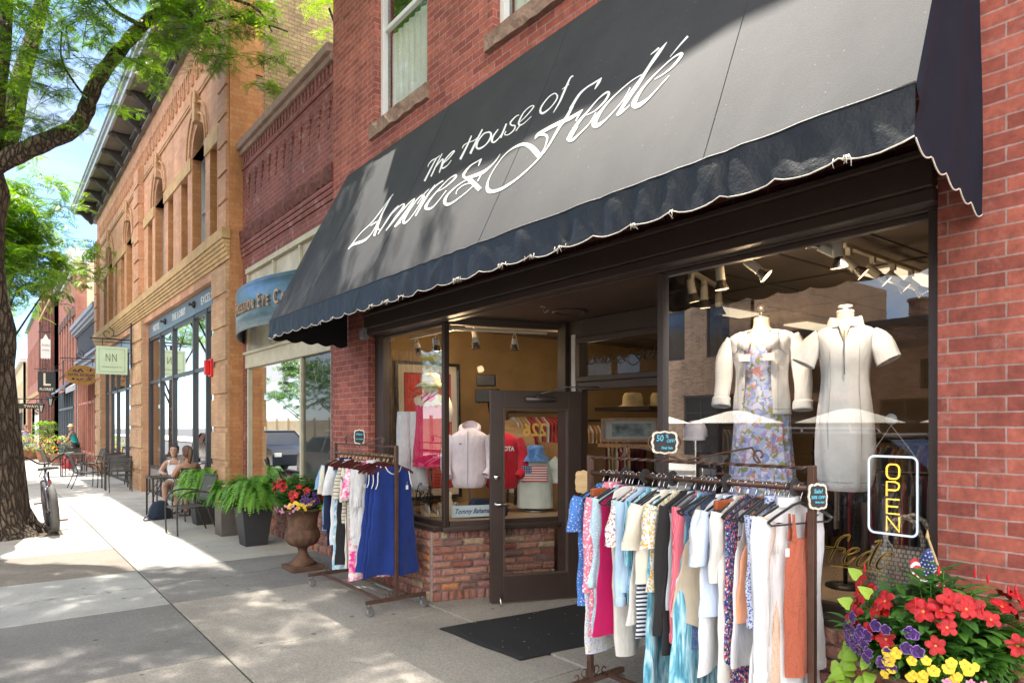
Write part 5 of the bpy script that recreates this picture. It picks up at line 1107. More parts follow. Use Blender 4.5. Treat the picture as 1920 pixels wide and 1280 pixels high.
def hoodie(label, loc, rz, mt, hood=True, textm=None):
 R = thing('hoodie', label, 'hoodie', loc, rz, 'sweatshirts in the left window')
 DP = [(-.58, .150, .105), (-.54, .175, .125), (-.45, .19, .130), (-.3, .18, .125), (-.15, .185, .125), (-.06, .19, .105), (-.01, .13, .08), (.02, .075, .06)]
 m = MB(); m.loft([ell(z, rx, ry, 48, fold=.02, k=7, ph=z * 5) for z, rx, ry in interp(DP, 4)], False)
 arm_tube(m, [(.16, 0, -.06), (.225, -.01, -.20), (.235, -.05, -.36), (.19, -.13, -.45)], [.072, .066, .058, .042], seed=7, fold=.09); arm_tube(m, [(-.16, 0, -.06), (-.225, -.01, -.20), (-.24, -.05, -.36), (-.20, -.13, -.47)], [.072, .066, .058, .042], seed=9, fold=.09)
 b = m.build('body', mt, R, smooth=True, world=False, sharp=1.2)
 if hood:
  m = MB(); m.loft([[(math.cos(a) * rx, math.sin(a) * ry + .03, z + .05 * math.sin(a)) for a in [-PI / 2 + .4 + (2 * PI - .8) * k / 22 for k in range(23)]] for rx, ry, z in ((.085, .075, -.03), (.12, .10, .0), (.115, .10, .045), (.08, .075, .06))], False, close=False); m.build('hood', mt, R, smooth=True, world=False)
  m = MB(); m.tube([(0, -.092, -.0), (0, -.130, -.1), (0, -.134, -.3), (0, -.128, -.55)], .003, 5); m.build('zip', GREYM, R, world=False)
  T = frame_T(Vector((-.075, -.128, -.13)), (1, 0, 0), (0, 0, 1)); m = MB(); m.mesh([T @ Vector(p) for p in ((-.018, 0, .001), (0, .010, .001), (.018, 0, .001), (0, -.004, .001))], [(0, 1, 2, 3)]); m.build('chest_emblem', BLACKM, R, world=False)
 else: text_mesh('MINNESOTA', .065, frame_T(Vector((0, -.138, -.17)), (1, 0, 0), (0, 0, 1)), 'chest_lettering', fw, R, extrude=.003, bold=.003, world=False, sx=.8)
 m = MB(); m.tube([(0, 0, -.56), (0, 0, -(loc[2] - .78))], .010, 6); m.lathe([(.09, -(loc[2] - .775)), (.09, -(loc[2] - .79))], 16); m.build('stand', GREYM, R, world=False)
 return R
hoodie('pale pink zip hoodie on a stand by the entry glass', (3.96, 5.87, 1.64), math.radians(-42), F('pale_pink_fleece', (.70, .60, .64), bump=.35))
hoodie('bright red sweatshirt with white lettering behind the door edge', (4.42, 5.93, 1.60), math.radians(-42), F('red_fleece', (.52, .015, .035), bump=.35), hood=False)
R = thing('t_shirt', 'pale t-shirt with a flag on its chest and blue denim hat over the neck, seen through the door glass', 't-shirt', (4.72, 5.72, 1.36), math.radians(-40))
R['label'] = 'pale flag t-shirt topped by a blue denim hat, seen through the door glass'
DP = [(-.55, .20, .13), (-.4, .195, .125), (-.2, .19, .12), (-.08, .19, .10), (-.02, .14, .08), (.01, .08, .06)]
m = MB(); m.loft([ell(z, rx, ry, 48, fold=.02, k=6, ph=z * 5) for z, rx, ry in interp(DP, 4)], False); ft = F('pale_mint_tee', (.58, .62, .58)); arm_tube(m, [(.16, 0, -.05), (.24, -.01, -.14), (.26, -.02, -.28)], [.08, .078, .078], seed=2, fold=.06); arm_tube(m, [(-.16, 0, -.05), (-.24, -.01, -.14), (-.26, -.02, -.28)], [.08, .078, .078], seed=3, fold=.06)
b = m.build('cloth', ft, R, smooth=True, world=False)
def flag(T, w_, h_, par, world=False, name='flag_print', stars=True):
 m = MB()
 for k in range(13):
  m.cm = 0 if k % 2 == 0 else 1; m.mesh([T @ Vector(p) for p in ((0, h_ * (12 - k) / 13, 0), (w_, h_ * (12 - k) / 13, 0), (w_, h_ * (13 - k) / 13, 0), (0, h_ * (13 - k) / 13, 0))], [(0, 1, 2, 3)])
 m.cm = 2; m.mesh([T @ Vector(p) for p in ((0, h_ * 6 / 13, .0008), (w_ * .4, h_ * 6 / 13, .0008), (w_ * .4, h_, .0008), (0, h_, .0008))], [(0, 1, 2, 3)])
 m.cm = 1
 for i in range(6):
  for j_ in range(5): cx, cy_ = w_ * .4 * (i + .5) / 6, h_ * (6 + 7 * (j_ + .5) / 5) / 13; r_ = h_ * .03; m.mesh([T @ Vector((cx + r_ * math.cos(a), cy_ + r_ * math.sin(a), .0016)) for a in [PI / 2 + q * 2 * PI / 5 for q in range(5)]], [(0, 1, 2, 3, 4)])
 return m.build(name, [mat('flag_red', (.48, .04, .05), .8), mat('flag_white', (.72, .70, .68), .8), mat('flag_blue', (.03, .06, .22), .8)], par, world=world)
flag(frame_T(Vector((-.15, -.140, -.26)), (1, 0, 0), (0, 0, 1)), .28, .17, R)
m = MB(); m.loft([ell(z, r, r * 1.05, 40, fold=.05, k=5, cy=-.02) for r, z in ((.165, -.045), (.13, .0), (.10, .03), (.10, .09), (.08, .12), (.002, .13))], False); m.build('denim_hat', F('hat_denim', (.04, .12, .34), pattern=p_tiedye([(.35, (.03, .09, .28)), (.65, (.10, .24, .50))], 14), bump=.5), R, smooth=True, world=False)
m = MB(); m.tube([(0, 0, -.5), (0, 0, -.58)], .012, 6); m.lathe([(.14, -.57), (.14, -.585)], 20); m.build('stand', GREYM, R, world=False)
R = thing('white_jeans', 'white flared jeans hanging by the poster in the left window', 'jeans', (3.66, 6.56, 1.85), math.radians(-45)); fj = F('white_jeans_cloth', (.66, .66, .70))
m = MB()
for s_ in (-1, 1): m.loft([ell(z, rx, .05, 20, cx=s_ * x, fold=.04, k=4) for z, rx, x in ((-.86, .10, .10), (-.78, .095, .095), (-.5, .075, .082), (-.22, .085, .075), (-.05, .08, .072), (0, .078, .070))], True)
m.build('cloth', fj, R, smooth=True, world=False)
R = thing('framed_poster', 'large framed poster of red drapery and white form leaning on the ochre wall', 'poster', (4.1, 6.9, .8))
T = frame_T(Vector((3.68, 6.93, .84)), (1, -.02, 0), (0, .035, 1)); w_, h_ = .86, 1.60
m = MB()
for a, b, c, d in ((0, 0, w_, .035), (0, h_ - .035, w_, h_), (0, .035, .035, h_ - .035), (w_ - .035, .035, w_, h_ - .035)): m.box(a, b, 0, c, d, .03, T=T)
m.build('frame', BLACKM, R);
def flatq(x0, y0, x1, y1, z, mt, nm): mm = MB(); mm.mesh([T @ Vector(p) for p in ((x0, y0, z), (x1, y0, z), (x1, y1, z), (x0, y1, z))], [(0, 1, 2, 3)]); return mm.build(nm, mt, R)
flatq(.035, .035, w_ - .035, h_ - .035, .008, mat('poster_mat', (.55, .46, .34), .8, var=.04), 'mount')
flatq(.115, .12, w_ - .115, h_ - .13, .010, BLACKM, 'inner_border')
flatq(.125, .13, w_ - .125, h_ - .14, .012, mat('poster_red', (.55, .025, .012), .8, var=.3, vs=3), 'print')
m = MB(); bl = [(.13, .95), (.2, 1.0), (.3, .93), (.42, .97), (.52, .9), (.62, .85), (.70, .7), (.70, .5), (.3, .45), (.13, .5)]; m.prism(bl, .001, T @ Matrix.Translation((0, 0, .013))); m.build('pale_form', mat('poster_pale', (.62, .50, .40), .8), R)
m = MB(); m.prism([(.13, .80), (.24, .84), (.36, .80), (.50, .78), (.70, .74), (.70, .62), (.13, .62)], .001, T @ Matrix.Translation((0, 0, .0145))); m.build('dark_form', mat('poster_dark', (.05, .045, .045), .8), R)
m = MB()
for k in range(60):
 a = rr.uniform(0, PI); r_ = rr.uniform(.05, .22); x = .42 + r_ * math.cos(a) * 1.1; y = 1.12 + r_ * math.sin(a); m.mesh([T @ Vector(p) for p in ((x - .012, y - .008, .0145), (x + .014, y - .004, .0145), (x + .004, y + .014, .0145))], [(0, 1, 2)])
m.build('gold_foliage', mat('poster_gold', (.45, .16, .02), .8), R)
R = thing('brand_plaque', 'pale blue plaque with dark blue script standing on the left display platform', 'sign', (3.84, 5.62, .78))
p0 = onX(846, 973, 3.70); T = frame_T(Vector((3.65, 5.735, .785)), (.948, -.317, 0), (0, 0, 1)); m = MB(); m.box(0, 0, 0, .42, .115, .02, T=T); m.build('plaque', mat('pale_blue_plaque', (.48, .58, .64), .5, var=.03), R, bevel=.002)
text_mesh('Tommy Bahama', .068, T @ Matrix.Translation((.21, .038, .0215)), 'lettering', mat('navy_ink', (.01, .02, .10), .5), R, extrude=.0005, shear=.45, sx=.82, bold=.001)
SANDAL = mat('white_leather', (.60, .58, .55), .5, var=.06); SOLE = mat('sandal_sole', (.50, .36, .20), .7)
def sandal(lb, loc, rz):
 R = thing('sandal', lb, 'sandal', loc, rz, 'sandals in the left window'); m = MB(); m.loft([[(x * w__, y, z) for x, w__ in ((-1, w1_), (1, w1_), (1, w1_), (-1, w1_)) for z in (0,)][:0] or [(-w1_, y, 0), (w1_, y, 0), (w1_, y, zt_), (-w1_, y, zt_)] for y, w1_, zt_ in ((-.13, .025, .02), (-.09, .042, .02), (-.02, .036, .022), (.06, .032, .035), (.12, .03, .045), (.135, .015, .045))]); m.build('sole', SOLE, R, world=False, bevel=.004)
 m = MB()
 for y, h_ in ((-.07, .05), (-.02, .06), (.07, .10)): m.tube([(-.037, y, .02), (-.03, y + .01, h_ * .8), (0, y + .015, h_), (.03, y + .01, h_ * .8), (.037, y, .02)], .009, 6)
 m.build('strap', SANDAL, R, world=False, smooth=True)
sandal('white strappy sandal at the front corner of the left display', (3.62, 5.95, .775), .9); sandal('white strappy sandal behind the front pair', (3.70, 6.15, .775), 1.2); sandal('white strappy sandal raised on a box', (3.78, 5.95, .86), .6)
m = MB(); m.box(3.70, 5.86, .772, 3.86, 6.02, .855); o = m.build('display_box', WHITEP, bevel=.003); prop(o, 'small white display box under a sandal', 'box')
R = thing('bust_display', 'cream neck bust beside the pale blue plaque', 'display bust', (3.70, 5.86, .775)); m = MB(); m.loft([ell(z, a, b, 24) for z, a, b in ((0, .075, .05), (.03, .09, .055), (.10, .085, .05), (.15, .045, .035), (.20, .032, .03), (.25, .036, .033))]); m.build('bust', SKINM, R, smooth=True, world=False)
R = thing('handbag', 'dark navy quilted bag lying behind the pale blue plaque', 'handbag', (4.02, 5.64, .775)); m = MB(); m.loft([[( x, y - .317 * x, z) for x, y in ((-.17, -.03), (.2, -.03), (.2, .07), (-.17, .07))] for z, in ((0,), (.10,))] + [[(-.15, .0, .20), (.17, -.05, .16), (.17, .03, .16), (-.15, .06, .20)]]); m.build('body', mat('navy_quilt', (.015, .018, .04), .6, bump=.8, bs=60), R, world=False, bevel=.015)
R = thing('open_sign', 'lit OPEN sign of yellow letters in a white tube frame hanging by a suction cup', 'neon sign', (3.56, 1.53, 1.35))
NY = mat('yellow_neon', (.9, .6, .1), .4, emit=(1, .58, .06), es=.6, var=.02); NW = mat('white_neon', (.7, .8, .9), .4, emit=(.72, .85, 1), es=.28, var=.02)
q = lambda x, y: onX(x, y, 3.56)
def rrect(x0, y0, x1, y1, r, n=6):
 out = []
 for cx, cy_, a0 in ((x1 - r, y0 + r, -PI / 2), (x1 - r, y1 - r, 0), (x0 + r, y1 - r, PI / 2), (x0 + r, y0 + r, PI)):
  for k in range(n + 1): a = a0 + PI / 2 * k / n; out.append((cx + r * math.cos(a), cy_ + r * math.sin(a)))
 return out + [out[0]]
SX0, SX1, SZ0, SZ1 = q(1629, 930).y, q(1720, 930).y, 1.16, 1.545
def P2(u, v): return Vector((3.56, SX0 + (SX1 - SX0) * u, SZ1 + (SZ0 - SZ1) * v))
m = MB(); m.tube([P2(a / 100, b / 160) for a, b in rrect(0, 0, 100, 160, 12)], .0055, 8); m.build('tube_frame', NW, R, smooth=True)
def lt(pts, y0): return [P2(.38 + x * .26, (y0 + y * .185)) for x, y in pts]
m = MB(); m.tube([P2(.38 + x / 100 * .26, .10 + y / 100 * .185) for x, y in rrect(0, 0, 100, 100, 34)], .0042, 6); m.build('letter_o', NY, R, smooth=True)
m = MB(); m.tube(lt([(0, 1), (0, 0), (.7, 0), (.95, .12), (1, .3), (.9, .5), (.7, .58), (0, .58)], .325), .0042, 6); m.build('letter_p', NY, R, smooth=True)
m = MB(); m.tube(lt([(1, 0), (0, 0), (0, 1), (1, 1)], .55), .0042, 6); m.tube(lt([(0, .5), (.9, .5)], .55), .0042, 6); m.build('letter_e', NY, R, smooth=True)
m = MB(); m.tube(lt([(0, 1), (0, 0), (1, 1), (1, 0)], .775), .0042, 6); m.build('letter_n', NY, R, smooth=True)
m = MB(); m.face([P2(-.03, -.02) + Vector((.008, 0, 0)), P2(1.05, -.02) + Vector((.008, 0, 0)), P2(1.05, 1.02) + Vector((.008, 0, 0)), P2(-.03, 1.02) + Vector((.008, 0, 0))]); m.build('clear_panel', glassm('acrylic', (.93, .93, .93), 1.), R)
top = Vector((3.52, onX(1671, 790, 3.52).y, 1.73)); m = MB(); m.tube([P2(.03, 0), top + Vector((0, 0, -.03)), P2(.97, 0)], .0022, 4); m.tube([P2(.4, 1), P2(.4, 1.08), P2(.55, 1.2), P2(.6, 1.5)], .003, 4); m.build('cord', mat('clear_cord', (.45, .42, .36), .4), R)
m = MB(); m.lathe([(.028, 0), (.026, .006), (.014, .012), (.012, .022), (.001, .024)], 20, top, T=Matrix.Rotation(PI / 2, 4, 'Y')); m.build('suction_cup', mat('clear_rubber', (.35, .36, .36), .15), R, smooth=True)
R = thing('woven_tote', 'large cream woven tote bag with looped handles at the right end of the window', 'bag', (3.72, 1.52, .775))
WV = brick('woven_cream', (.55, .50, .44), (.48, .43, .37), (.22, .19, .16), bw=.022, bh=.022, ms=.0035, bump=1., var=.15, wob=0, rough=.6)
def rct(hx, hy, z, n=10):
 return [(a / 100 , b / 100, z) for a, b in rrect(-hx * 100, -hy * 100, hx * 100, hy * 100, min(hx, hy) * 60, 5)][:-1]
m = MB(); m.loft([rct(.07, .17, 0), rct(.08, .185, .06), rct(.085, .19, .18), rct(.075, .175, .27), rct(.068, .168, .30)], False); m.face(rct(.07, .17, 0.002)); m.build('body', WV, R, smooth=True, world=False)
for x in (-.06, .06):
 m = MB(); m.tube([(x, -.09, .26), (x, -.088, .36), (x * .8, -.05, .44), (x * .8, 0, .465), (x * .8, .05, .44), (x, .088, .36), (x, .09, .26)], .013, 8); m.build('handle', WV, R, smooth=True, world=False)
m = MB(); c = Vector((3.60, 1.39, .785)); T = frame_T(c, (0, -1, 0), (0, 0, 1)); m.box(-.07, 0, 0, .07, .06, .003, T=T); o = m.build('price_card', WHITEP); prop(o, 'white card with blue capital letters propped against the woven tote', 'card')
text_mesh('BLI', .055, T @ Matrix.Translation((-.03, .01, .004)), 'lettering', mat('blue_ink', (.02, .10, .20), .5), o, extrude=.0005, bold=.001)
R = thing('baseball_cap', 'white cotton cap on a stand behind the chalkboard sign', 'cap', (3.95, 3.02, 1.62), math.radians(-60)); m = MB(); m.loft([ell(z, r, r * 1.15, 24) for r, z in ((.085, 0), (.083, .05), (.065, .09), (.03, .112), (.002, .116))], False); m.build('crown', F('cap_cotton', (.62, .60, .68)), R, smooth=True, world=False)
m = MB(); m.mesh([(.075 * math.cos(a), -.085 * math.sin(a), .005) for a in [PI * k / 10 for k in range(11)]] + [(.078 * math.cos(a), -.06 - .12 * math.sin(a), -.02) for a in [PI * k / 10 for k in range(11)]], [(i, i + 1, i + 12, i + 11) for i in range(10)]); b = m.build('peak', F('cap_cotton', (1, 1, 1)), R, smooth=True, world=False); b.modifiers.new('t', 'SOLIDIFY').thickness = .004
m = MB(); m.tube([(0, 0, .02), (0, 0, -.84)], .012, 8); m.lathe([(.08, -.84), (.08, -.83)], 16); m.build('stand', CHROME, R, world=False)
wood = mat('shelf_oak', (.32, .19, .09), .5, var=.25, vs=4, stretch=(1, 6, 1)); cols = [(.45, .05, .06), (.62, .30, .10), (.60, .55, .45), (.08, .10, .16), (.55, .42, .24), (.20, .26, .20), (.60, .58, .55), (.30, .06, .10), (.05, .05, .06), (.35, .40, .48), (.62, .36, .30)]
cm_ = [F('shop_cloth_%d' % i, c) for i, c in enumerate(cols)]
def shop_rail(label, loc, rz, n, seed, z=1.55, L=None, cs=None):
 L = L or n * .05; R = thing('shop_rail', label, 'clothes rail', loc, rz, 'clothes rails inside the boutique'); m = MB(); m.tube([(0, -L / 2 - .04, z), (0, L / 2 + .04, z)], .014, 8)
 for s_ in (-1, 1): m.tube([(0, s_ * (L / 2 + .04), 0), (0, s_ * (L / 2 + .04), z)], .014, 8); m.tube([(-.25, s_ * (L / 2 + .04), .02), (.25, s_ * (L / 2 + .04), .02)], .014, 8)
 m.build('frame', DKM, R, world=False); r = random.Random(seed)
 for i in range(n):
  ln = r.uniform(.5, .95); mb = cloth_body(seed * 50 + i, ln, 'collar', fold=.008); y = -L / 2 + L * (i + .5) / n
  mb.v = [p + Vector((r.uniform(-.01, .01), y, z)) for p in mb.v]; mb.build('garment', (cs or cm_)[r.randrange(len(cs or cm_))], R, smooth=True, world=False)
shop_rail('rail of red orange and cream tops seen through the door glass', (5.9, 6.2, .01), math.radians(60), 22, 3, z=1.75, cs=[cm_[0], cm_[1], cm_[2], cm_[4], cm_[0], cm_[6]])
shop_rail('rail of mixed clothes behind the floral dress', (6.4, 2.6, .01), math.radians(8), 26, 4)
shop_rail('rail of dark and red clothes low behind the neon sign', (5.3, 1.95, .01), math.radians(20), 24, 5, z=1.35, cs=[cm_[0], cm_[8], cm_[7], cm_[3], cm_[4], cm_[8]])
shop_rail('rail of yellowish and grey clothes far behind the white dress', (7.3, 3.2, .01), math.radians(5), 28, 6, cs=[cm_[4], cm_[2], cm_[9], cm_[8], cm_[1]])
shop_rail('rail of pale and dark shirts seen through the doorway', (7.0, 5.2, .01), math.radians(50), 24, 7, z=1.7, cs=[cm_[8], cm_[4], cm_[6], cm_[9], cm_[3]])
R = thing('shoe_shelf', 'dark shelf unit crowded with shoes and bags inside the doorway', 'shelf unit', (6.1, 4.75, 0), math.radians(35)); m = MB()
for z in (.25, .55, .85, 1.15, 1.45): m.box(-.9, -.18, z, .9, .18, z + .025)
for x in (-.91, .89): m.box(x, -.2, 0, x + .025, .2, 1.5)
m.box(-.9, .18, 0, .9, .20, 1.5); m.build('shelf', wood, R, world=False); r = random.Random(9)
shoe_c = [mat('shoe_%d' % i, c, .5) for i, c in enumerate([(.28, .13, .06), (.05, .04, .04), (.50, .44, .36), (.12, .28, .30), (.40, .22, .12), (.55, .50, .46)])]
for z in (.275, .575, .875, 1.175):
 for k in range(13):
  x = -.82 + k * .135; m = MB(); h_ = r.uniform(.06, .16); m.loft([ell(zz, .045 * a, .11 * a2, 12, cx=x) for zz, a, a2 in ((z, 1, 1), (z + .03, 1.05, 1), (z + h_ * .6, .8, .6), (z + h_, .7, .4))]); m.build('shoe', shoe_c[r.randrange(6)], R, smooth=True, world=False)
R = thing('picture', 'wood framed landscape picture on the shelf inside the doorway', 'picture', (5.6, 4.5, 1.50)); a = onX(1108, 800, 5.4); T = frame_T(Vector((5.35, 5.35, 1.52)), (.70, -.714, 0), (0, 0, 1)); m = MB()
for q_ in ((0, 0, .62, .03), (0, .23, .62, .26), (0, .03, .03, .23), (.59, .03, .62, .23)): m.box(q_[0], q_[1], 0, q_[2], q_[3], .03, T=T)
m.build('frame', wood, R); m = MB(); m.box(.03, .03, .005, .59, .23, .012, T=T); m.build('mount', mat('grey_mount', (.40, .42, .42), .7), R)
m = MB(); m.box(.12, .06, .013, .54, .20, .016, T=T); m.build('print', mat('mountain_print', (.10, .16, .16), .7, var=.6, vs=8, c2=(.35, .45, .48)), R)
m = MB(); m.box(5.35, 4.6, 1.46, 6.1, 5.4, 1.50); o = m.build('display_table', wood); prop(o, 'oak shelf top carrying the landscape picture inside the doorway', 'shelf')
for i, (x, y) in enumerate(((5.75, 5.25), (5.95, 5.02))):
 m = MB(); m.loft([ell(z, r_, r_, 24, cx=x, cy=y) for r_, z in ((.17, 1.91), (.115, 1.93), (.11, 2.02), (.09, 2.06), (.002, 2.07))], False); o = m.build('straw_hat', STRAW, smooth=True); prop(o, ('left' if i == 0 else 'right') + 'hand straw hat on the dark top shelf inside the doorway', 'hat')
m = MB(); m.box(5.4, 4.7, 1.86, 6.3, 5.5, 1.90); o = m.build('top_shelf', DKM); prop(o, 'dark top shelf carrying two straw hats', 'shelf')
R = thing('wall_television', 'black box shaped screen on a bracket high above the red sweatshirt', 'television', (4.5, 6.5, 2.0)); T = frame_T(Vector((4.56, 6.4, 1.96)), (.75, -.66, 0), (0, 0, 1)); m = MB(); m.box(-.12, .19, -.1, .10, .32, .05, T=T); m.box(-.13, 0, -.1, .14, .16, .05, T=T); m.build('casing', BLACKM, R, bevel=.01)
m = MB(); m.tube([T @ Vector((0, .1, -.1)), T @ Vector((0, -.1, -.4))], .02, 6); m.build('bracket', BLACKM, R)
R = thing('round_stool_table', 'round wooden tray table behind the pink hoodie', 'table', (4.9, 6.3, 1.55)); m = MB(); m.lathe([(.24, 0), (.25, .02), (.24, .04), (.001, .04)], 28, T=Matrix.Rotation(.9, 4, 'X')); m.build('tray', wood, R, world=False); m = MB(); m.tube([(0, 0, 0), (0, 0, -1.5)], .02, 8); m.build('stem', DKM, R, world=False)
shop_rail('long rail of bright and dark tops along the ochre wall of the left window', (6.6, 6.55, .01), math.radians(88), 26, 31, z=1.5)
shop_rail('rail of orange and pale tops beside the flag t-shirt', (5.35, 6.45, .01), math.radians(75), 14, 33, z=1.85, cs=[cm_[1], cm_[6], cm_[0], cm_[4]])
dup(bpy.data.objects['shoe_shelf'], (5.45, 6.35, 0), math.radians(80), 'second shelf unit of shoes and bags behind the pink hoodie')
IRON = mat('rusty_cast_iron', (.11, .058, .040), .8, .1, var=.35, vs=9, bump=.7, bs=60, bd=.01, c2=(.19, .10, .058))
G1 = leafmat('leaf_dark_green', (.035, .12, .022), (.06, .18, .03), .2); G2 = leafmat('leaf_green', (.08, .22, .03), (.12, .30, .05), .25); G3 = leafmat('leaf_lime', (.20, .36, .03), (.30, .46, .06), .2); GF = leafmat('fern_green', (.09, .25, .03), (.20, .40, .05), .3)
PR = mat('petal_red', (.42, .003, .008), .6, var=.35, vs=30, c2=(.60, .012, .02), bump=.3, bs=50); PP = mat('petal_purple', (.045, .008, .11), .55, var=.4, vs=40); PE = mat('petal_purple_edge', (.30, .16, .45), .6); PY = mat('petal_yellow', (.80, .55, .04), .55, var=.15, vs=30); PK = mat('petal_pink', (.72, .30, .45), .6, var=.2, vs=30); PKD = mat('petal_magenta', (.45, .01, .10), .6); PO = mat('petal_orange', (.80, .25, .03), .5); PV = mat('petal_violet', (.20, .08, .40), .6, var=.3); PS = mat('petal_salmon', (.75, .16, .12), .6, var=.3)
fr2 = random.Random(21)
def leafm(mb, p, d, up, L, w_, curl=.3, fold=.25, n=4, heart=False):
 p = Vector(p); d = Vector(d).normalized(); up = Vector(up); sd_ = d.cross(up)
 if sd_.length < .05: sd_ = d.cross(Vector((1, 0, .3)))
 sd_.normalize(); nn_ = sd_.cross(d).normalized(); C_ = []; Lf = []; Rt = []
 for i in range(n + 1):
  f = i / n; ww = (math.sin(PI * min(1, f * 1.02 + .02)) ** .8 if not heart else (math.sin(PI * (f * .75 + .25)) ** .7 * (1.25 if f < .3 else 1))) * w_ / 2
  c = p + d * (L * f) - nn_ * (curl * L * f * f); C_.append(c); Lf.append(c + sd_ * ww + nn_ * (ww * fold)); Rt.append(c - sd_ * ww + nn_ * (ww * fold))
 b = len(C_); mb.mesh(C_ + Lf + Rt, [(i, i + 1, b + i + 1, b + i) for i in range(n)] + [(i, 2 * b + i, 2 * b + i + 1, i + 1) for i in range(n)])
def bloom(p, nrm, R, mt, cm, np_=5, depth=.35, edge=None, par=None, name='bloom', ruff=.06, twist=.3, lo=.34):
 """trumpet flower: petals as lobed cone"""
 p = Vector(p); z = Vector(nrm).normalized(); x = z.cross(Vector((.3, .2, 1))).normalized(); y = z.cross(x); m = MB(); n = np_ * 6; rings = []
 for f in (.10, .35, .7, .88, 1.0):
  ring = []
  for k in range(n):
   a = 2 * PI * k / n; lob = 1 - (lo * abs(math.sin(np_ * a / 2 + PI / 2)) ** 4) * f; r = R * f * lob; h = R * (depth * (f ** .6) - .30 * max(0, f - .45) ** 1.2 + ruff * math.sin(np_ * 2 * a + 1) * f * f) + R * .10 * math.cos(np_ * a + .8) * f * f
   ring.append(p + x * (r * math.cos(a + twist * f)) + y * (r * math.sin(a + twist * f)) + z * h)
  rings.append(ring)
 m.loft(rings[:4], False); m.cm = 1 if edge else 0; m.loft(rings[3:], False); m.cm = 2
 c = [p + x * (R * .13 * math.cos(a)) + y * (R * .13 * math.sin(a)) + z * (R * depth * .32) for a in [2 * PI * k / 8 for k in range(8)]]; m.face(c)
 return m.build(name, [mt, edge or mt, cm], par, smooth=True)
def urn(par, c, s=1.0):
 P = [(.001, .0), (.185, .0), (.185, .055), (.150, .058), (.150, .085), (.125, .10), (.115, .115), (.085, .14), (.060, .18), (.052, .22), (.060, .25), (.068, .258), (.058, .27)]
 m = MB(); x = Vector(c)
 m.box(x.x - .19, x.y - .19, 0, x.x + .19, x.y + .19, .055); m.build('plinth', IRON, par, bevel=.006)
 n = 96; rings = []
 for r, z in P[3:]: rings.append([x + Vector((r * math.cos(2 * PI * k / n), r * math.sin(2 * PI * k / n), z)) for k in range(n)])
 for i in range(9):   # gadrooned bowl
  f = i / 8; r = .062 + .145 * math.sin(f * PI / 2) ** .8 - (.0 if f < .8 else .10 * (f - .8)); z = .27 + .17 * (1 - math.cos(f * PI / 2)) + .02 * f; g = .013 * math.sin(PI * min(1, f * 1.1)) if i < 8 else 0
  rings.append([x + Vector(((r + g * abs(math.sin(14 * PI * k / n * 1))) * math.cos(2 * PI * k / n), (r + g * abs(math.sin(14 * PI * k / n * 1))) * math.sin(2 * PI * k / n), z)) for k in range(n)])
 for r, z in ((.185, .475), (.172, .485), (.168, .52), (.172, .60), (.190, .66), (.225, .69), (.275, .705), (.280, .715), (.272, .725), (.24, .718), (.20, .69)): rings.append([x + Vector((r * math.cos(2 * PI * k / n), r * math.sin(2 * PI * k / n), z)) for k in range(n)])
 m = MB(); m.loft(rings, True); m.build('urn_bowl', IRON, par, smooth=True, sharp=.7)
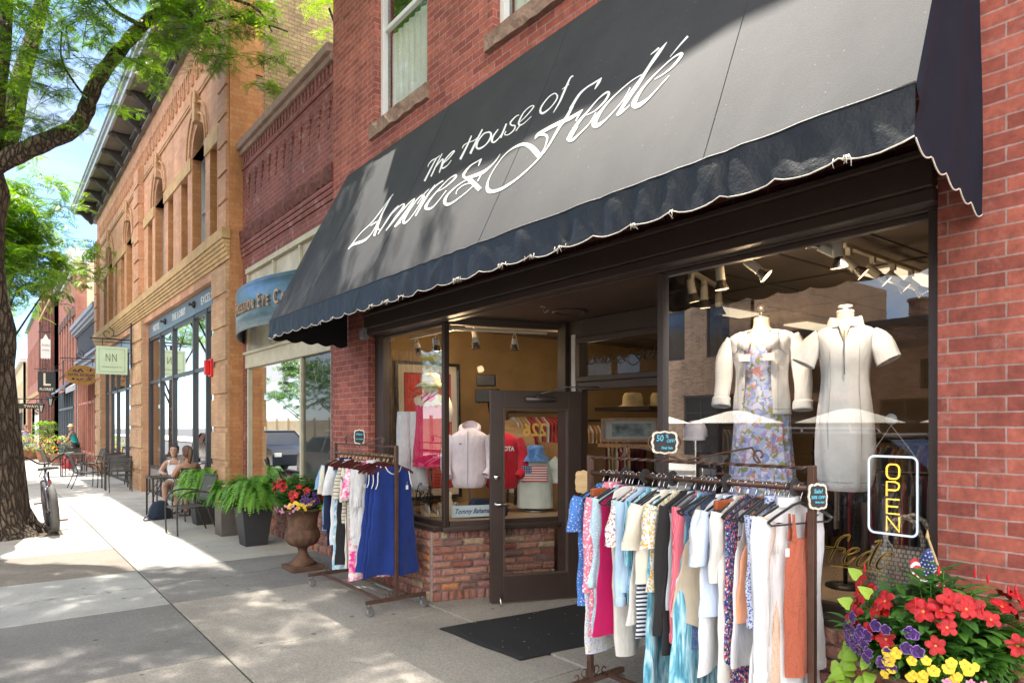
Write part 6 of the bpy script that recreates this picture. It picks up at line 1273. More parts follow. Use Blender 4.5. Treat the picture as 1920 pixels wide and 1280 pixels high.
def flowering_urn(label, c, seed, view, flip=1):
 r = random.Random(seed); R = thing('flower_urn', label, 'planter', (c[0], c[1], 0), group='cast iron flower urns'); c = Vector((c[0], c[1], 0)); urn(R, c)
 vz = Vector(view).normalized(); side = Vector((-vz.y, vz.x, 0)) * flip
 m = MB(); m.lathe([(.001, .70), (.20, .70), (.235, .695)], 20, (c.x, c.y, 0)); m.build('soil', SOIL, R)
 m = MB(); st = MB()   # mandevilla: stems with pairs of glossy leaves, upright
 for k in range(135):
  a = r.uniform(0, 2 * PI); q_ = r.uniform(.0, 1) ** .6; top = c + Vector((math.cos(a) * q_ * .33, math.sin(a) * q_ * .33, .78 + (1 - q_ * .62) * r.uniform(.13, .36)))
  b0_ = c + Vector((math.cos(a) * q_ * .15, math.sin(a) * q_ * .15, .70)); st.tube([b0_, b0_.lerp(top, .5) + Vector((0, 0, .04)), top], [.004, .003, .002], 4)
  for h in range(7):
   f = .35 + .65 * h / 6; p = b0_.lerp(top, f)
   for s_ in (0, 1):
    b_ = a + h * 1.57 + s_ * PI + r.uniform(-.3, .3); d = Vector((math.cos(b_), math.sin(b_), r.uniform(.1, .8)))
    m.cm = r.choice((0, 0, 1)); leafm(m, p, d, (0, 0, 1), r.uniform(.06, .105), r.uniform(.034, .052), curl=r.uniform(.1, .5))
 f_ = m.build('foliage', [G1, G2], R, smooth=False); st.build('stems', G2, R)
 def at(az, el, rad=.30, zc=.89): # direction around the view axis
  d = vz * math.cos(az) * math.cos(el) + side * math.sin(az) * math.cos(el) + Vector((0, 0, math.sin(el))); return c + Vector((0, 0, zc)) + Vector((d.x * rad, d.y * rad, d.z * rad * 1.0)), d
 for k in range(32):
  az = r.uniform(-1.9, 1.9); el = r.uniform(-.12, .6); p, d = at(az, el, r.uniform(.27, .33), .88); bloom(p, d + Vector((r.uniform(-.5, .5), r.uniform(-.5, .5), .25)), r.uniform(.034, .052), PR, PO, par=R, name='red_bloom', twist=.5)
 for k in range(8):
  p, d = at(r.uniform(-1.7, 1.7), r.uniform(.3, .9), .36, .86); mm = MB(); mm.lathe([(.001, 0), (.004, .008), (.0055, .022), (.003, .034), (.001, .040)], 7, p); mm.build('bud', PR, R, smooth=True)
 pg = MB()
 for k in range(700):  # petunia foliage skirt
  az = r.uniform(-2.6, 2.6); p, d = at(az, r.uniform(-.6, -.05), r.uniform(.25, .31), .88); pg.cm = r.choice((0, 1, 1)); leafm(pg, p, d + Vector((r.uniform(-.6, .6), r.uniform(-.6, .6), r.uniform(-.3, .5))), (0, 0, 1), r.uniform(.02, .038), r.uniform(.010, .018))
 pg.build('petunia_foliage', [G1, G2], R)
 for k in range(26): p, d = at(.75 + r.uniform(-.55, .5), r.uniform(-.35, .12), .345); bloom(p, d, r.uniform(.020, .028), PP, BLACKM, edge=PE, par=R, name='purple_bloom', lo=.20, ruff=.10)
 for k in range(24): p, d = at(.12 + r.uniform(-.5, .6), r.uniform(-.46, -.12), .345); bloom(p, d + Vector((0, 0, .3)), r.uniform(.017, .023), PY, PO, par=R, name='yellow_bloom', lo=.16, ruff=.09)
 for k in range(24): p, d = at(-.45 + r.uniform(-.7, .55), r.uniform(-.60, -.30), .355); bloom(p, d, r.uniform(.014, .019), PK, PKD, par=R, name='pink_bloom')
 v = MB()   # sweet potato vine spilling on one side
 for s0 in range(4):
  az = 1.0 + s0 * .16 + r.uniform(-.1, .1); p, d = at(az, -.30, .28)
  for h in range(7):
   p = p + Vector((d.x * .018, d.y * .018, -.048 + r.uniform(-.01, .02))) + side * r.uniform(-.02, .03); dd_ = Vector((d.x, d.y, -.25)) + side * r.uniform(-.8, .8); leafm(v, p, dd_, (vz.x * .5, vz.y * .5, .8), r.uniform(.045, .072), r.uniform(.038, .062), curl=r.uniform(.1, .6), fold=.15, heart=True)
 for h in range(3):
  p, d = at(1.0 + r.uniform(-.25, .3), r.uniform(.2, .75), .36); leafm(v, p, d + Vector((0, 0, .3)), (vz.x, vz.y, .5), r.uniform(.035, .06), r.uniform(.03, .045), heart=True)
 v.build('lime_vine', G3, R, smooth=False)
 return R
u1 = flowering_urn('rusty flower urn overflowing with red blooms beside the right brick pier', (3.06, 1.15), 31, (-.90, -.42, 0), -1)
u2 = flowering_urn('rusty flower urn with red and yellow blooms between fern planter and left rack', (2.97, 7.93), 35, (-.55, -.80, 0))
R = thing('stick_flag', 'small cloth flag on a wooden stick standing behind the right flower urn', 'flag', (3.30, 1.22, .70)); tp_ = onX(1739, 1005, 3.33); bt = Vector((3.27, 1.10, .74))
m = MB(); m.tube([bt, tp_], .0055, 8); m.lathe([(.008, -.012), (.009, 0), (.004, .02), (.001, .03)], 8, tp_); m.build('stick', mat('pale_wood', (.50, .36, .18), .6, var=.15), R, smooth=True)
dd_ = (bt - tp_).normalized(); o_ = tp_ + dd_ * .055
m = MB(); NU_ = 10
def fl(u, v): return o_ + dd_ * (v * .17) + Vector((-.02 * u - .01 * math.sin(u * 6 + v * 3), .085 * u, -.075 * u - .01 * math.sin(v * 5) + .012 * math.sin(u * 9)))
for i in range(NU_):
 for j_ in range(13):
  m.cm = 2 if (i < 6 and j_ < 7) else (j_ % 2); m.face([fl(i / NU_, j_ / 13), fl((i + 1) / NU_, j_ / 13), fl((i + 1) / NU_, (j_ + 1) / 13), fl(i / NU_, (j_ + 1) / 13)])
cl = m.build('cloth', [MC['flag_red'], MC['flag_white'], MC['flag_blue']], R)
m = MB()
for i in range(5):
 for j_ in range(5):
  p = fl((i + .6) / NU_ * 1.15, (j_ + .7) / 13 * 1.3) + Vector((-.003, -.003, 0)); m.mesh([p + Vector((-.2, 0, 0)) * 0 + Vector((0, (.0052 if k % 2 == 0 else .0022) * math.cos(k * PI / 5 + PI / 2), (.0052 if k % 2 == 0 else .0022) * math.sin(k * PI / 5 + PI / 2))) for k in range(10)], [list(range(10))])
m.build('stars', MC['flag_white'], cl)
PLB = mat('black_planter', (.03, .031, .034), .6, var=.15, vs=30, bump=.3, bs=90, bd=.004); PLG = mat('bronze_grey_planter', (.12, .105, .095), .5, .3, var=.15, vs=5)
def fern_planter(label, c, seed, mt=PLB, w0=.15, w1=.215, H_=.56, spread=.5, n=150, pinks=False, hz=.62, rz=0):
 r = random.Random(seed); R = thing('fern_planter', label, 'planter', (c[0], c[1], 0), rz, 'square planters with ferns'); m = MB(); sq = lambda h, z: [(-h, -h, z), (h, -h, z), (h, h, z), (-h, h, z)]
 m.loft([sq(w0, 0), sq(w1 - .004, H_ - .05), sq(w1 + .008, H_ - .045), sq(w1 + .012, H_), sq(w1 - .015, H_), sq(w1 - .02, H_ - .05)], True); m.build('pot', mt, R, world=False, bevel=.004)
 m = MB()
 for k in range(n):
  a = r.uniform(0, 2 * PI); L = spread * r.uniform(.55, 1.1); rise = r.uniform(.6, 1.6); d = Vector((math.cos(a), math.sin(a), 0)); p0 = Vector((d.x * .06, d.y * .06, H_ - .02)); pts = []
  for i in range(15):
   f = i / 14; zz_ = L * (2.3 * rise * f - (2.0 * rise + .35) * f * f); pts.append(p0 + d * (L * f * (1.05 - .15 * rise)) + Vector((0, 0, zz_)) + Vector((-d.y, d.x, 0)) * (.05 * math.sin(k) * f * f))
  side = Vector((-d.y, d.x, 0)); m.cm = r.choice((0, 0, 1))
  for i in range(2, 15):
   f = i / 14; t_ = (pts[i] - pts[i - 1]).normalized(); wl = .058 * math.sin(PI * (f * .9 + .08)) + .008; nn_ = side.cross(t_)
   for s_ in (-1, 1):
    for sub in (0, .5):
     q0 = pts[i - 1].lerp(pts[i], sub); tip = q0 + side * (s_ * wl) + t_ * (wl * .45) - nn_ * (abs(wl) * .12); q1 = q0 + t_ * (.022); m.mesh([q0, q1, tip], [(0, 1, 2)])
 m.build('fern', [GF, G2], R, world=False)
 if pinks:
  for k in range(12): a = r.uniform(PI * .9, PI * 1.6); p = Vector((math.cos(a) * .30, math.sin(a) * .30, H_ + r.uniform(-.05, .28))) ; bloom(Vector((c[0], c[1], 0)) + p, p, .035, PS if k % 2 else PK, PY, par=R, name='pink_bloom')
 return R
fern_planter('tall black tapered planter with bushy fern, nearest of the three beside the urn', (3.02, 9.98), 3, spread=.47, n=330)
fern_planter('grey bronze planter with pink flowers behind the empty armchair', (3.02, 11.15), 4, mt=PLG, w0=.18, w1=.19, H_=.5, spread=.36, n=170, pinks=True)
fern_planter('farthest fern planter, by the orange brick pier and the seated women', (2.98, 12.6), 5, spread=.52, n=300, H_=.5)
STUC = mat('cream_trim', (.50, .46, .34), .7, var=.12, vs=5, bump=.2, bs=60); REDD = brick('dark_red_brick', (.26, .075, .062), (.20, .055, .048), (.30, .17, .15), bw=.20, bh=.066, patches=(.42, .30, .28), var=.35); ROCK = mat('rock_faced_red', (.17, .060, .050), .95, var=.4, vs=9, bump=1., bs=14, bd=.08)
E1 = thing('eye_care_building', 'low dark red brick shop with dentilled parapet between the boutique and the hotel', 'building', (3.41, 9.9, 0))
m = MB(); wall_grid(m, 'X', 3.41, 3.60, 8.004, 11.865, 0, 6.28, [(8.14, 11.68, .0, 4.28)]); m.face([(3.6, 8.01, 6.2), (9, 8.01, 6.2), (9, 11.86, 6.2), (3.6, 11.86, 6.2)]); m.build('wall', REDD, E1)
m = MB(); m.box(3.30, 8.004, 6.285, 3.70, 11.86, 6.40); m.box(3.35, 8.004, 6.20, 3.408, 11.86, 6.283); m.build('parapet_cap', mat('cap_stone', (.30, .20, .16), .9, var=.2, vs=6, bump=.4, bs=30), E1, bevel=.01)
m = MB(); k = 0; y = 8.06
while y < 11.8: m.box(3.383, y, 6.03, 3.408, y + .06, 6.195); y += .125
m.box(3.385, 8.004, 5.95, 3.408, 11.86, 6.025); m.build('dentils', REDD, E1)
m = MB(); y = 8.2
while y < 11.8:
 for a, b, c, d in ((-.10, .10, 5.74, 5.80), (-.07, .07, 5.66, 5.738), (-.04, .04, 5.56, 5.658), (-.018, .018, 5.42, 5.558)): m.box(3.378 + (.10 - b) * .2, y + a, c, 3.408, y + b, d)
 y += .33
m.build('corbels', REDD, E1)
m = MB(); r = random.Random(3); n = 46; rings = []
for i in range(n + 1):
 y = 8.004 + 3.856 * i / n; rings.append([(3.36 + r.uniform(-.02, .02), y, 4.72 + r.uniform(-.01, .01)), (3.345 + r.uniform(-.03, .02), y, 4.82), (3.365 + r.uniform(-.02, .015), y, 4.93 + r.uniform(-.01, .01)), (3.408, y, 4.94), (3.408, y, 4.70)])
m.loft(rings); m.build('rock_band', ROCK, E1)
m = MB()
for k in range(3): m.box(3.385 - k * .012, 8.004, 4.50 + k * .07, 3.408, 11.86, 4.56 + k * .07)
m.build('string_course', REDD, E1)
m = MB(); m.box(3.47, 8.14, 2.70, 3.52, 11.68, 4.28)
m.build('transom_board', mat('weathered_cream', (.52, .47, .38), .8, var=.22, vs=3, bump=.3, bs=30), E1)
m = MB()
for y in (8.14, 9.25, 10.35, 11.62): m.box(3.42, y, 2.88, 3.468, y + .06, 4.20)
m.box(3.40, 8.14, 4.20, 3.468, 11.68, 4.279); m.box(3.40, 8.14, 2.64, 3.50, 11.68, 2.88); m.box(3.36, 8.14, 2.86, 3.398, 11.68, 2.90)
for y in (8.14, 9.22, 11.62): m.box(3.43, y, .72, 3.50, y + .06, 2.638)
m.box(3.42, 8.20, .70, 3.51, 9.22, .76); m.box(3.42, 9.28, .70, 3.51, 11.62, .76); m.build('window_frame', STUC, E1, bevel=.004)
for a, b in ((8.20, 9.22), (9.28, 11.62)):
 m = MB(); m.face([(3.465, a, .76), (3.465, b, .76), (3.465, b, 2.64), (3.465, a, 2.64)]); m.build('shop_pane', GLASSR, E1)
m = MB(); m.box(3.52, 8.14, 0, 3.60, 11.68, .70); m.box(3.42, 8.14, .66, 3.58, 11.68, .699); m.build('bulkhead', MORT, E1)
rustic2 = SH;
def rustic_on(p, q, par, z1, seed):
 global SH
 s_ = SH; SH = par; rustic(p, q, 'bulkhead_brickwork', z1=z1, seed=seed); SH = s_
rustic_on((3.52, 11.68), (3.52, 8.14), E1, .66, 11)
GW = mat('grey_wall', (.24, .25, .27), .9, var=.05); LAV = mat('lavender_frame', (.28, .20, .32), .6); TEAL = mat('teal_box', (.03, .40, .40), .5)
m = MB(); m.box(3.62, 8.1, .0, 7.5, 8.12, 2.9); m.box(7.5, 8.1, 0, 7.52, 11.8, 2.9); m.box(3.62, 11.78, 0, 7.5, 11.8, 2.9); m.build('interior_wall', GW, E1); m = MB(); m.box(3.53, 8.14, 2.9, 7.5, 11.78, 2.92); m.box(3.61, 8.14, .60, 7.5, 11.78, .66); m.build('interior_floor', GW, E1)
R = thing('display_shelf', 'glass shelves with spectacles and a tall teal box in the eye care window', 'shelf', (3.9, 8.7, .66)); m = MB()
for z in (1.2, 1.62): m.box(3.75, 8.25, z, 4.1, 9.15, z + .015)
m.box(3.75, 8.23, .66, 3.77, 8.25, 2.2); m.box(4.08, 9.15, .66, 4.1, 9.17, 2.2); m.build('shelf', GREYM, R)
m = MB(); m.box(3.82, 8.40, 1.64, 3.92, 8.52, 2.12); m.build('teal_box', TEAL, R); m = MB(); m.box(3.8, 8.6, 1.637, 3.95, 9.0, 1.70); m.build('blue_tray', mat('blue_tray', (.15, .35, .55), .5), R)
for k in range(7):
 m = MB(); y = 8.35 + k * .11; z = 1.22 if k % 2 else 1.72
 for s_ in (0, .055): m.tube([(3.8, y + s_ + .022 * math.cos(a), z + .03 + .018 * math.sin(a)) for a in [q * PI / 5 for q in range(11)]], .003, 4)
 m.build('spectacles', BLACKM, R)
m = MB(); m.box(3.85, 8.7, 1.22, 3.87, 8.92, 1.46); m.build('photo_card', WHITEP, R)
R = thing('icicle_lights', 'string of white icicle lights hung inside the top of the eye care window', 'string lights', (3.55, 9.5, 2.6)); r = random.Random(2)
for k in range(18):
 y = 8.3 + k * .19; m = MB(); p = Vector((3.55, y, 2.62)); pts = [p]
 for q in range(r.randint(3, 7)): p = p + Vector((0, r.uniform(-.05, .05), -.06)); pts.append(p)
 m.tube(pts, .003, 4); [m.ball(pp_, .007, 6, 4) for pp_ in pts[1:]]; m.build('strand', WHITEP, R)
R = thing('curved_sign', 'curved steel blue sign with raised bronze capital letters bulging from the eye care shop', 'sign', (3.3, 9.95, 3.4))
SB = mat('teal_steel', (.07, .15, .20), .32, .5, var=.25, vs=2, stretch=(1, 1, 3), c2=(.18, .30, .37)); BRZ = mat('bronze_letters', (.50, .32, .20), .35, .6)
def arcX(y): t_ = (y - 9.95) / 1.85; return 3.40 - .50 * (1 - t_ * t_)
m = MB(); pts = [(arcX(y), y) for y in [8.1 + 3.7 * i / 40 for i in range(41)]]; m.mesh([(x, y, z) for z in (3.06, 3.70) for x, y in pts], [(i, i + 1, 42 + i, 41 + i) for i in range(40)]); s_ = m.build('face', SB, R, smooth=True); s_.modifiers.new('t', 'SOLIDIFY').thickness = .02
m = MB()
for z in (3.10, 3.66): m.tube([(arcX(y) - .001, y, z) for y in [8.1 + 3.7 * i / 40 for i in range(41)]], .002, 4)
for y in (8.4, 9.95, 11.4): m.tube([(arcX(y) + .02, y, 3.5), (3.46, y, 3.6)], .015, 6)
m.build('bracket', GREYM, R)
yy = 10.52; k = 0
for ch in 'EXCELSIOR EYE CARE':
 big = k in (0, 10, 14); k += 1
 if ch == ' ': yy -= .07; continue
 sz = .27 if big else .20; wd = {'I': .05, 'E': .09, 'L': .085}.get(ch, .115) * (1.3 if big else 1); yy -= wd / 2
 x = arcX(yy); tx = Vector((arcX(yy - .01) - arcX(yy + .01), -.02, 0)).normalized(); T = frame_T(Vector((x, yy, 3.30)) + Vector((-.02, 0, 0)), tx, (0, 0, 1)); text_mesh(ch, sz, T, 'letter', BRZ, R, extrude=.012, bold=.003, sx=.62); yy -= wd / 2 + .006
OB = brick('orange_brick', (.54, .25, .10), (.46, .19, .07), (.34, .20, .12), bw=.24, bh=.066, ms=.004, bump=.5, var=.2, stain=(.85, 1.12), wob=.001); OBL = brick('pale_orange_brick', (.54, .34, .19), (.47, .25, .13), (.38, .26, .16), bw=.30, bh=.066, ms=.004, bump=.4, var=.2); YB = brick('yellow_common_brick', (.40, .29, .14), (.28, .19, .095), (.22, .17, .11), bw=.21, bh=.07, ms=.008, bump=.9, var=.45, stain=(.6, 1.25), wob=.006); PKB = brick('pink_face_brick', (.56, .31, .18), (.49, .24, .13), (.36, .22, .16), bw=.30, bh=.066, ms=.003, bump=.35, var=.15)
TST = mat('tan_stone', (.46, .30, .14), .85, var=.2, vs=4, bump=.3, bs=30)
HX = 3.2; H1 = thing('hotel_building', 'two storey orange brick hotel with arched windows and bracketed grey eave', 'building', (3.2, 20.4, 0))
narrow = [(12.62, 13.12), (14.84, 15.42), (16.17, 16.72), (18.53, 19.10), (20.66, 21.12), (22.82, 23.45), (24.16, 24.62), (26.5, 27.25)]
arched = [(13.44, 14.46), (17.12, 18.18), (21.42, 22.42), (25.06, 26.08)]
Z0, ZN, ZS, ZA = 4.97, 6.70, 6.92, 7.45
holes = [(a, b, Z0, ZN) for a, b in narrow] + [(a, b, Z0, ZS) for a, b in arched] + [(12.74, 19.62, 0, 4.30), (21.36, 27.6, 0, 4.30)]
m = MB(); A_x = []
wall_grid(m, 'X', HX, HX + .28, 11.87, 29.04, 0, ZS, holes)
ys_ = [11.87] + [v for ab in arched for v in ab] + [29.04]
for i in range(0, len(ys_), 2): m.face([(HX, ys_[i], ZS), (HX, ys_[i + 1], ZS), (HX, ys_[i + 1], ZA + .1), (HX, ys_[i], ZA + .1)])
for a, b in arched:
 c_, r_ = (a + b) / 2, (b - a) / 2; n = 16; rise = ZA - ZS
 ap = [(c_ + r_ * math.cos(PI - PI * k / n), ZS + rise * math.sin(PI * k / n)) for k in range(n + 1)]
 for k in range(n):
  (y0, z0), (y1, z1) = ap[k], ap[k + 1]; m.face([(HX, y0, z0), (HX, y1, z1), (HX, y1, ZA + .1), (HX, y0, ZA + .1)]); m.face([(HX, y0, z0), (HX, y1, z1), (HX + .28, y1, z1), (HX + .28, y0, z0)])
m.face([(HX, 11.87, ZA + .1), (HX, 29.04, ZA + .1), (HX, 29.04, 9.15), (HX, 11.87, 9.15)]); m.face([(HX, 29.04, 0), (14, 29.04, 0), (14, 29.04, 9.6), (HX, 29.04, 9.6)])
m.build('front_wall', PKB, H1)
m = MB(); m.face([(HX + .42, 11.872, 0), (14, 11.872, 0), (14, 11.872, 10.2), (HX + .42, 11.872, 10.2)]); m.build('side_wall', YB, H1)
m = MB(); r = random.Random(6); z = 0
while z < 9.2:
 h = .264; m.box(HX, 11.84 - .0, z, HX + r.choice((.26, .42, .55)), 11.871, min(z + h, 9.2)); z += h
m.build('corner_quoins', OB, H1)
m = MB(); m.face([(3.3, 11.87, 9.6), (14, 11.87, 9.6), (14, 29, 9.6), (3.3, 29, 9.6)]); m.build('roof', BLACKM, H1)
m = MB()
for a, b in narrow: m.box(HX + .004, b - .004, Z0, HX + .27, b + .002, ZN); m.box(HX + .004, a - .002, Z0, HX + .27, a + .004, ZN)
for a, b in arched: m.box(HX + .004, b - .004, Z0, HX + .27, b + .002, ZS)
m.build('reveals', OB, H1)
m = MB()
for a, b, dx in ((11.872, 12.40, .06), (19.66, 20.30, .14), (28.35, 29.03, .10)):
 z = 4.98
 while z < 8.2: m.box(HX - dx, a, z, HX - .002, b, z + .42); m.box(HX - dx + .035, a + .01, z + .42, HX - .002, b - .01, z + .48); z += .48
m.build('pilasters', PKB, H1)
m = MB()
for a, b in ((11.842, 12.74), (19.62, 21.36), (27.6, 29.04)):
 z = .0; k = 0
 while z < 4.35:
  h = .46 if k % 2 == 0 else .10; dx = .07 if k % 2 == 0 else .035; m.box(HX - dx, a, z, HX - .002, b, min(z + h, 4.40)); z += h; k += 1
m.build('piers', OBL, H1)
m = MB(); m.box(HX - .14, 11.80, 4.79, HX - .002, 29.1, 4.968)
for k in range(5): m.box(HX - .12 + k * .022, 11.82 , 4.72 - k * .065, HX - .002, 29.06, 4.782 - k * .065)
m.build('ledge', TST, H1, bevel=.006)
m = MB(); m.box(HX - .03, 11.88, ZS - .30 + .02, HX - .002, 13.42, ZS + .02)
for a, b in ((14.50, 17.08), (18.22, 19.62), (20.34, 21.38), (22.46, 25.02), (26.12, 28.3)): m.box(HX - .03, a, ZN + .01, HX - .002, b, ZS + .03)
m.build('lintel_band', TST, H1)
m = MB()
for a, b in arched:
 c_, r_ = (a + b) / 2, (b - a) / 2
 for rr_, dx in ((r_ + .10, .03), (r_ + .30, .045)):
  m.tube([(HX - dx, c_ + rr_ * math.cos(PI * k / 20), ZS + .05 + (ZA - ZS + rr_ - r_) * math.sin(PI * k / 20)) for k in range(21)], .02, 6)
 m.box(HX - .10, c_ - .10, ZA, HX - .002, c_ + .10, ZA + .55); m.tube([(HX - .10, c_ + .16 * math.cos(PI * k / 10), ZA + .30 + .28 * math.sin(PI * k / 10)) for k in range(11)], .025, 5)
for z in (7.95, 8.02): m.box(HX - .03, 12.45, z, HX - .002, 28.3, z + .035)
m.build('hood_mouldings', OBL, H1, smooth=False)
m = MB(); y = 12.5
while y < 28.2:
 for a, b, c, d in ((0, .05, 8.32, 8.72), (.05, .24, 8.67, 8.72), (.19, .24, 8.42, 8.67), (.10, .14, 8.32, 8.55), (.14, .19, 8.42, 8.46)): m.box(HX - .035, y + a, c, HX - .002, y + b, d)
 y += .36
m.build('fretwork', PKB, H1)
HF = mat('charcoal_frame', (.045, .048, .055), .4, .2, var=.1); HL = mat('pale_frame', (.42, .45, .50), .35, .4)
for i, (a, b) in enumerate(narrow + arched):
 top = ZN if i < len(narrow) else ZA; m = MB(); X = HX + .17; wd_ = .05
 m.box(X, a, Z0, X + .06, a + wd_, ZS if i >= 8 else top); m.box(X, b - wd_, Z0, X + .06, b, ZS if i >= 8 else top); m.box(X, a + wd_, Z0, X + .06, b - wd_, Z0 + .07); m.box(X, a + wd_, 5.85, X + .06, b - wd_, 5.90)
 if i >= 8:
  c_, r_ = (a + b) / 2, (b - a) / 2; m.tube([(X + .03, c_ + (r_ - .03) * math.cos(PI * k / 16), ZS + (ZA - ZS - .03) * math.sin(PI * k / 16)) for k in range(17)], .035, 6); m.box(X, a + wd_, ZS - .05, X + .06, b - wd_, ZS)
 f = m.build('window', HF if i < 8 else HL, H1); m = MB()
 if i >= 8: m.mesh([(X + .03, c_ + r_ * math.cos(PI * k / 16), ZS + (ZA - ZS) * math.sin(PI * k / 16)) for k in range(17)] + [(X + .03, a, Z0), (X + .03, b, Z0)], [list(range(17)) + [17, 18]])
 else: m.face([(X + .03, a, Z0), (X + .03, b, Z0), (X + .03, b, top), (X + .03, a, top)])
 m.build('pane', GLASSR, f)
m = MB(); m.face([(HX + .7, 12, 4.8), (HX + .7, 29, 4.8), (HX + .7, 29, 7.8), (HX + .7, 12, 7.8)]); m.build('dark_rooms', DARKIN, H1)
EV = mat('eave_grey', (.17, .155, .145), .7, var=.2, vs=3, bump=.2, bs=20); EVL = mat('eave_fascia', (.42, .46, .50), .5, .2, var=.1, vs=2); BKT = mat('bracket_brown', (.035, .028, .026), .6, var=.3)
m = MB(); m.box(2.62, 11.4, 9.50, 3.5, 29.9, 9.56); m.build('soffit', EV, H1)
m = MB(); m.box(2.55, 11.35, 9.48, 2.618, 29.95, 9.62); m.box(2.49, 11.3, 9.62, 2.70, 30.0, 9.70); m.box(2.45, 11.25, 9.70, 2.70, 30.05, 9.74); m.build('fascia', EVL, H1, bevel=.01)
m = MB(); m.box(HX - .10, 11.6, 9.15, HX + .1, 29.5, 9.49); m.box(HX - .16, 11.6, 9.36, HX - .102, 29.5, 9.40); m.build('bed_mould', EV, H1); m = MB(); y = 11.7; m.box(HX - .12, 11.7, 9.21, HX - .102, 29.3, 9.29)
while y < 29.3: m.box(HX - .15, y, 9.22, HX - .102, y + .05, 9.28); y += .11
m.build('dentils', BKT, H1)
for k in range(13):
 y = 12.3 + k * 1.42;
 if y > 29.6: break
 prof = [(0, 0), (-.52, 0), (-.54, -.06), (-.47, -.10), (-.40, -.08), (-.33, -.13), (-.22, -.24), (-.13, -.30), (-.10, -.36), (-.03, -.40), (0, -.38)]
 T = Matrix(((1, 0, 0, HX - .10), (0, 0, 1, y), (0, 1, 0, 9.495), (0, 0, 0, 1))); m = MB(); m.prism(prof, .16, T); m.build('bracket', BKT, H1, bevel=.008)
BAND = mat('blue_grey_band', (.15, .19, .23), .4, .3, var=.12, vs=3)
for j, (a, b) in enumerate(((12.74, 19.62), (21.36, 27.6))):
 m = MB(); m.box(HX + .10, a, 3.92, HX + .14, b, 4.299); sb = m.build('sign_band', BAND, H1)
 if j == 0:
  text_mesh('HOTEL', .22, frame_T(Vector((HX + .097, 18.6, 4.03)), (0, -1, 0), (0, 0, 1)), 'lettering', WHITEP, sb, extrude=.002, space=1.2)
  text_mesh('THE LOBBY', .22, frame_T(Vector((HX + .097, 16.15, 4.03)), (0, -1, 0), (0, 0, 1)), 'lettering', WHITEP, sb, extrude=.002, space=1.2)
  text_mesh('EXCELSIOR', .22, frame_T(Vector((HX + .097, 13.55, 4.03)), (0, -1, 0), (0, 0, 1)), 'lettering', WHITEP, sb, extrude=.002, space=1.2)
  for y in (14.7, 17.5): m = MB(); m.lathe([(.001, 0), (.07, .0), (.07, .03), (.02, .06), (.04, .10), (.001, .12)], 12, (HX + .098, y, 4.11), T=Matrix.Rotation(-PI / 2, 4, 'Y')); m.build('lamp_boss', BLACKM, sb, smooth=True)
 m = MB(); cols_ = [a, a + (b - a) * .15, a + (b - a) * .30, a + (b - a) * .58, a + (b - a) * .78, b - .08]
 for y in cols_: m.box(HX + .10, y, .0, HX + .20, y + .08, 3.918)
 for z in (.0, .62, 2.75, 3.84): m.box(HX + .115, a + .08, z, HX + .185, b - .08, z + .075)
 m.build('shopfront_frame', HF, H1); m = MB(); m.box(HX + .13, a, .06, HX + .17, b, .62); m.build('stall_riser', mat('grey_panel', (.22, .20, .19), .5), H1)
 for q in range(5): m = MB(); m.face([(HX + .15, cols_[q] + .08, .69), (HX + .15, cols_[q + 1], .69), (HX + .15, cols_[q + 1], 3.86), (HX + .15, cols_[q] + .08, 3.86)]); m.build('pane', GLASSR, H1)
m = MB(); m.box(HX + 3.2, 12.3, 0, HX + 3.25, 28.6, 4.4); m.box(HX + .3, 12.28, 0, HX + 3.2, 12.3, 4.4); m.box(HX + .3, 28.6, 0, HX + 3.2, 28.62, 4.4); m.box(HX + .3, 20.4, 0, HX + 3.2, 20.45, 4.4); m.build('lobby_wall', mat('lobby_green', (.20, .20, .13), .8, var=.2, vs=1), H1)
m = MB(); m.box(HX + .3, 12.3, 4.32, HX + 3.2, 28.6, 4.36); m.box(HX + .2, 12.3, 0, HX + 3.2, 28.6, .04); m.build('lobby_floor', EV, H1)
shop_rail('rail of pink and green tops in the hotel shop window', (4.9, 14.6, .05), math.radians(10), 18, 21, z=2.1, cs=[cm_[0], cm_[10], cm_[5], cm_[9]])
R = thing('mannequin', 'dark green dressed window figure with a pale cap behind the seated women', 'mannequin', (3.75, 14.3, 1.75), math.radians(-60), 'window figures'); torso_mb().build('body', F('bottle_green', (.01, .07, .045)), R, smooth=True, world=False)
m = MB(); m.ball((0, 0, .20), .095, sz=1.2); m.build('head', SKINM, R, smooth=True, world=False); m = MB(); m.loft([ell(z, r_, r_ * 1.1, 20) for r_, z in ((.105, .22), (.10, .28), (.06, .33), (.002, .34))], False); m.mesh([(.09 * math.cos(a_), -.09 * math.sin(a_), .225) for a_ in [PI * k / 8 for k in range(9)]] + [(.10 * math.cos(a_), -.08 - .15 * math.sin(a_), .20) for a_ in [PI * k / 8 for k in range(9)]], [(i, i + 1, i + 10, i + 9) for i in range(8)]); m.build('cap', F('sage_cap', (.35, .45, .40)), R, smooth=True, world=False)
m = MB(); m.tube([(0, 0, -.6), (0, 0, -1.7)], .02, 6); m.build('stand', DKM, R, world=False)
m = MB(); m.box(HX - .12, 12.60, 2.55, HX - .072, 12.76, 2.86); m.box(HX - .20, 12.63, 2.58, HX - .122, 12.72, 2.83); o = m.build('fire_alarm', mat('alarm_red', (.60, .012, .015), .35), bevel=.01); prop(o, 'red fire alarm box on the near orange pier of the hotel', 'alarm')
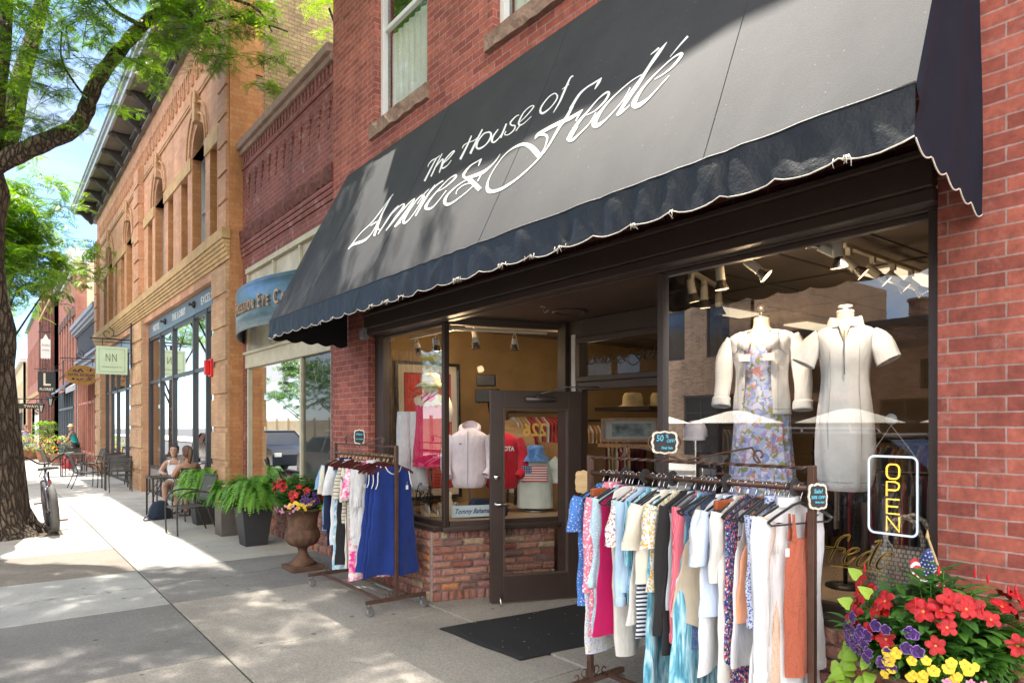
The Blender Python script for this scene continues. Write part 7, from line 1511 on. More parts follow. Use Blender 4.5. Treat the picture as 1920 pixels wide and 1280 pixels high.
m = MB(); m.lathe([(.001, 0), (.09, 0), (.09, .004), (.001, .005)], 20, (HX + .13, 13.05, 2.0), T=Matrix.Rotation(-PI / 2, 4, 'Y')); o = m.build('window_sticker', mat('sticker_blue', (.10, .28, .45), .5, c2=(.55, .65, .70), vs=25)); prop(o, 'round blue and white sticker on the hotel window beside the near pier', 'sticker')
GRB = mat('grey_pressed_metal', (.26, .27, .31), .55, .2, var=.15, vs=4); PKW = mat('salmon_wood', (.45, .18, .13), .6); CRM = mat('cream_stucco', (.58, .48, .30), .9, var=.1, vs=2, bump=.2, bs=10); WHC = mat('white_cornice', (.55, .56, .54), .7, var=.1)
B1 = thing('lattice_building', 'low grey metal fronted shop with lattice frieze beyond the hotel', 'building', (3.3, 33.5, 0))
m = MB(); wall_grid(m, 'X', 3.35, 3.5, 29.06, 37.7, 0, 6.2, [(29.9, 37.2, 0, 3.6)]); m.face([(3.5, 37.7, 6.1), (12, 37.7, 6.1), (12, 29.06, 6.1), (3.5, 29.06, 6.1)]); m.build('wall', GRB, B1)
m = MB()
for x, z0, z1 in ((3.05, 6.05, 6.22), (3.12, 5.9, 6.048), (3.2, 5.78, 5.898), (3.22, 4.50, 4.62), (3.15, 3.72, 3.85), (3.25, 4.25, 4.32)): m.box(x, 29.06, z0, 3.348, 37.7, z1)
m.build('cornice', GRB, B1); m = MB(); k = 0
for k in range(44):
 y = 29.2 + k * .19
 for s_ in (-1, 1): m.beam((3.325, y, 4.66), (3.325, y + s_ * .9, 5.74), .03, .035) if 29.1 < y + s_ * .9 < 37.6 else None
m.build('lattice', mat('lattice_dark', (.08, .08, .10), .6), B1)
m = MB(); m.box(3.42, 29.9, 0, 3.44, 37.2, 3.6); m.build('shop_glass', GLASSR, B1); m = MB(); m.box(4.6, 29.2, 0, 4.62, 37.6, 4.4); m.build('interior', mat('warm_dim', (.25, .14, .09), .9, var=.3), B1)
m = MB()
for y in (29.9, 31.2, 32.0, 33.3, 34.1, 35.4, 36.2, 37.1): m.box(3.33, y, 0, 3.45, y + .09, 3.6)
for z in (.5, 2.6): m.box(3.36, 29.9, z, 3.416, 37.2, z + .1)
m.build('salmon_posts', PKW, B1)
R = thing('shop_canopy', 'pale grey canopy over the salmon framed windows beyond the hotel', 'awning', (3.0, 31.5, 3.2)); m = MB(); m.mesh([(3.34, 29.3, 3.75), (3.34, 33.2, 3.75), (2.55, 33.2, 3.2), (2.55, 29.3, 3.2), (2.55, 29.3, 3.0), (2.55, 33.2, 3.0)], [(0, 1, 2, 3), (3, 2, 5, 4)]); m.build('cloth', mat('canopy_grey', (.40, .42, .44), .8), R).modifiers.new('t', 'SOLIDIFY').thickness = .03
B2 = thing('cream_sided_building', 'red brick building with white cornice and cream painted side wall', 'building', (3.3, 43, 0)); RB2 = brick('salmon_brick', (.42, .17, .12), (.36, .13, .09), (.36, .20, .15), bw=.22, bh=.07, var=.2)
win2 = [(38.6 + k * 1.45, 39.3 + k * 1.45, 4.4, 6.9) for k in range(6)]
m = MB(); wall_grid(m, 'X', 3.3, 3.45, 37.75, 47.3, 0, 9.3, win2 + [(38.4, 46.8, 0, 3.5)]); m.build('wall', RB2, B2); m = MB(); m.face([(3.75, 37.752, 0), (14, 37.752, 0), (14, 37.752, 9.9), (3.75, 37.752, 9.9)]); m.build('side_wall', CRM, B2); m = MB(); m.box(3.3, 37.74, 0, 3.749, 37.76, 9.25); m.build('corner_pier', RB2, B2)
m = MB(); m.box(2.95, 37.6, 9.55, 3.9, 47.4, 9.95); m.box(3.05, 37.65, 9.3, 3.85, 47.4, 9.548); m.box(3.2, 37.7, 8.95, 3.8, 47.35, 9.12); m.build('cornice', WHC, B2, bevel=.03)
m = MB(); y = 37.9; m.box(3.22, 37.9, 9.13, 3.29, 47, 9.295)
while y < 47: m.box(3.1, y, 9.14, 3.29, y + .14, 9.29); y += .3
m.build('dentils', mat('dentil_brown', (.20, .14, .10), .8), B2)
m = MB()
for a, b, c, d in win2: m.box(3.24, a - .1, d, 3.298, b + .1, d + .45); m.box(3.24, a - .05, c - .12, 3.298, b + .05, c)
m.box(3.22, 37.74, 6.85, 3.298, 38.4, 7.2); m.build('lintels', mat('brown_lintel', (.15, .085, .07), .85, var=.2), B2); m = MB()
for a, b, c, d in win2: m.box(3.42, a, c, 3.44, b, d)
m.box(3.42, 38.4, 0, 3.44, 46.8, 3.5); m.build('window_glass', GLASSR, B2); m = MB(); m.box(3.6, 38, 0, 3.62, 47, 8.5); m.build('interior', DARKIN, B2)
m = MB()
for y in (38.4, 39.6, 40.8, 42.2, 43.6, 45.0, 46.7): m.box(3.26, y, 0, 3.41, y + .12, 3.5)
m.box(3.26, 38.4, 2.5, 3.41, 46.8, 2.62); m.build('shopfront_frame', mat('slate_frame', (.10, .12, .15), .5), B2)
R = thing('striped_canopy', 'dark canopy and glazed transom above the slate framed shop', 'awning', (3.0, 41, 3.2)); m = MB(); m.mesh([(3.28, 38.3, 3.9), (3.28, 43.5, 3.9), (2.6, 43.5, 3.25), (2.6, 38.3, 3.25)], [(0, 1, 2, 3)]); m.build('cloth', mat('canopy_slate', (.10, .13, .16), .6), R).modifiers.new('t', 'SOLIDIFY').thickness = .03
B3 = thing('gabled_dark_building', 'tall dark red brick building with pointed gable further down the street', 'building', (3.2, 52, 0)); DRB = brick('purple_red_brick', (.20, .075, .06), (.15, .055, .045), (.2, .12, .1), bw=.22, bh=.07); win3 = [(48.3 + k * 1.7, 49.2 + k * 1.7, 5.0, 8.2) for k in range(6)]
m = MB(); wall_grid(m, 'X', 3.1, 3.3, 47.4, 58.6, 0, 10.4, win3 + [(48, 58, 0, 3.6)]); m.mesh([(3.1, 47.4, 10.4), (3.1, 50.2, 12.4), (3.1, 53.0, 10.4), (3.5, 47.4, 10.4), (3.5, 50.2, 12.4), (3.5, 53, 10.4)], [(0, 1, 2), (5, 4, 3), (0, 3, 4, 1), (1, 4, 5, 2)]); m.face([(3.1, 47.4, 0), (13, 47.4, 0), (13, 47.4, 10.4), (3.1, 47.4, 10.4)])
m.build('wall', DRB, B3); m = MB()
for y in (47.4, 50.0, 52.9, 55.5, 58.2): m.box(2.92, y - .03, 0, 3.096, y + .4, 11.2)
m.build('pilasters', DRB, B3); m = MB(); [m.box(3.26, a, c, 3.28, b, d) for a, b, c, d in win3]; m.box(3.26, 48, 0, 3.28, 58, 3.6); m.build('window_glass', GLASSR, B3); m = MB(); m.box(3.5, 48, 0, 3.52, 58.5, 9.5); m.build('interior', DARKIN, B3)
m = MB(); m.box(2.88, 47.3, 8.9, 3.098, 58.6, 9.1); m.box(2.9, 47.3, 4.2, 3.098, 58.6, 4.4); m.build('string_course', TST, B3)
B4 = thing('green_edged_building', 'long brick building with green roof edge far down the street', 'building', (3.0, 68, 0)); win4 = [(60 + k * 1.9, 61 + k * 1.9, 5.0, 8.0) for k in range(9)]
m = MB(); wall_grid(m, 'X', 3.0, 3.2, 58.7, 78, 0, 10.2, win4 + [(60, 77, 0, 3.4)]); m.build('wall', RB2, B4); m = MB(); m.box(2.8, 58.7, 10.2, 3.2, 78, 10.4); m.build('roof_edge', mat('verdigris', (.15, .34, .27), .7), B4); m = MB(); [m.box(3.14, a, c, 3.16, b, d) for a, b, c, d in win4]; m.box(3.14, 60, 0, 3.16, 77, 3.4); m.build('window_glass', GLASSR, B4); m = MB(); m.box(3.4, 59, 0, 3.42, 78, 9.5); m.build('interior', DARKIN, B4)
m = MB(); m.box(2.9, 58.7, 3.9, 2.998, 78, 4.2); m.build('string_course', TST, B4)
for nm, lab, x, y0, y1, h, mt_ in (('pale_shop_building', 'pale cream low building at the far end of the row', 2.7, 78.2, 100, 7.6, CRM), ('brown_shop_building', 'brown gabled low building beyond the pale one', 2.3, 100.2, 125, 6.8, RB2), ('far_block', 'distant grey block closing the street', 1.2, 130, 150, 8.6, WHC)):
 B = thing(nm, lab, 'building', (x, y0, 0)); m = MB(); hs = [(y0 + 1.5 + k * 2.6, y0 + 2.8 + k * 2.6, 4.2, 5.9) for k in range(int((y1 - y0 - 3) / 2.6))]; wall_grid(m, 'X', x, x + .2, y0, y1, 0, h, hs + [(y0 + 1, y1 - 1, 0, 3.0)]); m.face([(x, y0, 0), (x + 12, y0, 0), (x + 12, y0, h), (x, y0, h)]); m.build('wall', mt_, B); m = MB(); m.box(x - .3, y0, h, x + 1, y1, h + .35); m.build('cornice', WHC, B); m = MB(); [m.box(x + .12, a, c, x + .14, b, d) for a, b, c, d in hs]; m.box(x + .12, y0 + 1, 0, x + .14, y1 - 1, 3.0); m.build('window_glass', DARKIN, B)
 for k in range(3):
  if nm != 'far_block': aw = thing('shop_awning', '%s awning on the %s' % (('white', 'tan', 'pale striped')[k], ('pale cream low building', 'brown gabled low building')[nm[0] == 'b']), 'awning', (x, y0 + 3 + k * 6, 3)); m = MB(); m.mesh([(x - .01, y0 + 1.5 + k * 6.5, 3.9), (x - .01, y0 + 6.5 + k * 6.5, 3.9), (x - 1.1, y0 + 6.5 + k * 6.5, 3.0), (x - 1.1, y0 + 1.5 + k * 6.5, 3.0)], [(0, 1, 2, 3)]); m.build('cloth', (WHC, CRM, mat('awn_stripe', (.5, .4, .35), .8))[k], aw).modifiers.new('t', 'SOLIDIFY').thickness = .04
def hang_sign(name, label, xw, y, z_arm, x0, x1, z0, z1, shape, mt_, arm=True):
 R = thing(name, label, 'sign', (xw, y, z_arm)); m = MB()
 m.tube([(xw, y, z_arm), (x0 - .15, y, z_arm)], .02, 6); m.tube([(xw, y, z_arm - .08), (x0 - .05, y, z_arm - .08)], .012, 5); m.box(xw - .04, y - .03, z_arm - .75, xw, y + .03, z_arm + .45)
 c = Vector(((x0 + x1) / 2 - .1, y, z_arm + .14)); m.tube([c + Vector((math.cos(a) * (.03 + .018 * a), 0, math.sin(a) * (.03 + .018 * a))) for a in [k * .45 for k in range(18)]], .012, 5); m.tube([c + Vector((.1, 0, -.06)), Vector((xw - .35, y, z_arm + .1)), Vector((xw - .02, y, z_arm + .4))], .012, 5)
 for x in (x0 + (x1 - x0) * .2, x0 + (x1 - x0) * .8): m.tube([(x, y, z_arm), (x, y, z1 - .02)], .01, 5)
 m.build('bracket', BLACKM, R, smooth=False); T = frame_T(Vector((x0, y - .02, z0)), (1, 0, 0), (0, 0, 1)); m = MB()
 if shape == 'rect': m.box(0, 0, -.03, x1 - x0, z1 - z0, .0, T=T)
 elif shape == 'oval': m.prism([((x1 - x0) / 2 * (1 + math.cos(a)), (z1 - z0) / 2 * (1 + math.sin(a))) for a in [2 * PI * k / 36 for k in range(36)]], .03, T @ Matrix.Translation((0, 0, -.03)))
 m.build('board', mt_, R); return R, T
SGN = mat('pale_green_board', (.42, .56, .40), .6, var=.05); INK = mat('bronze_ink', (.16, .12, .07), .5); ORB = mat('ochre_board', (.45, .24, .06), .6, var=.15); NVY = mat('navy_paint', (.012, .018, .09), .5); CRL = mat('cream_letters', (.60, .54, .40), .6)
R, T = hang_sign('hanging_sign', 'square pale green hanging sign with a zigzag monogram', HX - .10, 20.8, 3.98, 2.27, 2.99, 3.05, 3.78, 'rect', SGN)
m = MB();
for a, b, c, d in ((.06, .06, .66, .067), (.06, .663, .66, .67), (.06, .067, .067, .663), (.653, .067, .66, .663)): m.box(a, b, .001, c, d, .004, T=T)
for pts in ([(.22, .34), (.22, .54), (.31, .34), (.31, .54)], [(.37, .34), (.37, .54), (.46, .34), (.46, .54)], [(.31, .54), (.40, .34)][:0]):
 for a, b in zip(pts[:-1], pts[1:]): m.tube([T @ Vector((a[0], a[1], .004)), T @ Vector((b[0], b[1], .004))], .007, 4)
m.build('monogram', INK, R); text_mesh('MERRYWORTH', .055, T @ Matrix.Translation((.36, .17, .003)), 'lettering', INK, R, extrude=.001, space=1.3)
R, T = hang_sign('hanging_sign', 'oval ochre hotel sign with dark blue ornament', 3.25, 29.3, 4.12, 2.24, 3.30, 3.16, 3.88, 'oval', ORB)
text_mesh('HOTEL EXCELSIOR', .125, T @ Matrix.Translation((.53, .33, .004)), 'lettering', NVY, R, extrude=.001, sx=.85, bold=.003); text_mesh('RESTAURANT', .06, T @ Matrix.Translation((.55, .13, .004)), 'lettering', NVY, R, extrude=.001, sx=.85)
m = MB(); r = random.Random(4)
for k in range(26):
 x = .22 + r.uniform(0, .62); z = (.53 + r.uniform(-.04, .05)) if k % 2 else (.23 + r.uniform(-.03, .05)); s_ = r.uniform(.02, .045); a = r.uniform(0, 3)
 m.mesh([T @ Vector((x + s_ * math.cos(a + q * 1.57) * (1.6 if q % 2 else .6), z + s_ * math.sin(a + q * 1.57) * (1.6 if q % 2 else .6), .004)) for q in range(4)], [(0, 1, 2, 3)])
m.build('ornament', NVY, R)
R, T = hang_sign('hanging_sign', 'black hanging florist sign with a large cream letter', 3.0, 40, 4.42, 1.95, 2.66, 3.30, 4.29, 'rect', mat('black_board', (.02, .021, .025), .5))
text_mesh('L', .85, T @ Matrix.Translation((.35, .33, .004)), 'lettering', CRL, R, extrude=.002, bold=.01, sx=.8); text_mesh('FLORIST', .17, T @ Matrix.Translation((.355, .09, .004)), 'lettering', CRL, R, extrude=.002, bold=.004, sx=.9)
R = thing('banner_sign', 'white hanging banner with scalloped lower edge high on the dark red building', 'sign', (2.95, 46.9, 6.9)); T = frame_T(Vector((2.42, 46.8, 5.45)), (1, 0, 0), (0, 0, 1)); m = MB(); m.prism([(0, .06), (.06, 0), (.12, .06), (.18, 0), (.24, .06), (.30, 0), (.36, .06), (.42, 0), (.46, .08), (.46, 1.1), (.36, 1.15), (.23, 1.42), (.10, 1.15), (0, 1.1)], .04, T); m.build('banner', WHITEP, R)
text_mesh('Artful', .2, T @ Matrix.Translation((.23, .72, .044)), 'lettering', mat('maroon_ink', (.20, .01, .04), .6), R, extrude=.001, sx=.8); text_mesh('LIVING', .14, T @ Matrix.Translation((.23, .46, .044)), 'lettering', MC['maroon_ink'], R, extrude=.001, sx=.8)
m = MB(); m.tube([(2.95, 46.8, 7.0), (2.3, 46.8, 6.98)], .025, 6); m.tube([(2.65 + .22 * math.cos(a), 46.8, 7.15 + .22 * math.sin(a)) for a in [k * .5 for k in range(13)]], .02, 5); m.build('bracket', BLACKM, R)
R = thing('name_board', 'thin dark name board hanging beyond the tree trunk', 'sign', (2.3, 46, 3.0)); T = frame_T(Vector((1.2, 46, 2.62)), (1, 0, 0), (0, 0, 1)); m = MB(); m.box(0, 0, -.03, 1.15, .28, 0, T=T); m.build('board', mat('brown_board', (.03, .02, .018), .5), R); text_mesh('TWAYS', .2, T @ Matrix.Translation((.75, .06, .003)), 'lettering', CRL, R, extrude=.001, bold=.004)
m = MB(); m.tube([(3.1, 46, 3.15), (1.1, 46, 3.15)], .03, 6); m.tube([(1.4, 46, 3.15), (1.4, 46, 2.9)], .015, 5); m.tube([(2.2, 46, 3.15), (2.2, 46, 2.9)], .015, 5); m.build('bracket', BLACKM, R)
for i, (x, y, z) in enumerate(((2.55, 41.5, 3.0), (2.35, 45.0, 2.75))):
 R = thing('wall_lantern', ('nearer', 'farther')[i] + ' black lantern hung by the florist sign', 'lantern', (x, y, z)); m = MB(); m.lathe([(.06, -.35), (.16, .05), (.17, .08), (.05, .22), (.02, .3), (.03, .34), (.001, .36)], 6, (x, y, z)); m.build('lantern', BLACKM, R); m = MB(); m.lathe([(.05, -.30), (.135, .03)], 6, (x, y - .03, z)); m.build('lantern_glass', mat('lantern_glass', (.5, .5, .45), .3), R); m = MB(); m.tube([(x, y, z + .35), (x, y, z + .5), (3.2, y, z + .5)], .02, 5); m.build('bracket', BLACKM, R)
CHM = mat('chair_bronze', (.055, .048, .042), .4, .4, var=.1)
def meshpanel():
 m = bpy.data.materials.new('sling_mesh'); t = nodes(m); out = N(t, 'ShaderNodeOutputMaterial'); b = N(t, 'ShaderNodeBsdfPrincipled'); b.inputs['Base Color'].default_value = (.07, .068, .065, 1); b.inputs['Roughness'].default_value = .6
 tr = N(t, 'ShaderNodeBsdfTransparent'); mx = N(t, 'ShaderNodeMixShader'); mx.inputs[0].default_value = .22; t.links.new(b.outputs[0], mx.inputs[1]); t.links.new(tr.outputs[0], mx.inputs[2]); t.links.new(mx.outputs[0], out.inputs[0]); return m
SLING = meshpanel()
def patio_chair(label, loc, rz):
 R = thing('patio_chair', label, 'chair', loc, rz, 'metal terrace chairs')
 for s_ in (-1, 1):
  m = MB(); m.tube(smoothpts([(s_ * .275, -.27, 0), (s_ * .275, -.28, .42), (s_ * .28, -.24, .58), (s_ * .285, -.12, .66), (s_ * .28, .08, .665), (s_ * .262, .235, .63)], 5), .013, 8); m.build('arm_and_front_leg', CHM, R, smooth=True, world=False)
  m = MB(); m.tube(smoothpts([(s_ * .25, .34, 0), (s_ * .25, .24, .25), (s_ * .25, .19, .43), (s_ * .25, .24, .62), (s_ * .25, .33, .90)], 4), .013, 8); m.build('back_leg', CHM, R, smooth=True, world=False)
 m = MB(); m.tube([(-.25, .33, .90), (.25, .33, .90)], .013, 8); m.tube([(-.25, .20, .41), (.25, .20, .41)], .011, 8); m.tube([(-.27, -.27, .41), (.27, -.27, .41)], .011, 8); m.tube([(-.25, .21, .52), (.25, .21, .52)], .009, 6)
 for s_ in (-1, 1): m.tube([(s_ * .25, -.27, .415), (s_ * .25, .19, .415)], .011, 8)
 m.build('rails', CHM, R, smooth=True, world=False)
 m = MB(); g = [(x, y, .425 - .03 * (1 - (x / .25) ** 2)) for y in (-.27, -.1, .05, .19) for x in (-.25, -.12, 0, .12, .25)]; m.mesh(g, [(j * 5 + i, j * 5 + i + 1, j * 5 + i + 6, j * 5 + i + 5) for j in range(3) for i in range(4)]); m.build('seat', SLING, R, smooth=True, world=False)
 m = MB(); g = [(x, y + .02 * (1 - (x / .25) ** 2), z) for y, z in ((.21, .52), (.25, .65), (.29, .78), (.325, .89)) for x in (-.245, -.12, 0, .12, .245)]; m.mesh(g, [(j * 5 + i, j * 5 + i + 1, j * 5 + i + 6, j * 5 + i + 5) for j in range(3) for i in range(4)]); m.build('backrest', SLING, R, smooth=True, world=False)
 return R
def patio_table(label, loc, s=.33, rz=0):
 R = thing('patio_table', label, 'table', loc, rz, 'metal terrace tables'); m = MB(); m.box(-s, -s, .725, s, s, .74); m.box(-s - .01, -s - .01, .715, s + .01, -s, .742); m.box(-s - .01, s, .715, s + .01, s + .01, .742); m.box(-s - .01, -s, .715, -s, s, .742); m.box(s, -s, .715, s + .01, s, .742); m.build('tabletop', CHM, R, world=False)
 for a in (-1, 1):
  for b in (-1, 1): m = MB(); m.box(a * (s - .02) - .016, b * (s - .02) - .016, 0, a * (s - .02) + .016, b * (s - .02) + .016, .714); m.tube([(a * (s - .03), b * (s - .03), .38), (a * .10, b * .10, .70)], .009, 6); m.build('leg', CHM, R, world=False)
 return R
patio_chair('empty metal armchair in front of the grey bronze planter, facing the kerb', (2.56, 11.72, 0), math.radians(-84))
patio_table('square metal table between the two seated women', (2.72, 14.2, 0))
patio_chair('metal armchair under the woman in the black top', (2.99, 13.42, 0), math.radians(186)); patio_chair('metal armchair under the woman in the white top', (3.0, 14.98, 0), math.radians(-22))
patio_table('empty square metal table by the hotel doorway', (2.78, 21.1, 0)); patio_chair('empty chair with its back turned at the table by the hotel doorway', (2.72, 20.2, 0), math.radians(178)); patio_chair('empty sunlit chair on the kerb side of the table by the doorway', (2.10, 21.9, 0), math.radians(96)); patio_chair('empty chair beyond the table by the hotel doorway', (2.95, 22.2, 0), math.radians(5))
patio_table('sunlit metal table farther along the pavement', (2.30, 27.4, 0)); patio_chair('sunlit chair at the kerb side of the farther table', (1.75, 27.2, 0), math.radians(100)); patio_chair('chair between the farther table and the hotel wall', (2.85, 27.0, 0), math.radians(-80)); patio_chair('chair behind the farther sunlit table', (2.5, 28.6, 0), math.radians(10))
SKIN = mat('skin', (.46, .27, .19), .5, var=.06, vs=6, trans=.12); SKIN2 = mat('skin_tanned', (.40, .22, .145), .5, var=.06, vs=6, trans=.12); HAIRB = mat('brown_hair', (.10, .045, .022), .45, var=.35, vs=30, stretch=(1, 1, .2), bump=.4, bs=80); HAIRD = mat('dark_hair', (.018, .012, .010), .4, var=.3, vs=30); HAIRL = mat('blond_hair', (.50, .33, .15), .5, var=.3, vs=30)
def skin_mesh(name, V, E, mt, par, sub=1):
 me = bpy.data.meshes.new(name); names = list(V); me.from_pydata([V[k][0] for k in names], [(names.index(a), names.index(b)) for a, b in E], []); o = bpy.data.objects.new(name + '_rig', me); COL.objects.link(o)
 sk = o.modifiers.new('s', 'SKIN'); sk.use_smooth_shade = True
 for i, k in enumerate(names): me.skin_vertices[0].data[i].radius = (V[k][1], V[k][2] if len(V[k]) > 2 else V[k][1])
 me.skin_vertices[0].data[0].use_root = True
 ss = o.modifiers.new('u', 'SUBSURF'); ss.levels = sub; ss.render_levels = sub
 dg = bpy.context.evaluated_depsgraph_get(); dg.update(); m2 = bpy.data.meshes.new_from_object(o.evaluated_get(dg)); bpy.data.objects.remove(o); m2.materials.clear(); m2.materials.append(mt); m2.name = name
 r = bpy.data.objects.new(name, m2); COL.objects.link(r); r.parent = par; return r
def head(par, c, yaw, skin, hair, style):
 c = Vector(c); M = Matrix.Translation(c) @ Matrix.Rotation(yaw, 4, 'Z'); m = MB(); rings = []
 for z, rx, ry, cy_ in ((-.115, .030, .030, -.045), (-.105, .045, .05, -.03), (-.08, .056, .070, -.015), (-.045, .066, .084, -.006), (0, .073, .092, 0), (.04, .075, .095, .004), (.08, .066, .084, .006), (.105, .045, .06, .008), (.118, .015, .02, .008)):
  rings.append([M @ Vector((rx * math.cos(a), cy_ + ry * math.sin(a), z)) for a in [2 * PI * k / 20 for k in range(20)]])
 m.loft(rings)
 m.mesh([M @ Vector(p) for p in ((0, -.086, .015), (-.014, -.086, -.028), (.014, -.086, -.028), (0, -.112, -.024))], [(0, 1, 3), (0, 3, 2), (1, 2, 3)])
 for s_ in (-1, 1): m.lathe([(.001, -.02), (.010, -.012), (.013, .008), (.008, .02), (.001, .022)], 8, M @ Vector((s_ * .074, .0, -.01)))
 h = m.build('head', skin, par, smooth=True, world=False); m = MB()
 for s_ in (-1, 1): m.ball(M @ Vector((s_ * .028, -.082, .005)), .0085, 8, 5); m.beam(M @ Vector((s_ * .016, -.090, .027)), M @ Vector((s_ * .044, -.080, .027)), .006, .005)
 m.build('eyes', mat('eye_dark', (.03, .02, .015), .3), h, world=False); m = MB(); m.beam(M @ Vector((-.022, -.084, -.055)), M @ Vector((.022, -.084, -.055)), .008, .010); m.build('mouth', mat('lips', (.38, .09, .08), .5), h, world=False)
 m = MB(); rings = []
 for z, rx, ry, o in ((-.06, .076, .088, 1.6), (-.02, .081, .098, 1.75), (.03, .084, .106, 1.9), (.062, .082, .104, 2.3), (.085, .076, .100, 3.2), (.115, .054, .070, 3.2), (.132, .012, .018, 3.2)):
  rings.append([M @ Vector((rx * math.cos(a), .010 + ry * math.sin(a), z + .004 * math.sin(9 * a))) for a in [-PI / 2 + (PI - o / 3.2 * PI) + (2 * o / 3.2 * PI) * k / 20 for k in range(21)]])
 m.loft(rings, False, close=False); hm = m.build('hair', hair, par, smooth=True, world=False); hm.modifiers.new('t', 'SOLIDIFY').thickness = .006
 m = MB()
 if style == 'pony': m.tube([M @ Vector(p) for p in ((0, .095, .06), (0, .14, .05), (.01, .15, -.04), (.015, .13, -.15), (.01, .11, -.25))], [.028, .038, .040, .030, .010], 10); m.lathe([(.06, -.08), (.085, -.03), (.086, .03), (.05, .09)], 16, M @ Vector((0, .02, .0)))
 elif style == 'bun': m.ball(M @ Vector((0, .07, .12)), .045, 10, 6)
 elif style == 'hat': m.loft([[M @ Vector((r_ * math.cos(a), r_ * math.sin(a) + .01, z)) for a in [2 * PI * k / 20 for k in range(20)]] for r_, z in ((.17, .05), (.10, .08), (.09, .15), (.001, .17))], False)
 m.build('hat' if style == 'hat' else 'hair_tail', STRAW if style == 'hat' else hair, par, smooth=True, world=False)
def hand_graph(V, E, w, pre, d, up):
 w = Vector(w); d = Vector(d).normalized(); s_ = d.cross(Vector(up)).normalized(); p = w + d * .05; V[pre + 'p'] = (tuple(p), .028, .014); E.append((pre + 'w', pre + 'p'))
 for i in range(4):
  o = (i - 1.5) * .018; L = (.062, .072, .068, .052)[i]; a = p + d * .035 + s_ * o; b = a + d * (L * .5) - Vector(up) * .012; c = b + d * (L * .35) - Vector(up) * .02
  V[pre + 'a%d' % i] = (tuple(a), .009); V[pre + 'b%d' % i] = (tuple(b), .008); V[pre + 'c%d' % i] = (tuple(c), .006); E += [(pre + 'p', pre + 'a%d' % i), (pre + 'a%d' % i, pre + 'b%d' % i), (pre + 'b%d' % i, pre + 'c%d' % i)]
 a = w + d * .03 - s_ * .03; b = a + d * .03 - s_ * .018; V[pre + 't0'] = (tuple(a), .010); V[pre + 't1'] = (tuple(b), .008); E += [(pre + 'w', pre + 't0'), (pre + 't0', pre + 't1')]
def seated(label, loc, rz, skin, hair, style, top, bottom, lean=-.06, arms=None, headyaw=0, crossed=False):
 R = thing('person', label, 'person', loc, rz, 'people on the terrace'); sh = (0, lean, 1.0)
 V = {'pel': ((0, .06, .53), .135, .10), 'wai': ((0, .04 + lean * .3, .70), .11, .085), 'che': ((0, lean * .8 + .02, .86), .13, .095), 'upc': ((0, lean + .01, .965), .11, .075), 'nek': ((0, lean - .01, 1.045), .046), 'hb': ((0, lean - .025, 1.10), .045)}
 E = [('pel', 'wai'), ('wai', 'che'), ('che', 'upc'), ('upc', 'nek'), ('nek', 'hb')]
 arms = arms or {1: ((.26, lean - .05, .78), (.14, lean - .30, .77)), -1: ((-.26, lean - .05, .78), (-.14, lean - .30, .77))}
 for s_ in (-1, 1):
  t = 'r' if s_ > 0 else 'l'; el, wr_ = arms[s_]
  V[t + 's'] = ((s_ * .165, lean + .01, .965), .056); V[t + 'e'] = (el, .040); V[t + 'w'] = (wr_, .026, .020); E += [('upc', t + 's'), (t + 's', t + 'e'), (t + 'e', t + 'w')]
  hand_graph(V, E, wr_, t, Vector(wr_) - Vector(el), (0, 0, 1))
  k = (s_ * .10, -.38, .52) if not (crossed and s_ > 0) else (-.02, -.40, .60); an = (s_ * .10, -.36, .10) if not (crossed and s_ > 0) else (-.14, -.52, .26)
  V[t + 'h'] = ((s_ * .10, .0, .52), .095, .085); V[t + 'k'] = (k, .066); V[t + 'c'] = (((k[0] + an[0]) / 2, (k[1] + an[1]) / 2 + .02, (k[2] + an[2]) / 2 + .04), .056); V[t + 'a'] = (an, .036); V[t + 'f'] = ((an[0], an[1] - .07, max(.035, an[2] - .06)), .036, .025); V[t + 'o'] = ((an[0], an[1] - .16, max(.025, an[2] - .07)), .030, .018)
  E += [('pel', t + 'h'), (t + 'h', t + 'k'), (t + 'k', t + 'c'), (t + 'c', t + 'a'), (t + 'a', t + 'f'), (t + 'f', t + 'o')]
  m = MB(); m.box(an[0] - .042, an[1] - .21, max(0, an[2] - .10), an[0] + .042, an[1] + .05, max(.018, an[2] - .082)); m.build('sandal', BLACKM, R, world=False, bevel=.006)
 skin_mesh('body', V, E, skin, R, 2); head(R, (0, lean - .05, 1.20), headyaw, skin, hair, style)
 m = MB(); m.loft([ell(z, rx, ry, 28, cy=cy_, fold=.012, k=6) for z, rx, ry, cy_ in ((.50, .165, .135, .05), (.62, .145, .115, .05), (.72, .130, .105, .04 + lean * .4), (.84, .148, .118, lean * .75 + .015), (.92, .140, .108, lean * .9 + .01))], False)
 for s_ in (-1, 1): m.tube([(s_ * .085, lean - .085, .90), (s_ * .095, lean - .05, 1.01), (s_ * .09, lean + .03, 1.02), (s_ * .075, lean + .10, .90)], .012, 6)
 m.build('tank_top', top, R, smooth=True, world=False); m = MB()
 for s_ in (-1, 1): m.loft([[(s_ * .10 + r_ * math.cos(a), y, zc + r_ * .92 * math.sin(a)) for a in [2 * PI * k / 16 for k in range(16)]] for y, r_, zc in ((.12, .10, .52), (0, .112, .525), (-.12, .10, .525), (-.24, .092, .525))], True)
 m.build('shorts', bottom, R, smooth=True, world=False); return R
seated('woman in white tank top and beige shorts seated at the table, face visible', (2.98, 14.88, 0), math.radians(-24), SKIN, HAIRD, 'bun', fw, F('beige_shorts', (.45, .33, .24)), lean=-.02, headyaw=math.radians(-4))
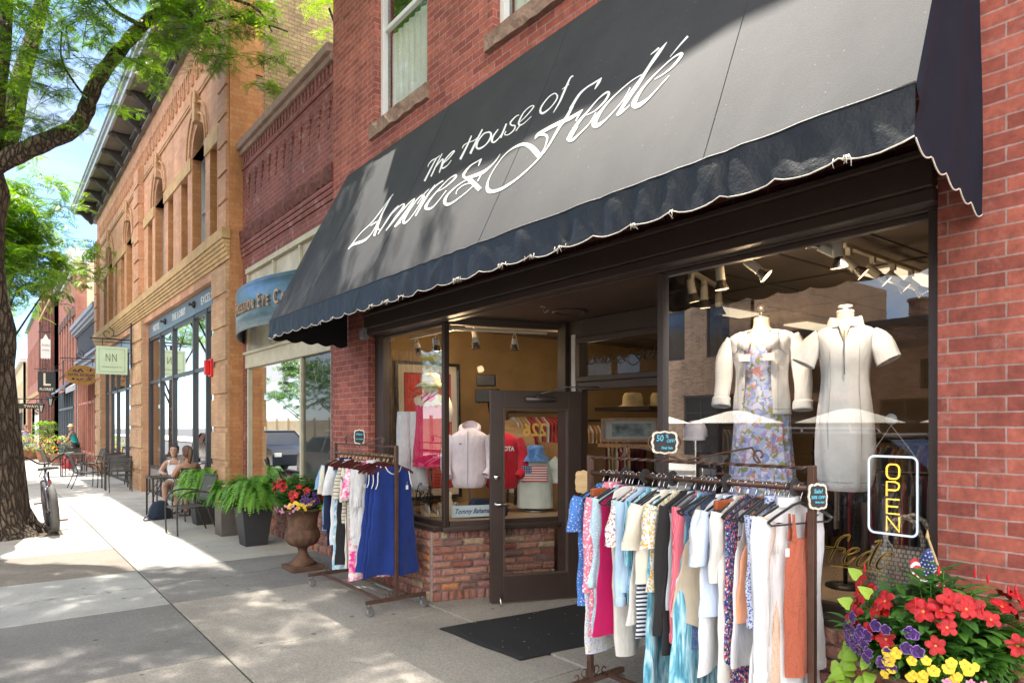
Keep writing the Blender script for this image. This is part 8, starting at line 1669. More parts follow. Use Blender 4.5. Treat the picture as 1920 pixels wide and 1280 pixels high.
seated('woman in black tank top with brown ponytail seated with her back turned', (2.97, 13.50, 0), math.radians(196), SKIN2, HAIRB, 'pony', fblack, F('purple_print_skirt', (.4, .3, .5), pattern=p_floral((.55, .50, .60), [(.10, .04, .16), (.30, .20, .42)], 40, .3)), lean=-.10, crossed=True)
def standing(label, loc, rz, skin, hair, style, top, bottom, bend=0.0):
 R = thing('person', label, 'person', loc, rz, 'people standing down the street'); b = bend
 V = {'pel': ((0, 0, .95), .13, .10), 'che': ((0, -b * .6, 1.22), .13, .09), 'upc': ((0, -b * .9, 1.36), .11, .07), 'nek': ((0, -b, 1.44), .046), 'hb': ((0, -b - .02, 1.50), .045)}; E = [('pel', 'che'), ('che', 'upc'), ('upc', 'nek'), ('nek', 'hb')]
 for s_ in (-1, 1):
  t = 'r' if s_ > 0 else 'l'; el = (s_ * .24, -b - .04, 1.10); wr_ = (s_ * .22, -b - .22, .96); V[t + 's'] = ((s_ * .17, -b * .9, 1.36), .055); V[t + 'e'] = (el, .038); V[t + 'w'] = (wr_, .026, .02); E += [('upc', t + 's'), (t + 's', t + 'e'), (t + 'e', t + 'w')]; hand_graph(V, E, wr_, t, Vector(wr_) - Vector(el), (0, 0, 1))
  V[t + 'h'] = ((s_ * .09, 0, .90), .09); V[t + 'k'] = ((s_ * .10, -.02, .48), .062); V[t + 'a'] = ((s_ * .11, .02, .09), .038); V[t + 'o'] = ((s_ * .12, -.13, .04), .036, .025); E += [('pel', t + 'h'), (t + 'h', t + 'k'), (t + 'k', t + 'a'), (t + 'a', t + 'o')]
 skin_mesh('body', V, E, skin, R, 1); head(R, (0, -b - .03, 1.60), 0, skin, hair, style); m = MB(); m.loft([ell(z, rx, ry, 20, cy=-b * f) for z, rx, ry, f in ((.90, .17, .13, 0), (1.05, .14, .11, .2), (1.2, .15, .12, .55), (1.33, .15, .11, .85))], False); m.build('top', top, R, smooth=True, world=False)
 m = MB(); [m.loft([ell(z, r_, r_, 14, cx=s_ * .09) for z, r_ in ((.97, .105), (.8, .11), (.58, .09))], True) for s_ in (-1, 1)]; m.build('shorts', bottom, R, smooth=True, world=False)
standing('blond woman in teal top and straw hat tending flowers beyond the tables', (3.0, 34.2, 0), math.radians(-120), SKIN, HAIRL, 'hat', F('teal_top', (.01, .32, .30)), fblack, bend=.16)
standing('person in lilac shirt and blue shorts half hidden by the tree trunk', (1.62, 44.5, 0), math.radians(20), SKIN, HAIRB, 'none', F('lilac_shirt', (.42, .36, .62)), F('blue_shorts', (.04, .12, .35)))
R = thing('backpack', 'dark navy backpack slumped on the pavement by the table', 'backpack', (2.50, 13.75, 0), .4); m = MB(); m.loft([ell(z, rx, ry, 24, fold=.05, k=5) for z, rx, ry in ((0, .20, .14), (.08, .22, .15), (.2, .19, .13), (.30, .13, .09), (.34, .03, .03))]); m.build('bag', F('navy_nylon', (.015, .025, .045)), R, smooth=True, world=False)
m = MB(); m.tube(smoothpts([(-.18, 0, .1), (-.32, -.05, .06), (-.36, -.1, .02), (-.22, -.12, .03), (-.1, -.1, .1)], 4), .012, 6); m.build('strap', F('navy_nylon', (.0, .0, .0)), R, smooth=True, world=False)
R = thing('beer_glass', 'glass of amber drink on the table between the women', 'glass', (2.86, 14.08, .742)); m = MB(); m.lathe([(.001, .004), (.030, .005), (.040, .13), (.001, .131)], 16); m.build('drink', mat('amber_drink', (.75, .30, .02), .2, emit=None), R, smooth=True, world=False); m = MB(); m.lathe([(.033, 0), (.043, .155)], 16, cap=False); m.build('glass', GLASS, R, smooth=True, world=False)
BK = thing('bicycle', 'wide tyred grey and red bicycle parked beside the tree trunk, seen from behind', 'bicycle', (.86, 12.92, 0), math.radians(1)); FRM = mat('bike_grey', (.30, .27, .29), .35, .5); TYR = mat('tyre_rubber', (.10, .095, .09), .8, var=.15, vs=30, bump=.4, bs=120); REDP = mat('bike_red', (.45, .02, .03), .4)
LN = Matrix.Rotation(math.radians(-4.5), 4, 'Y')
def bt_(p): return LN @ Vector(p)
def wheel(y):
 m = MB(); R_, r_ = .325, .052; n, k = 40, 10; rings = [[bt_((r_ * math.cos(b), y + (R_ + r_ * math.sin(b)) * math.cos(a), .377 + (R_ + r_ * math.sin(b)) * math.sin(a))) for b in [2 * PI * q / k for q in range(k)]] for a in [2 * PI * q / n for q in range(n + 1)]]; m.loft(rings, False); w_ = m.build('wheel', TYR, BK, smooth=True, world=False)
 m = MB(); R2 = .275; m.loft([[bt_((x, y + rr_ * math.cos(a), .377 + rr_ * math.sin(a))) for x, rr_ in ((-.025, R2), (.025, R2), (.02, R2 + .02), (-.02, R2 + .02))] for a in [2 * PI * q / 40 for q in range(41)]], False)
 for q in range(24): a = 2 * PI * q / 24; m.tube([bt_(((-1) ** q * .025, y + .02 * math.cos(a), .377 + .02 * math.sin(a))), bt_((0, y + R2 * math.cos(a + .15), .377 + R2 * math.sin(a + .15)))], .0016, 4)
 m.tube([bt_((-.07, y, .377)), bt_((.07, y, .377))], .016, 8); m.build('rim_and_spokes', GREYM, w_, world=False)
wheel(0); wheel(1.12)
m = MB(); bb = (0, .44, .30); st_ = (0, .30, .82); hd0, hd1 = (0, .86, .78), (0, .83, .92); T_ = lambda a, b, r_=.018: m.tube([bt_(a), bt_(b)], r_, 8)
T_(bb, st_); T_(bb, hd0, .024); T_((0, .32, .72), hd1, .02); T_(hd0, hd1, .024)
for s_ in (-1, 1): T_((s_ * .065, 0, .377), (s_ * .04, .38, .30), .012); T_((s_ * .065, 0, .377), (s_ * .055, .26, .70), .011); T_((s_ * .055, .26, .70), (0, .31, .74), .011); T_((s_ * .065, 1.12, .377), (s_ * .065, .90, .78), .014)
T_((-.065, .90, .78), (.065, .90, .78), .018); m.build('frame', FRM, BK, smooth=True, world=False)
m = MB(); T_(st_, (0, .26, .96), .014); T_(hd1, (0, .82, 1.06), .016); m.build('seat_post', BLACKM, BK, smooth=True, world=False)
m = MB(); m.tube([bt_(p) for p in smoothpts([(-.40, .70, 1.21), (-.26, .76, 1.20), (-.15, .80, 1.13), (-.07, .82, 1.07), (.07, .82, 1.07), (.15, .80, 1.13), (.26, .76, 1.20), (.40, .70, 1.21)], 5)], .013, 8); m.build('handlebar', BLACKM, BK, smooth=True, world=False)
for s_ in (-1, 1):
 m = MB(); m.tube([bt_((s_ * .29, .745, 1.203)), bt_((s_ * .41, .695, 1.21))], .019, 8); m.build('grip', RUBBER, BK, smooth=True, world=False); m = MB(); m.tube([bt_(p) for p in smoothpts([(s_ * .25, .77, 1.19), (s_ * .22, .95, 1.15), (s_ * .1, 1.02, .98), (s_ * .02, .95, .85)], 4)], .003, 4); m.build('cable', BLACKM, BK, world=False)
m = MB(); m.loft([[bt_(p) for p in ((-w_, y, 1.0), (w_, y, 1.0), (w_ * .9, y, 1.035), (0, y, 1.045), (-w_ * .9, y, 1.035))] for y, w_ in ((.12, .12), (.16, .15), (.22, .14), (.30, .06), (.40, .025))]); m.build('saddle', mat('saddle_black', (.05, .045, .042), .6), BK, smooth=False, world=False, bevel=.012)
m = MB(); m.lathe([(.001, -.02), (.022, -.02), (.022, .02), (.001, .02)], 10, bt_((0, .22, .80)), T=Matrix.Rotation(PI / 2, 4, 'X')); m.build('rear_light', REDP, BK, world=False)
m = MB(); m.lathe([(.001, 0), (.09, 0), (.09, .004), (.001, .004)], 24, bt_((.05, .44, .30)), T=Matrix.Rotation(PI / 2, 4, 'Y')); m.tube([bt_((.06, .44, .30)), bt_((.10, .44, .14))], .01, 6); m.tube([bt_((-.06, .44, .30)), bt_((-.10, .44, .46))], .01, 6); m.tube([bt_((.055, .44, .385)), bt_((.055, 0, .42))], .006, 4); m.tube([bt_((.055, .44, .215)), bt_((.055, .02, .30)), bt_((.06, 0, .25)), bt_((.055, 0, .34))], .006, 4); m.lathe([(.001, -.02), (.045, -.02), (.045, .015), (.001, .02)], 16, bt_((.06, 0, .377)), T=Matrix.Rotation(PI / 2, 4, 'Y')); m.build('drivetrain', GREYM, BK, smooth=False, world=False)
for s_, z in ((1, .14), (-1, .46)): m = MB(); m.box(s_ * .11, .40, z - .012, s_ * .22, .48, z + .012, T=LN); m.build('pedal', mat('pedal_amber', (.20, .10, .06), .5), BK, world=False, bevel=.004)
m = MB(); m.tube([bt_((-.03, .1, .33)), Vector((-.22, .12, .0))], .008, 6); m.build('kickstand', BLACKM, BK, world=False)
R = thing('red_can', 'rounded red metal can standing on the sunlit pavement', 'can', (2.55, 32.0, 0)); m = MB(); m.lathe([(.001, 0), (.22, 0), (.23, .05), (.23, .36), (.17, .46), (.09, .50), (.09, .58), (.12, .60), (.001, .62)], 20); m.build('can', mat('red_enamel', (.50, .02, .03), .35), R, smooth=True, world=False, sharp=.8); m = MB(); m.tube([(.2 * math.cos(a), 0, .42 + .3 * math.sin(a)) for a in [PI * k / 10 for k in range(11)]], .012, 6); m.build('handle', BLACKM, R, world=False)
def flower_tub(label, x, y, cols, h=.5, rad=.45, seed=0, topi=False, potm=None):
 r = random.Random(seed); R = thing('flower_tub', label, 'planter', (x, y, 0), group='flower tubs down the street'); m = MB(); m.lathe([(.001, 0), (.24, 0), (.33, h * .8), (.35, h), (.30, h), (.28, h - .05), (.001, h - .05)], 16); m.build('tub', potm or mat('terracotta', (.30, .13, .07), .85, var=.2), R, smooth=True, world=False, sharp=.8)
 m = MB(); cents = [(0, 0, h + .2, rad)] + ([(0, 0, h + 1.0, .38), (.15, .1, h + .62, .30), (-.22, .0, h + 1.05, .26), (.3, 0, h + 1.1, .22)] if topi else [])
 for cx, cy_, cz, rr_ in cents:
  for k in range(160): a, e = r.uniform(0, 2 * PI), r.uniform(-.5, 1.4); d = Vector((math.cos(a) * math.cos(e), math.sin(a) * math.cos(e), math.sin(e))); p = Vector((cx, cy_, cz)) + d * rr_ * r.uniform(.6, 1); m.cm = r.choice((0, 1)); leafm(m, p, d + Vector((r.uniform(-.5, .5), r.uniform(-.5, .5), 0)), (0, 0, 1), .12, .06, n=2)
 m.build('foliage', [G2, G3], R, world=False); m = MB()
 for k in range(60):
  a, e = r.uniform(0, 2 * PI), r.uniform(-.2, 1.2); d = Vector((math.cos(a) * math.cos(e), math.sin(a) * math.cos(e), math.sin(e))); p = Vector((0, 0, h + .2)) + d * rad * 1.02; m.cm = r.randrange(len(cols)); x_ = d.cross(Vector((0, 0, 1))).normalized(); y_ = d.cross(x_); m.mesh([p + (x_ * math.cos(q) + y_ * math.sin(q)) * (.045 if i_ % 2 == 0 else .025) for i_, q in enumerate([2 * PI * t / 10 for t in range(10)])], [list(range(10))])
 prop(m.build('blooms', cols, R, world=False), kind='stuff'); return R
flower_tub('tub of yellow and salmon flowers tended by the woman in teal', 2.45, 35.0, [PY, PS, PO], rad=.6, seed=1); flower_tub('tall clipped topiary in a tub of salmon blooms', 2.15, 38.5, [PS, PY], rad=.5, seed=2, topi=True); flower_tub('tub of violet flowers beyond the topiary', 1.9, 42.0, [PV, PK], rad=.6, seed=3); flower_tub('tub of lime foliage and red flowers farthest down the pavement', 1.35, 41.0, [PR, PY], rad=.45, seed=4); flower_tub('brown tub with trailing plants beside the violet flowers', 1.75, 46.5, [PS, PV], rad=.5, seed=5)
def bark():
 m, t, b = base('ridged_bark'); P = coords(t); mp = N(t, 'ShaderNodeMapping'); mp.inputs['Scale'].default_value = (1, 1, .28); t.links.new(P, mp.inputs[0]); nz = N(t, 'ShaderNodeTexNoise', i_Scale=5., i_Detail=4.); t.links.new(mp.outputs[0], nz.inputs['Vector'])
 ad = N(t, 'ShaderNodeVectorMath', operation='MULTIPLY_ADD'); ad.inputs[1].default_value = (.16,) * 3; t.links.new(nz.outputs[1], ad.inputs[0]); t.links.new(mp.outputs[0], ad.inputs[2])
 v = N(t, 'ShaderNodeTexVoronoi', feature='DISTANCE_TO_EDGE'); v.inputs['Scale'].default_value = 15.; t.links.new(ad.outputs[0], v.inputs['Vector']); r = ramp(t, [(.0, (.040, .028, .020)), (.10, (.13, .09, .065)), (.6, (.22, .17, .13))]); t.links.new(v.outputs[0], r.inputs[0])
 n2 = N(t, 'ShaderNodeTexNoise', i_Scale=30., i_Detail=6.); t.links.new(P, n2.inputs['Vector']); r2 = ramp(t, [(.3, (.6,) * 3), (.7, (1.25,) * 3)]); t.links.new(n2.outputs[0], r2.inputs[0]); t.links.new(mixc(t, 1., r.outputs[0], r2.outputs[0], 'MULTIPLY'), b.inputs['Base Color']); b.inputs['Roughness'].default_value = .95
 rh = ramp(t, [(0, (0, 0, 0)), (.18, (1, 1, 1))]); t.links.new(v.outputs[0], rh.inputs[0]); bumpn(t, b, rh.outputs[0], 1., .05); return m
BARK = bark()
LOC = leafmat('locust_leaf', (.060, .150, .022), (.12, .25, .035)); LOCY = leafmat('locust_leaf_bright', (.13, .25, .03), (.22, .36, .05)); OAKL = leafmat('dense_leaf', (.035, .10, .02), (.08, .19, .03), .3)
tr_ = random.Random(77)
def compound(m, p, d, L, n=9, lw=.011, ll=.030, droop=.5):
 d = Vector(d).normalized(); side = d.cross(Vector((0, 0, 1))); side = side.normalized() if side.length > .05 else Vector((1, 0, 0)); q = p
 for i in range(n):
  f = (i + 1) / n; dd_ = (d + Vector((0, 0, -droop * f))).normalized(); q2 = q + dd_ * (L / n)
  for s_ in (-1, 1):
   a = q2; tip = a + side * (s_ * ll * (1 - .45 * abs(2 * f - 1) ** 2)) + dd_ * (ll * .35) + Vector((0, 0, -ll * .18)); w_ = dd_ * lw
   m.mesh([a, a.lerp(tip, .5) - w_ * .5, tip, a.lerp(tip, .5) + w_ * .5], [(0, 1, 2, 3)])
  q = q2
def spray(m, tw, c, R_, nt, nl, seed=None, leaf=(.17, 9, .011, .030), flat=.6, hang=.25):
 r = tr_; c = Vector(c)
 for k in range(nt):
  a = r.uniform(0, 2 * PI); e = r.uniform(-.7, .6); d = Vector((math.cos(a) * math.cos(e), math.sin(a) * math.cos(e), math.sin(e) * flat)); s0 = c + Vector((r.uniform(-.2, .2), r.uniform(-.2, .2), r.uniform(-.1, .1))) * R_; pts = [s0]
  for q in range(4): pts.append(pts[-1] + (d + Vector((0, 0, -hang * q * .5))).normalized() * (R_ / 4))
  if tw is not None: tw.tube(pts, [.006, .005, .004, .003, .0015], 4, cap=False)
  for l in range(nl):
   f = r.uniform(.15, 1) * 3.99; i = int(f); p = pts[i].lerp(pts[i + 1], f - i); b = r.uniform(0, 2 * PI); m.cm = r.choice((0, 0, 1)); compound(m, p, Vector((math.cos(b), math.sin(b), r.uniform(-.6, .4))), leaf[0] * r.uniform(.7, 1.2), leaf[1], leaf[2], leaf[3])
def ptb(px, py, Y): return onY(px, py, Y)
T1 = thing('street_tree', 'large locust tree with thick ridged trunk by the parked bicycle, limb arching over the pavement', 'tree', (-.06, 13.2, 0))
m = MB(); n = 40; rings = []
for z, r_, cx in ((-.05, .80, -.02), (.06, .70, -.02), (.18, .62, -.04), (.4, .57, -.05), (.8, .53, -.06), (1.4, .50, -.08), (2.0, .47, -.10), (2.6, .44, -.10), (2.9, .46, -.09), (3.2, .45, -.08), (3.6, .39, -.11), (4.2, .36, -.14), (4.8, .38, -.14), (5.3, .42, -.12), (5.8, .36, -.20), (6.4, .25, -.32), (7.2, .20, -.45)):
 rings.append([(cx + r_ * (1 + (.05 * math.sin(5 * a + z) + .035 * math.sin(9 * a + z * 2)) * (1.8 if z < .3 else 1)) * math.cos(a), 13.2 + r_ * (1 + .05 * math.sin(5 * a + z) + .03 * math.sin(8 * a - z)) * math.sin(a), z) for a in [2 * PI * k / n for k in range(n)]])
m.loft(rings, False)
br = [ptb(-25, 318, 13.15), ptb(30, 290, 13.0), ptb(80, 268, 12.9), ptb(135, 243, 12.7), ptb(158, 215, 12.6), ptb(170, 180, 12.5), ptb(190, 140, 12.4), ptb(225, 95, 12.3), ptb(265, 50, 12.2), ptb(300, 22, 12.1), ptb(350, -20, 12.0), ptb(420, -110, 11.6)]
m.tube(smoothpts(br, 4), [.15 + (.07 - .15) * i / 44 + .008 * math.sin(i * 1.9) for i in range(45)], 14)
for pts, r0, r1 in (([ptb(-5, 300, 13.3), ptb(22, 235, 13.4), ptb(38, 150, 13.6), ptb(62, 70, 13.8), ptb(85, -20, 14)], .16, .10), ([ptb(-10, 260, 13.2), ptb(-4, 180, 13.1), ptb(8, 90, 13), ptb(14, -20, 12.8)], .12, .08), ([ptb(165, 190, 12.5), ptb(118, 120, 12.2), ptb(116, 60, 12)], .02, .01), ([ptb(300, 22, 12.1), ptb(380, 40, 11.6), ptb(450, 32, 11.2), ptb(540, 60, 10.8)], .03, .010), ([ptb(270, 50, 12.2), ptb(215, 20, 11.8), ptb(170, -30, 11.5)], .04, .02), ([ptb(350, -20, 12), ptb(470, 10, 11), ptb(510, 60, 10.8)], .035, .01)):
 s_ = smoothpts(pts, 4); m.tube(s_, [r0 + (r1 - r0) * i / (len(s_) - 1) for i in range(len(s_))], 10)
m.build('trunk', BARK, T1, smooth=True)
lm, tw = MB(), MB()
vis = [(20, 30, 12.2, .9, 7), (60, 90, 12.4, .9, 8), (110, 30, 12.0, .9, 8), (30, 160, 12.6, .7, 6), (90, 170, 12.3, .7, 6), (140, 110, 12.0, .8, 8), (160, 40, 11.8, .8, 8), (200, 20, 11.6, .8, 7), (120, 130, 12.3, .6, 6), (100, 230, 12.6, .5, 4), (60, 225, 12.6, .6, 5), (20, 250, 12.8, .5, 4), (215, 60, 12.0, .5, 5), (250, 110, 12.0, .5, 5), (270, 130, 11.8, .45, 5), (300, 80, 11.9, .5, 5), (230, 200, 12.2, .25, 2), (340, 60, 11.6, .6, 6), (370, 90, 11.5, .5, 6), (400, 60, 11.4, .6, 6), (430, 110, 11.2, .45, 4), (390, 20, 11.4, .7, 6), (445, 30, 11.1, .6, 5), (480, 60, 11.0, .45, 4), (515, 110, 10.9, .40, 4), (505, 160, 10.9, .3, 3), (330, 20, 11.8, .6, 6), (280, 0, 11.8, .7, 6), (500, 10, 10.9, .5, 4), (230, 100, 12.3, .35, 3), (250, -30, 11.6, .9, 6), (420, -40, 11.2, .9, 6), (50, -30, 12.0, 1., 6), (150, -40, 11.8, .9, 6), (5, 110, 12.6, .7, 6), (70, 20, 12.6, .8, 6)]
for px, py, Y, R_, nt in vis: spray(lm, tw, ptb(px, py, Y), R_, int(nt * 1.35) + 1, 24)
lm.build('foliage', [LOC, LOCY], T1); tw.build('twigs', BARK, T1)
lm = MB()   # rest of the crown, above and behind the frame: it dapples the pavement
for k in range(120):
 x = tr_.uniform(-3.2, 2.25); y = tr_.uniform(7.0, 12.4); z = 6.9 + tr_.uniform(0, 2.6) + (12.4 - y) * .12
 if x > .0 and y > 11.9: continue
 q = Vector((x, y, z)); d_ = q.x * SA + q.y * CA; pyy = 797 - FP * (q.z - EYE) / d_; pxx = 960 + FP * (q.x * CA - q.y * SA) / d_
 if pxx > -60 and pyy > -70: continue
 spray(lm, None, q, tr_.uniform(.7, 1.1), 6, 15, leaf=(.28, 6, .03, .075))
lm.build('upper_foliage', [LOC, LOCY], T1)
T0 = thing('street_tree', 'second locust tree by the kerb, its crown shading the pavement outside the boutique', 'tree', (-.7, -.7, 0)); m = MB(); m.tube(smoothpts([(-.7, -.7, -.1), (-.72, -.68, 1), (-.7, -.6, 3), (-.5, -.2, 5), (-.1, 1.4, 6.8), (.4, 3.2, 8.0), (.8, 5.2, 8.6)], 4), [.44 - .36 * (i / 24) ** 1.2 for i in range(25)], 16); m.tube([(-.5, -.2, 5), (.6, 2.2, 6.8), (1.3, 4.6, 7.6), (1.5, 6.8, 8.4)], [.14, .11, .08, .04], 8); m.tube([(-.5, -.2, 4.8), (-1.4, 2.4, 6.8), (-2, 6, 8)], [.15, .10, .05], 8); m.tube([(-.1, 1.4, 6.8), (1.2, 2.4, 8)], [.1, .05], 8); m.build('trunk', BARK, T0, smooth=True)
lm = MB()
for k in range(140):
 y = tr_.uniform(2.2, 8.6); x = tr_.uniform(-3.0, 1.35 if y < 8.1 else 2.0); z = 6.3 + tr_.uniform(0, 2.6) + max(0, y - 6.5) * .25
 q = Vector((x, y, z)); d_ = q.x * SA + q.y * CA; pyy = 797 - FP * (q.z - EYE) / max(.5, d_); pxx = 960 + FP * (q.x * CA - q.y * SA) / max(.5, d_)
 if pxx > -60 and pyy > -90: continue
 spray(lm, None, q, tr_.uniform(.7, 1.1), 6, 15, leaf=(.28, 6, .03, .075))
for k in range(14):   # twigs nearer the facade speckle the left part of the awning
 x = tr_.uniform(2.45, 3.3); y = tr_.uniform(8.2, 10.6); spray(lm, None, (x, y + .6, 8.8 + tr_.uniform(0, .9)), .55, 5, 11, leaf=(.26, 6, .024, .060))
lm.build('foliage', [LOC, LOCY], T0)
def crown_tree(label, c, h, cr, seed, nb=60, mt=(OAKL, LOC), trunk_r=.22, leaf=(.34, 6, .05, .12), name='street_tree', squash=.8):
 r = random.Random(seed); c = Vector(c); R = thing(name, label, 'tree', c); m = MB(); top = c + Vector((0, 0, h)); m.tube([c + Vector((0, 0, -.1)), c + Vector((.05, 0, h * .35)), top + Vector((.1, 0, -cr * .4))], [trunk_r, trunk_r * .75, trunk_r * .3], 10)
 for k in range(7): a = k * .9; m.tube([c + Vector((0, 0, h * (.35 + .06 * k))), top + Vector((math.cos(a) * cr * .6, math.sin(a) * cr * .6, -cr * .3 + .1 * k))], [trunk_r * .25, .02], 6)
 m.build('trunk', BARK, R, smooth=True); m = MB()
 for k in range(nb):
  a = r.uniform(0, 2 * PI); e = r.uniform(-.6, 1.3); q = r.uniform(.45, 1) * cr * (1 + .25 * math.sin(a * 3 + seed)); p = top + Vector((math.cos(a) * math.cos(e) * q, math.sin(a) * math.cos(e) * q, math.sin(e) * q * squash)); m.cm = r.choice((0, 1)); spray(m, None, p, cr * .30, 5, 8, leaf=leaf)
 m.build('crown', list(mt), R); return R
crown_tree('sunlit locust tree beyond the big trunk, its bright leaves left of the sky gap', (-.35, 25.5, 0), 6.8, 3.0, 3, 190, (LOC, LOCY), leaf=(.40, 7, .05, .11)); crown_tree('street tree farther down the kerb behind the sunlit locust', (-1.2, 40, 0), 7.0, 2.6, 4, 45, (LOC, LOCY), leaf=(.4, 6, .04, .09))
crown_tree('tree with bright leaves rising behind the parapet of the eye care shop', (4.75, 9.7, 4.2), 3.9, 1.1, 9, 26, (LOCY, LOCY), trunk_r=.08, leaf=(.20, 8, .014, .036))
crown_tree('round tree across the street beside the tan building', (-15.5, 30, 0), 5.0, 3.4, 5, 70); crown_tree('second round tree across the street beyond the first one', (-16.5, 41, 0), 5.2, 3.6, 6, 60); crown_tree('third tree across the street by the parking lot', (-17, 55, 0), 5.5, 4.2, 7, 60, (OAKL, OAKL)); crown_tree('large tree far across the street', (-20, 72, 0), 6, 5, 8, 60, (OAKL, OAKL), leaf=(.6, 6, .09, .22))
OPB = brick('brown_varied_brick', (.34, .17, .10), (.13, .065, .04), (.30, .25, .20), bw=.22, bh=.072, ms=.008, var=.3); OTB = brick('tan_varied_brick', (.40, .24, .14), (.20, .12, .07), (.34, .28, .21), bw=.26, bh=.09, ms=.012)
X9 = -17.5
def across(name, label, y0, y1, h, mt_, wins, doors, cor):
 R = thing(name, label, 'building', (X9, (y0 + y1) / 2, 0)); m = MB(); wall_grid(m, 'X', X9, X9 - .25, y0, y1, 0, h, wins + doors); m.face([(X9 - .25, y0, h), (X9 - 12, y0, h), (X9 - 12, y1, h), (X9 - .25, y1, h)]); m.face([(X9, y0, 0), (X9 - 12, y0, 0), (X9 - 12, y0, h), (X9, y0, h)]); m.face([(X9, y1, 0), (X9 - 12, y1, 0), (X9 - 12, y1, h), (X9, y1, h)]); m.build('wall', mt_, R)
 m = MB(); m.box(X9 - .3, y0 - .1, h, X9 + .12, y1 + .1, h + .22); m.box(X9 + .002, y0, h - .75, X9 + .06, y1, h - .55); m.build('cornice', cor, R)
 for a, b, c, d in wins + doors:
  m = MB(); m.box(X9 - .18, a, c, X9 - .10, a + .08, d); m.box(X9 - .18, b - .08, c, X9 - .10, b, d); m.box(X9 - .18, a + .08, d - .08, X9 - .10, b - .08, d); m.box(X9 - .18, a + .08, c, X9 - .10, b - .08, c + .08); nn_ = max(1, int((b - a) / .8))
  for k in range(1, nn_): m.box(X9 - .17, a + (b - a) * k / nn_ - .03, c + .08, X9 - .11, a + (b - a) * k / nn_ + .03, d - .08)
  m.box(X9 - .165, a + .08, c + (d - c) * .7, X9 - .115, b - .08, c + (d - c) * .7 + .05); f = m.build('window', HF, R); m = MB(); m.face([(X9 - .15, a, c), (X9 - .15, b, c), (X9 - .15, b, d), (X9 - .15, a, d)]); m.build('pane', mat('dark_glass', (.02, .022, .025), .08), f)
 return R
across('brown_brick_shop', 'single storey brown brick building across the street', -4, 15.9, 5.1, OPB, [(-2, -.3, 2.9, 3.9), (1.2, 2.9, 2.9, 3.9), (4.4, 6.1, 2.9, 3.9), (8, 9.7, 2.9, 3.9), (12, 13.7, 2.9, 3.9)], [(-3, 1, .5, 2.6), (2, 6, .5, 2.6), (7, 11, .1, 2.6), (12, 15, .5, 2.6)], mat('dark_cornice', (.08, .06, .05), .7))
across('tan_brick_block', 'two storey tan brick building across the street', 16, 24, 8.6, OTB, [(17 + 2.3 * k, 18.2 + 2.3 * k, 4.6, 6.8) for k in range(3)], [(16.8, 19.4, .4, 3), (20.4, 23.4, .4, 3)], mat('tan_cornice', (.40, .30, .20), .7))
for k, y in enumerate((3.0, 10.2)):
 m = MB(); m.lathe([(.3, 0), (.3, .9), (.36, .92), (.36, 1.0), (.001, 1.0)], 12, (X9 - 1.2, y, 5.1)); o = m.build('chimney', OPB); prop(o, ('right', 'left')[k] + 'hand round chimney on the flat roof of the brown brick building', 'chimney')
R = thing('garden_wall', 'long cream wooden fence across the street beneath the trees', 'fence', (-14, 40, 0)); m = MB(); m.box(-14.1, 26, 0, -14, 70, 2.1); m.build('boards', CRM, R); m = MB(); [m.box(-14.0, 26 + 3 * k, 0, -13.86, 26.15 + 3 * k, 2.3) for k in range(15)]; m.build('posts', mat('fence_post', (.34, .27, .16), .8), R)
m = MB(); m.box(-17.4, -30, -.16, -10, 150, .0); o = m.build('far_pavement', CONL); prop(o, kind='structure')
UMB = mat('umbrella_canvas', (.62, .58, .50), .8, var=.04); TLU = mat('teal_canvas', (.10, .42, .36), .8)
for k, (x, y, lb) in enumerate(((-12.5, 6.2, 'cream parasol across the street beside the teal one'), (-12.6, 9.6, 'second cream parasol across the street'), (-12.4, 13.2, 'third cream parasol across the street'), (-12.5, 17.0, 'fourth cream parasol, by the tan building'), (-11.6, 4.4, 'teal parasol across the street'))):
 R = thing('parasol', lb, 'parasol', (x, y, 0), group='parasols on the far terrace'); m = MB(); n = 8; zt_, zb_ = (2.15, 1.78); m.loft([[(x + r_ * math.cos(a), y + r_ * math.sin(a), z) for a in [2 * PI * q / n for q in range(n)]] for r_, z in ((.03, zt_ + .03), (.30, zt_), (1.5, zb_), (1.5, zb_ - .02))], False); m.build('canopy', TLU if k == 4 else UMB, R); m = MB(); m.tube([(x, y, 0), (x, y, zt_)], .03, 8); m.build('pole', GREYM, R)
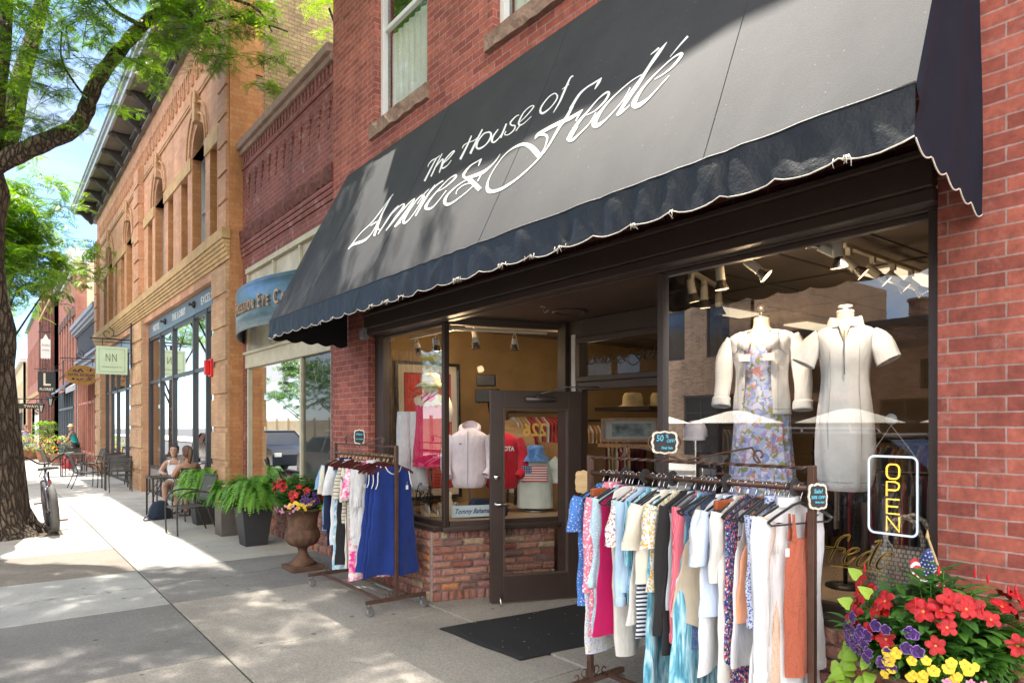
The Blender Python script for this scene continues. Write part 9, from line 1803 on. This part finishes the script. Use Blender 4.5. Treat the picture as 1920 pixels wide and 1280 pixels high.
def car(label, loc, rz, paint, h=1.45):
 R = thing('parked_car', label, 'car', loc, rz, 'cars parked along the kerb'); L = 4.6; s = h / 1.45; m = MB(); prof = [(-2.3, .35), (-2.3, .80), (-2.15, .95), (-1.2, 1.0), (1.1, 1.0), (2.1, .88), (2.3, .70), (2.3, .35), (1.75, .28), (1.3, .28), (-1.1, .28), (-1.7, .28)]
 m.loft([[(x * w_, y * (1 if abs(x) > .8 else 1), z * s) for y, z in prof] for x, w_ in ((-.88, 1), (-.90, 1), (.90, 1), (.88, 1))]); m.build('body', paint, R, world=False, bevel=.06)
 m = MB(); m.mesh([(-.82, -1.9, 1.0 * s), (.82, -1.9, 1.0 * s), (.82, 1.15, 1.0 * s), (-.82, 1.15, 1.0 * s), (-.64, -1.45, 1.46 * s), (.64, -1.45, 1.46 * s), (.64, .35, 1.46 * s), (-.64, .35, 1.46 * s)], [(0, 1, 5, 4), (1, 2, 6, 5), (2, 3, 7, 6), (3, 0, 4, 7)]); m.build('windows', MC['dark_glass'], R, world=False)
 m = MB(); m.box(-.66, -1.48, 1.45 * s, .66, .38, 1.50 * s)
 for a, b in (((.83, -1.9), (.65, -1.47)), ((.83, 1.16), (.65, .36)), ((.83, -.3), (.65, -.35))):
  for s_ in (-1, 1): m.beam((s_ * a[0], a[1], 1.0 * s), (s_ * b[0], b[1], 1.47 * s), .06, .06)
 m.build('roof', paint, R, world=False, bevel=.03)
 for y in (-1.4, 1.5):
  for s_ in (-1, 1):
   m = MB(); m.lathe([(.001, -.1), (.33, -.1), (.335, -.06), (.335, .08), (.31, .1), (.001, .1)], 24, (s_ * .84, y, .33), T=Matrix.Rotation(PI / 2, 4, 'Y')); w_ = m.build('wheel', TYR, R, world=False, smooth=True, sharp=.8); m = MB(); m.lathe([(.001, -.115), (.2, -.11), (.21, .0), (.2, .11), (.001, .115)], 16, (s_ * .84, y, .33), T=Matrix.Rotation(PI / 2, 4, 'Y')); m.build('rim', GREYM, w_, world=False, smooth=True, sharp=.8)
 for s_ in (-1, 1):
  m = MB(); m.box(s_ * .55, 2.22, .62 * s, s_ * .82, 2.315, .76 * s); m.build('headlight', WHITEP, R, world=False, bevel=.02); m = MB(); m.box(s_ * .6, -2.315, .7 * s, s_ * .85, -2.22, .86 * s); m.build('tail_light', mat('tail_red', (.4, .01, .01), .3), R, world=False, bevel=.02); m = MB(); m.box(s_ * .9, .75, .95 * s, s_ * 1.06, .95, 1.1 * s); m.build('mirror', paint, R, world=False, bevel=.03)
 return R
PB = mat('black_paint', (.015, .016, .018), .15, .3, var=.02); PS_ = mat('silver_paint', (.45, .46, .48), .25, .6, var=.02); PBL = mat('slate_paint', (.03, .038, .05), .2, .3, var=.02)
car('black sport utility car parked at the near kerb opposite the right window', (-2.3, 4.2, -.16), PI, PB, 1.7); car('silver car parked at the near kerb opposite the hotel', (-2.3, 20.5, -.16), PI, PS_); car('dark slate car parked behind the silver one', (-2.3, 27.6, -.16), PI, PBL, 1.6); car('black low car parked farther along the near kerb', (-2.3, 34.5, -.16), PI, PB); car('silver van like car on the far side of the road', (-9.0, 9.0, -.16), 0, PS_, 1.75)
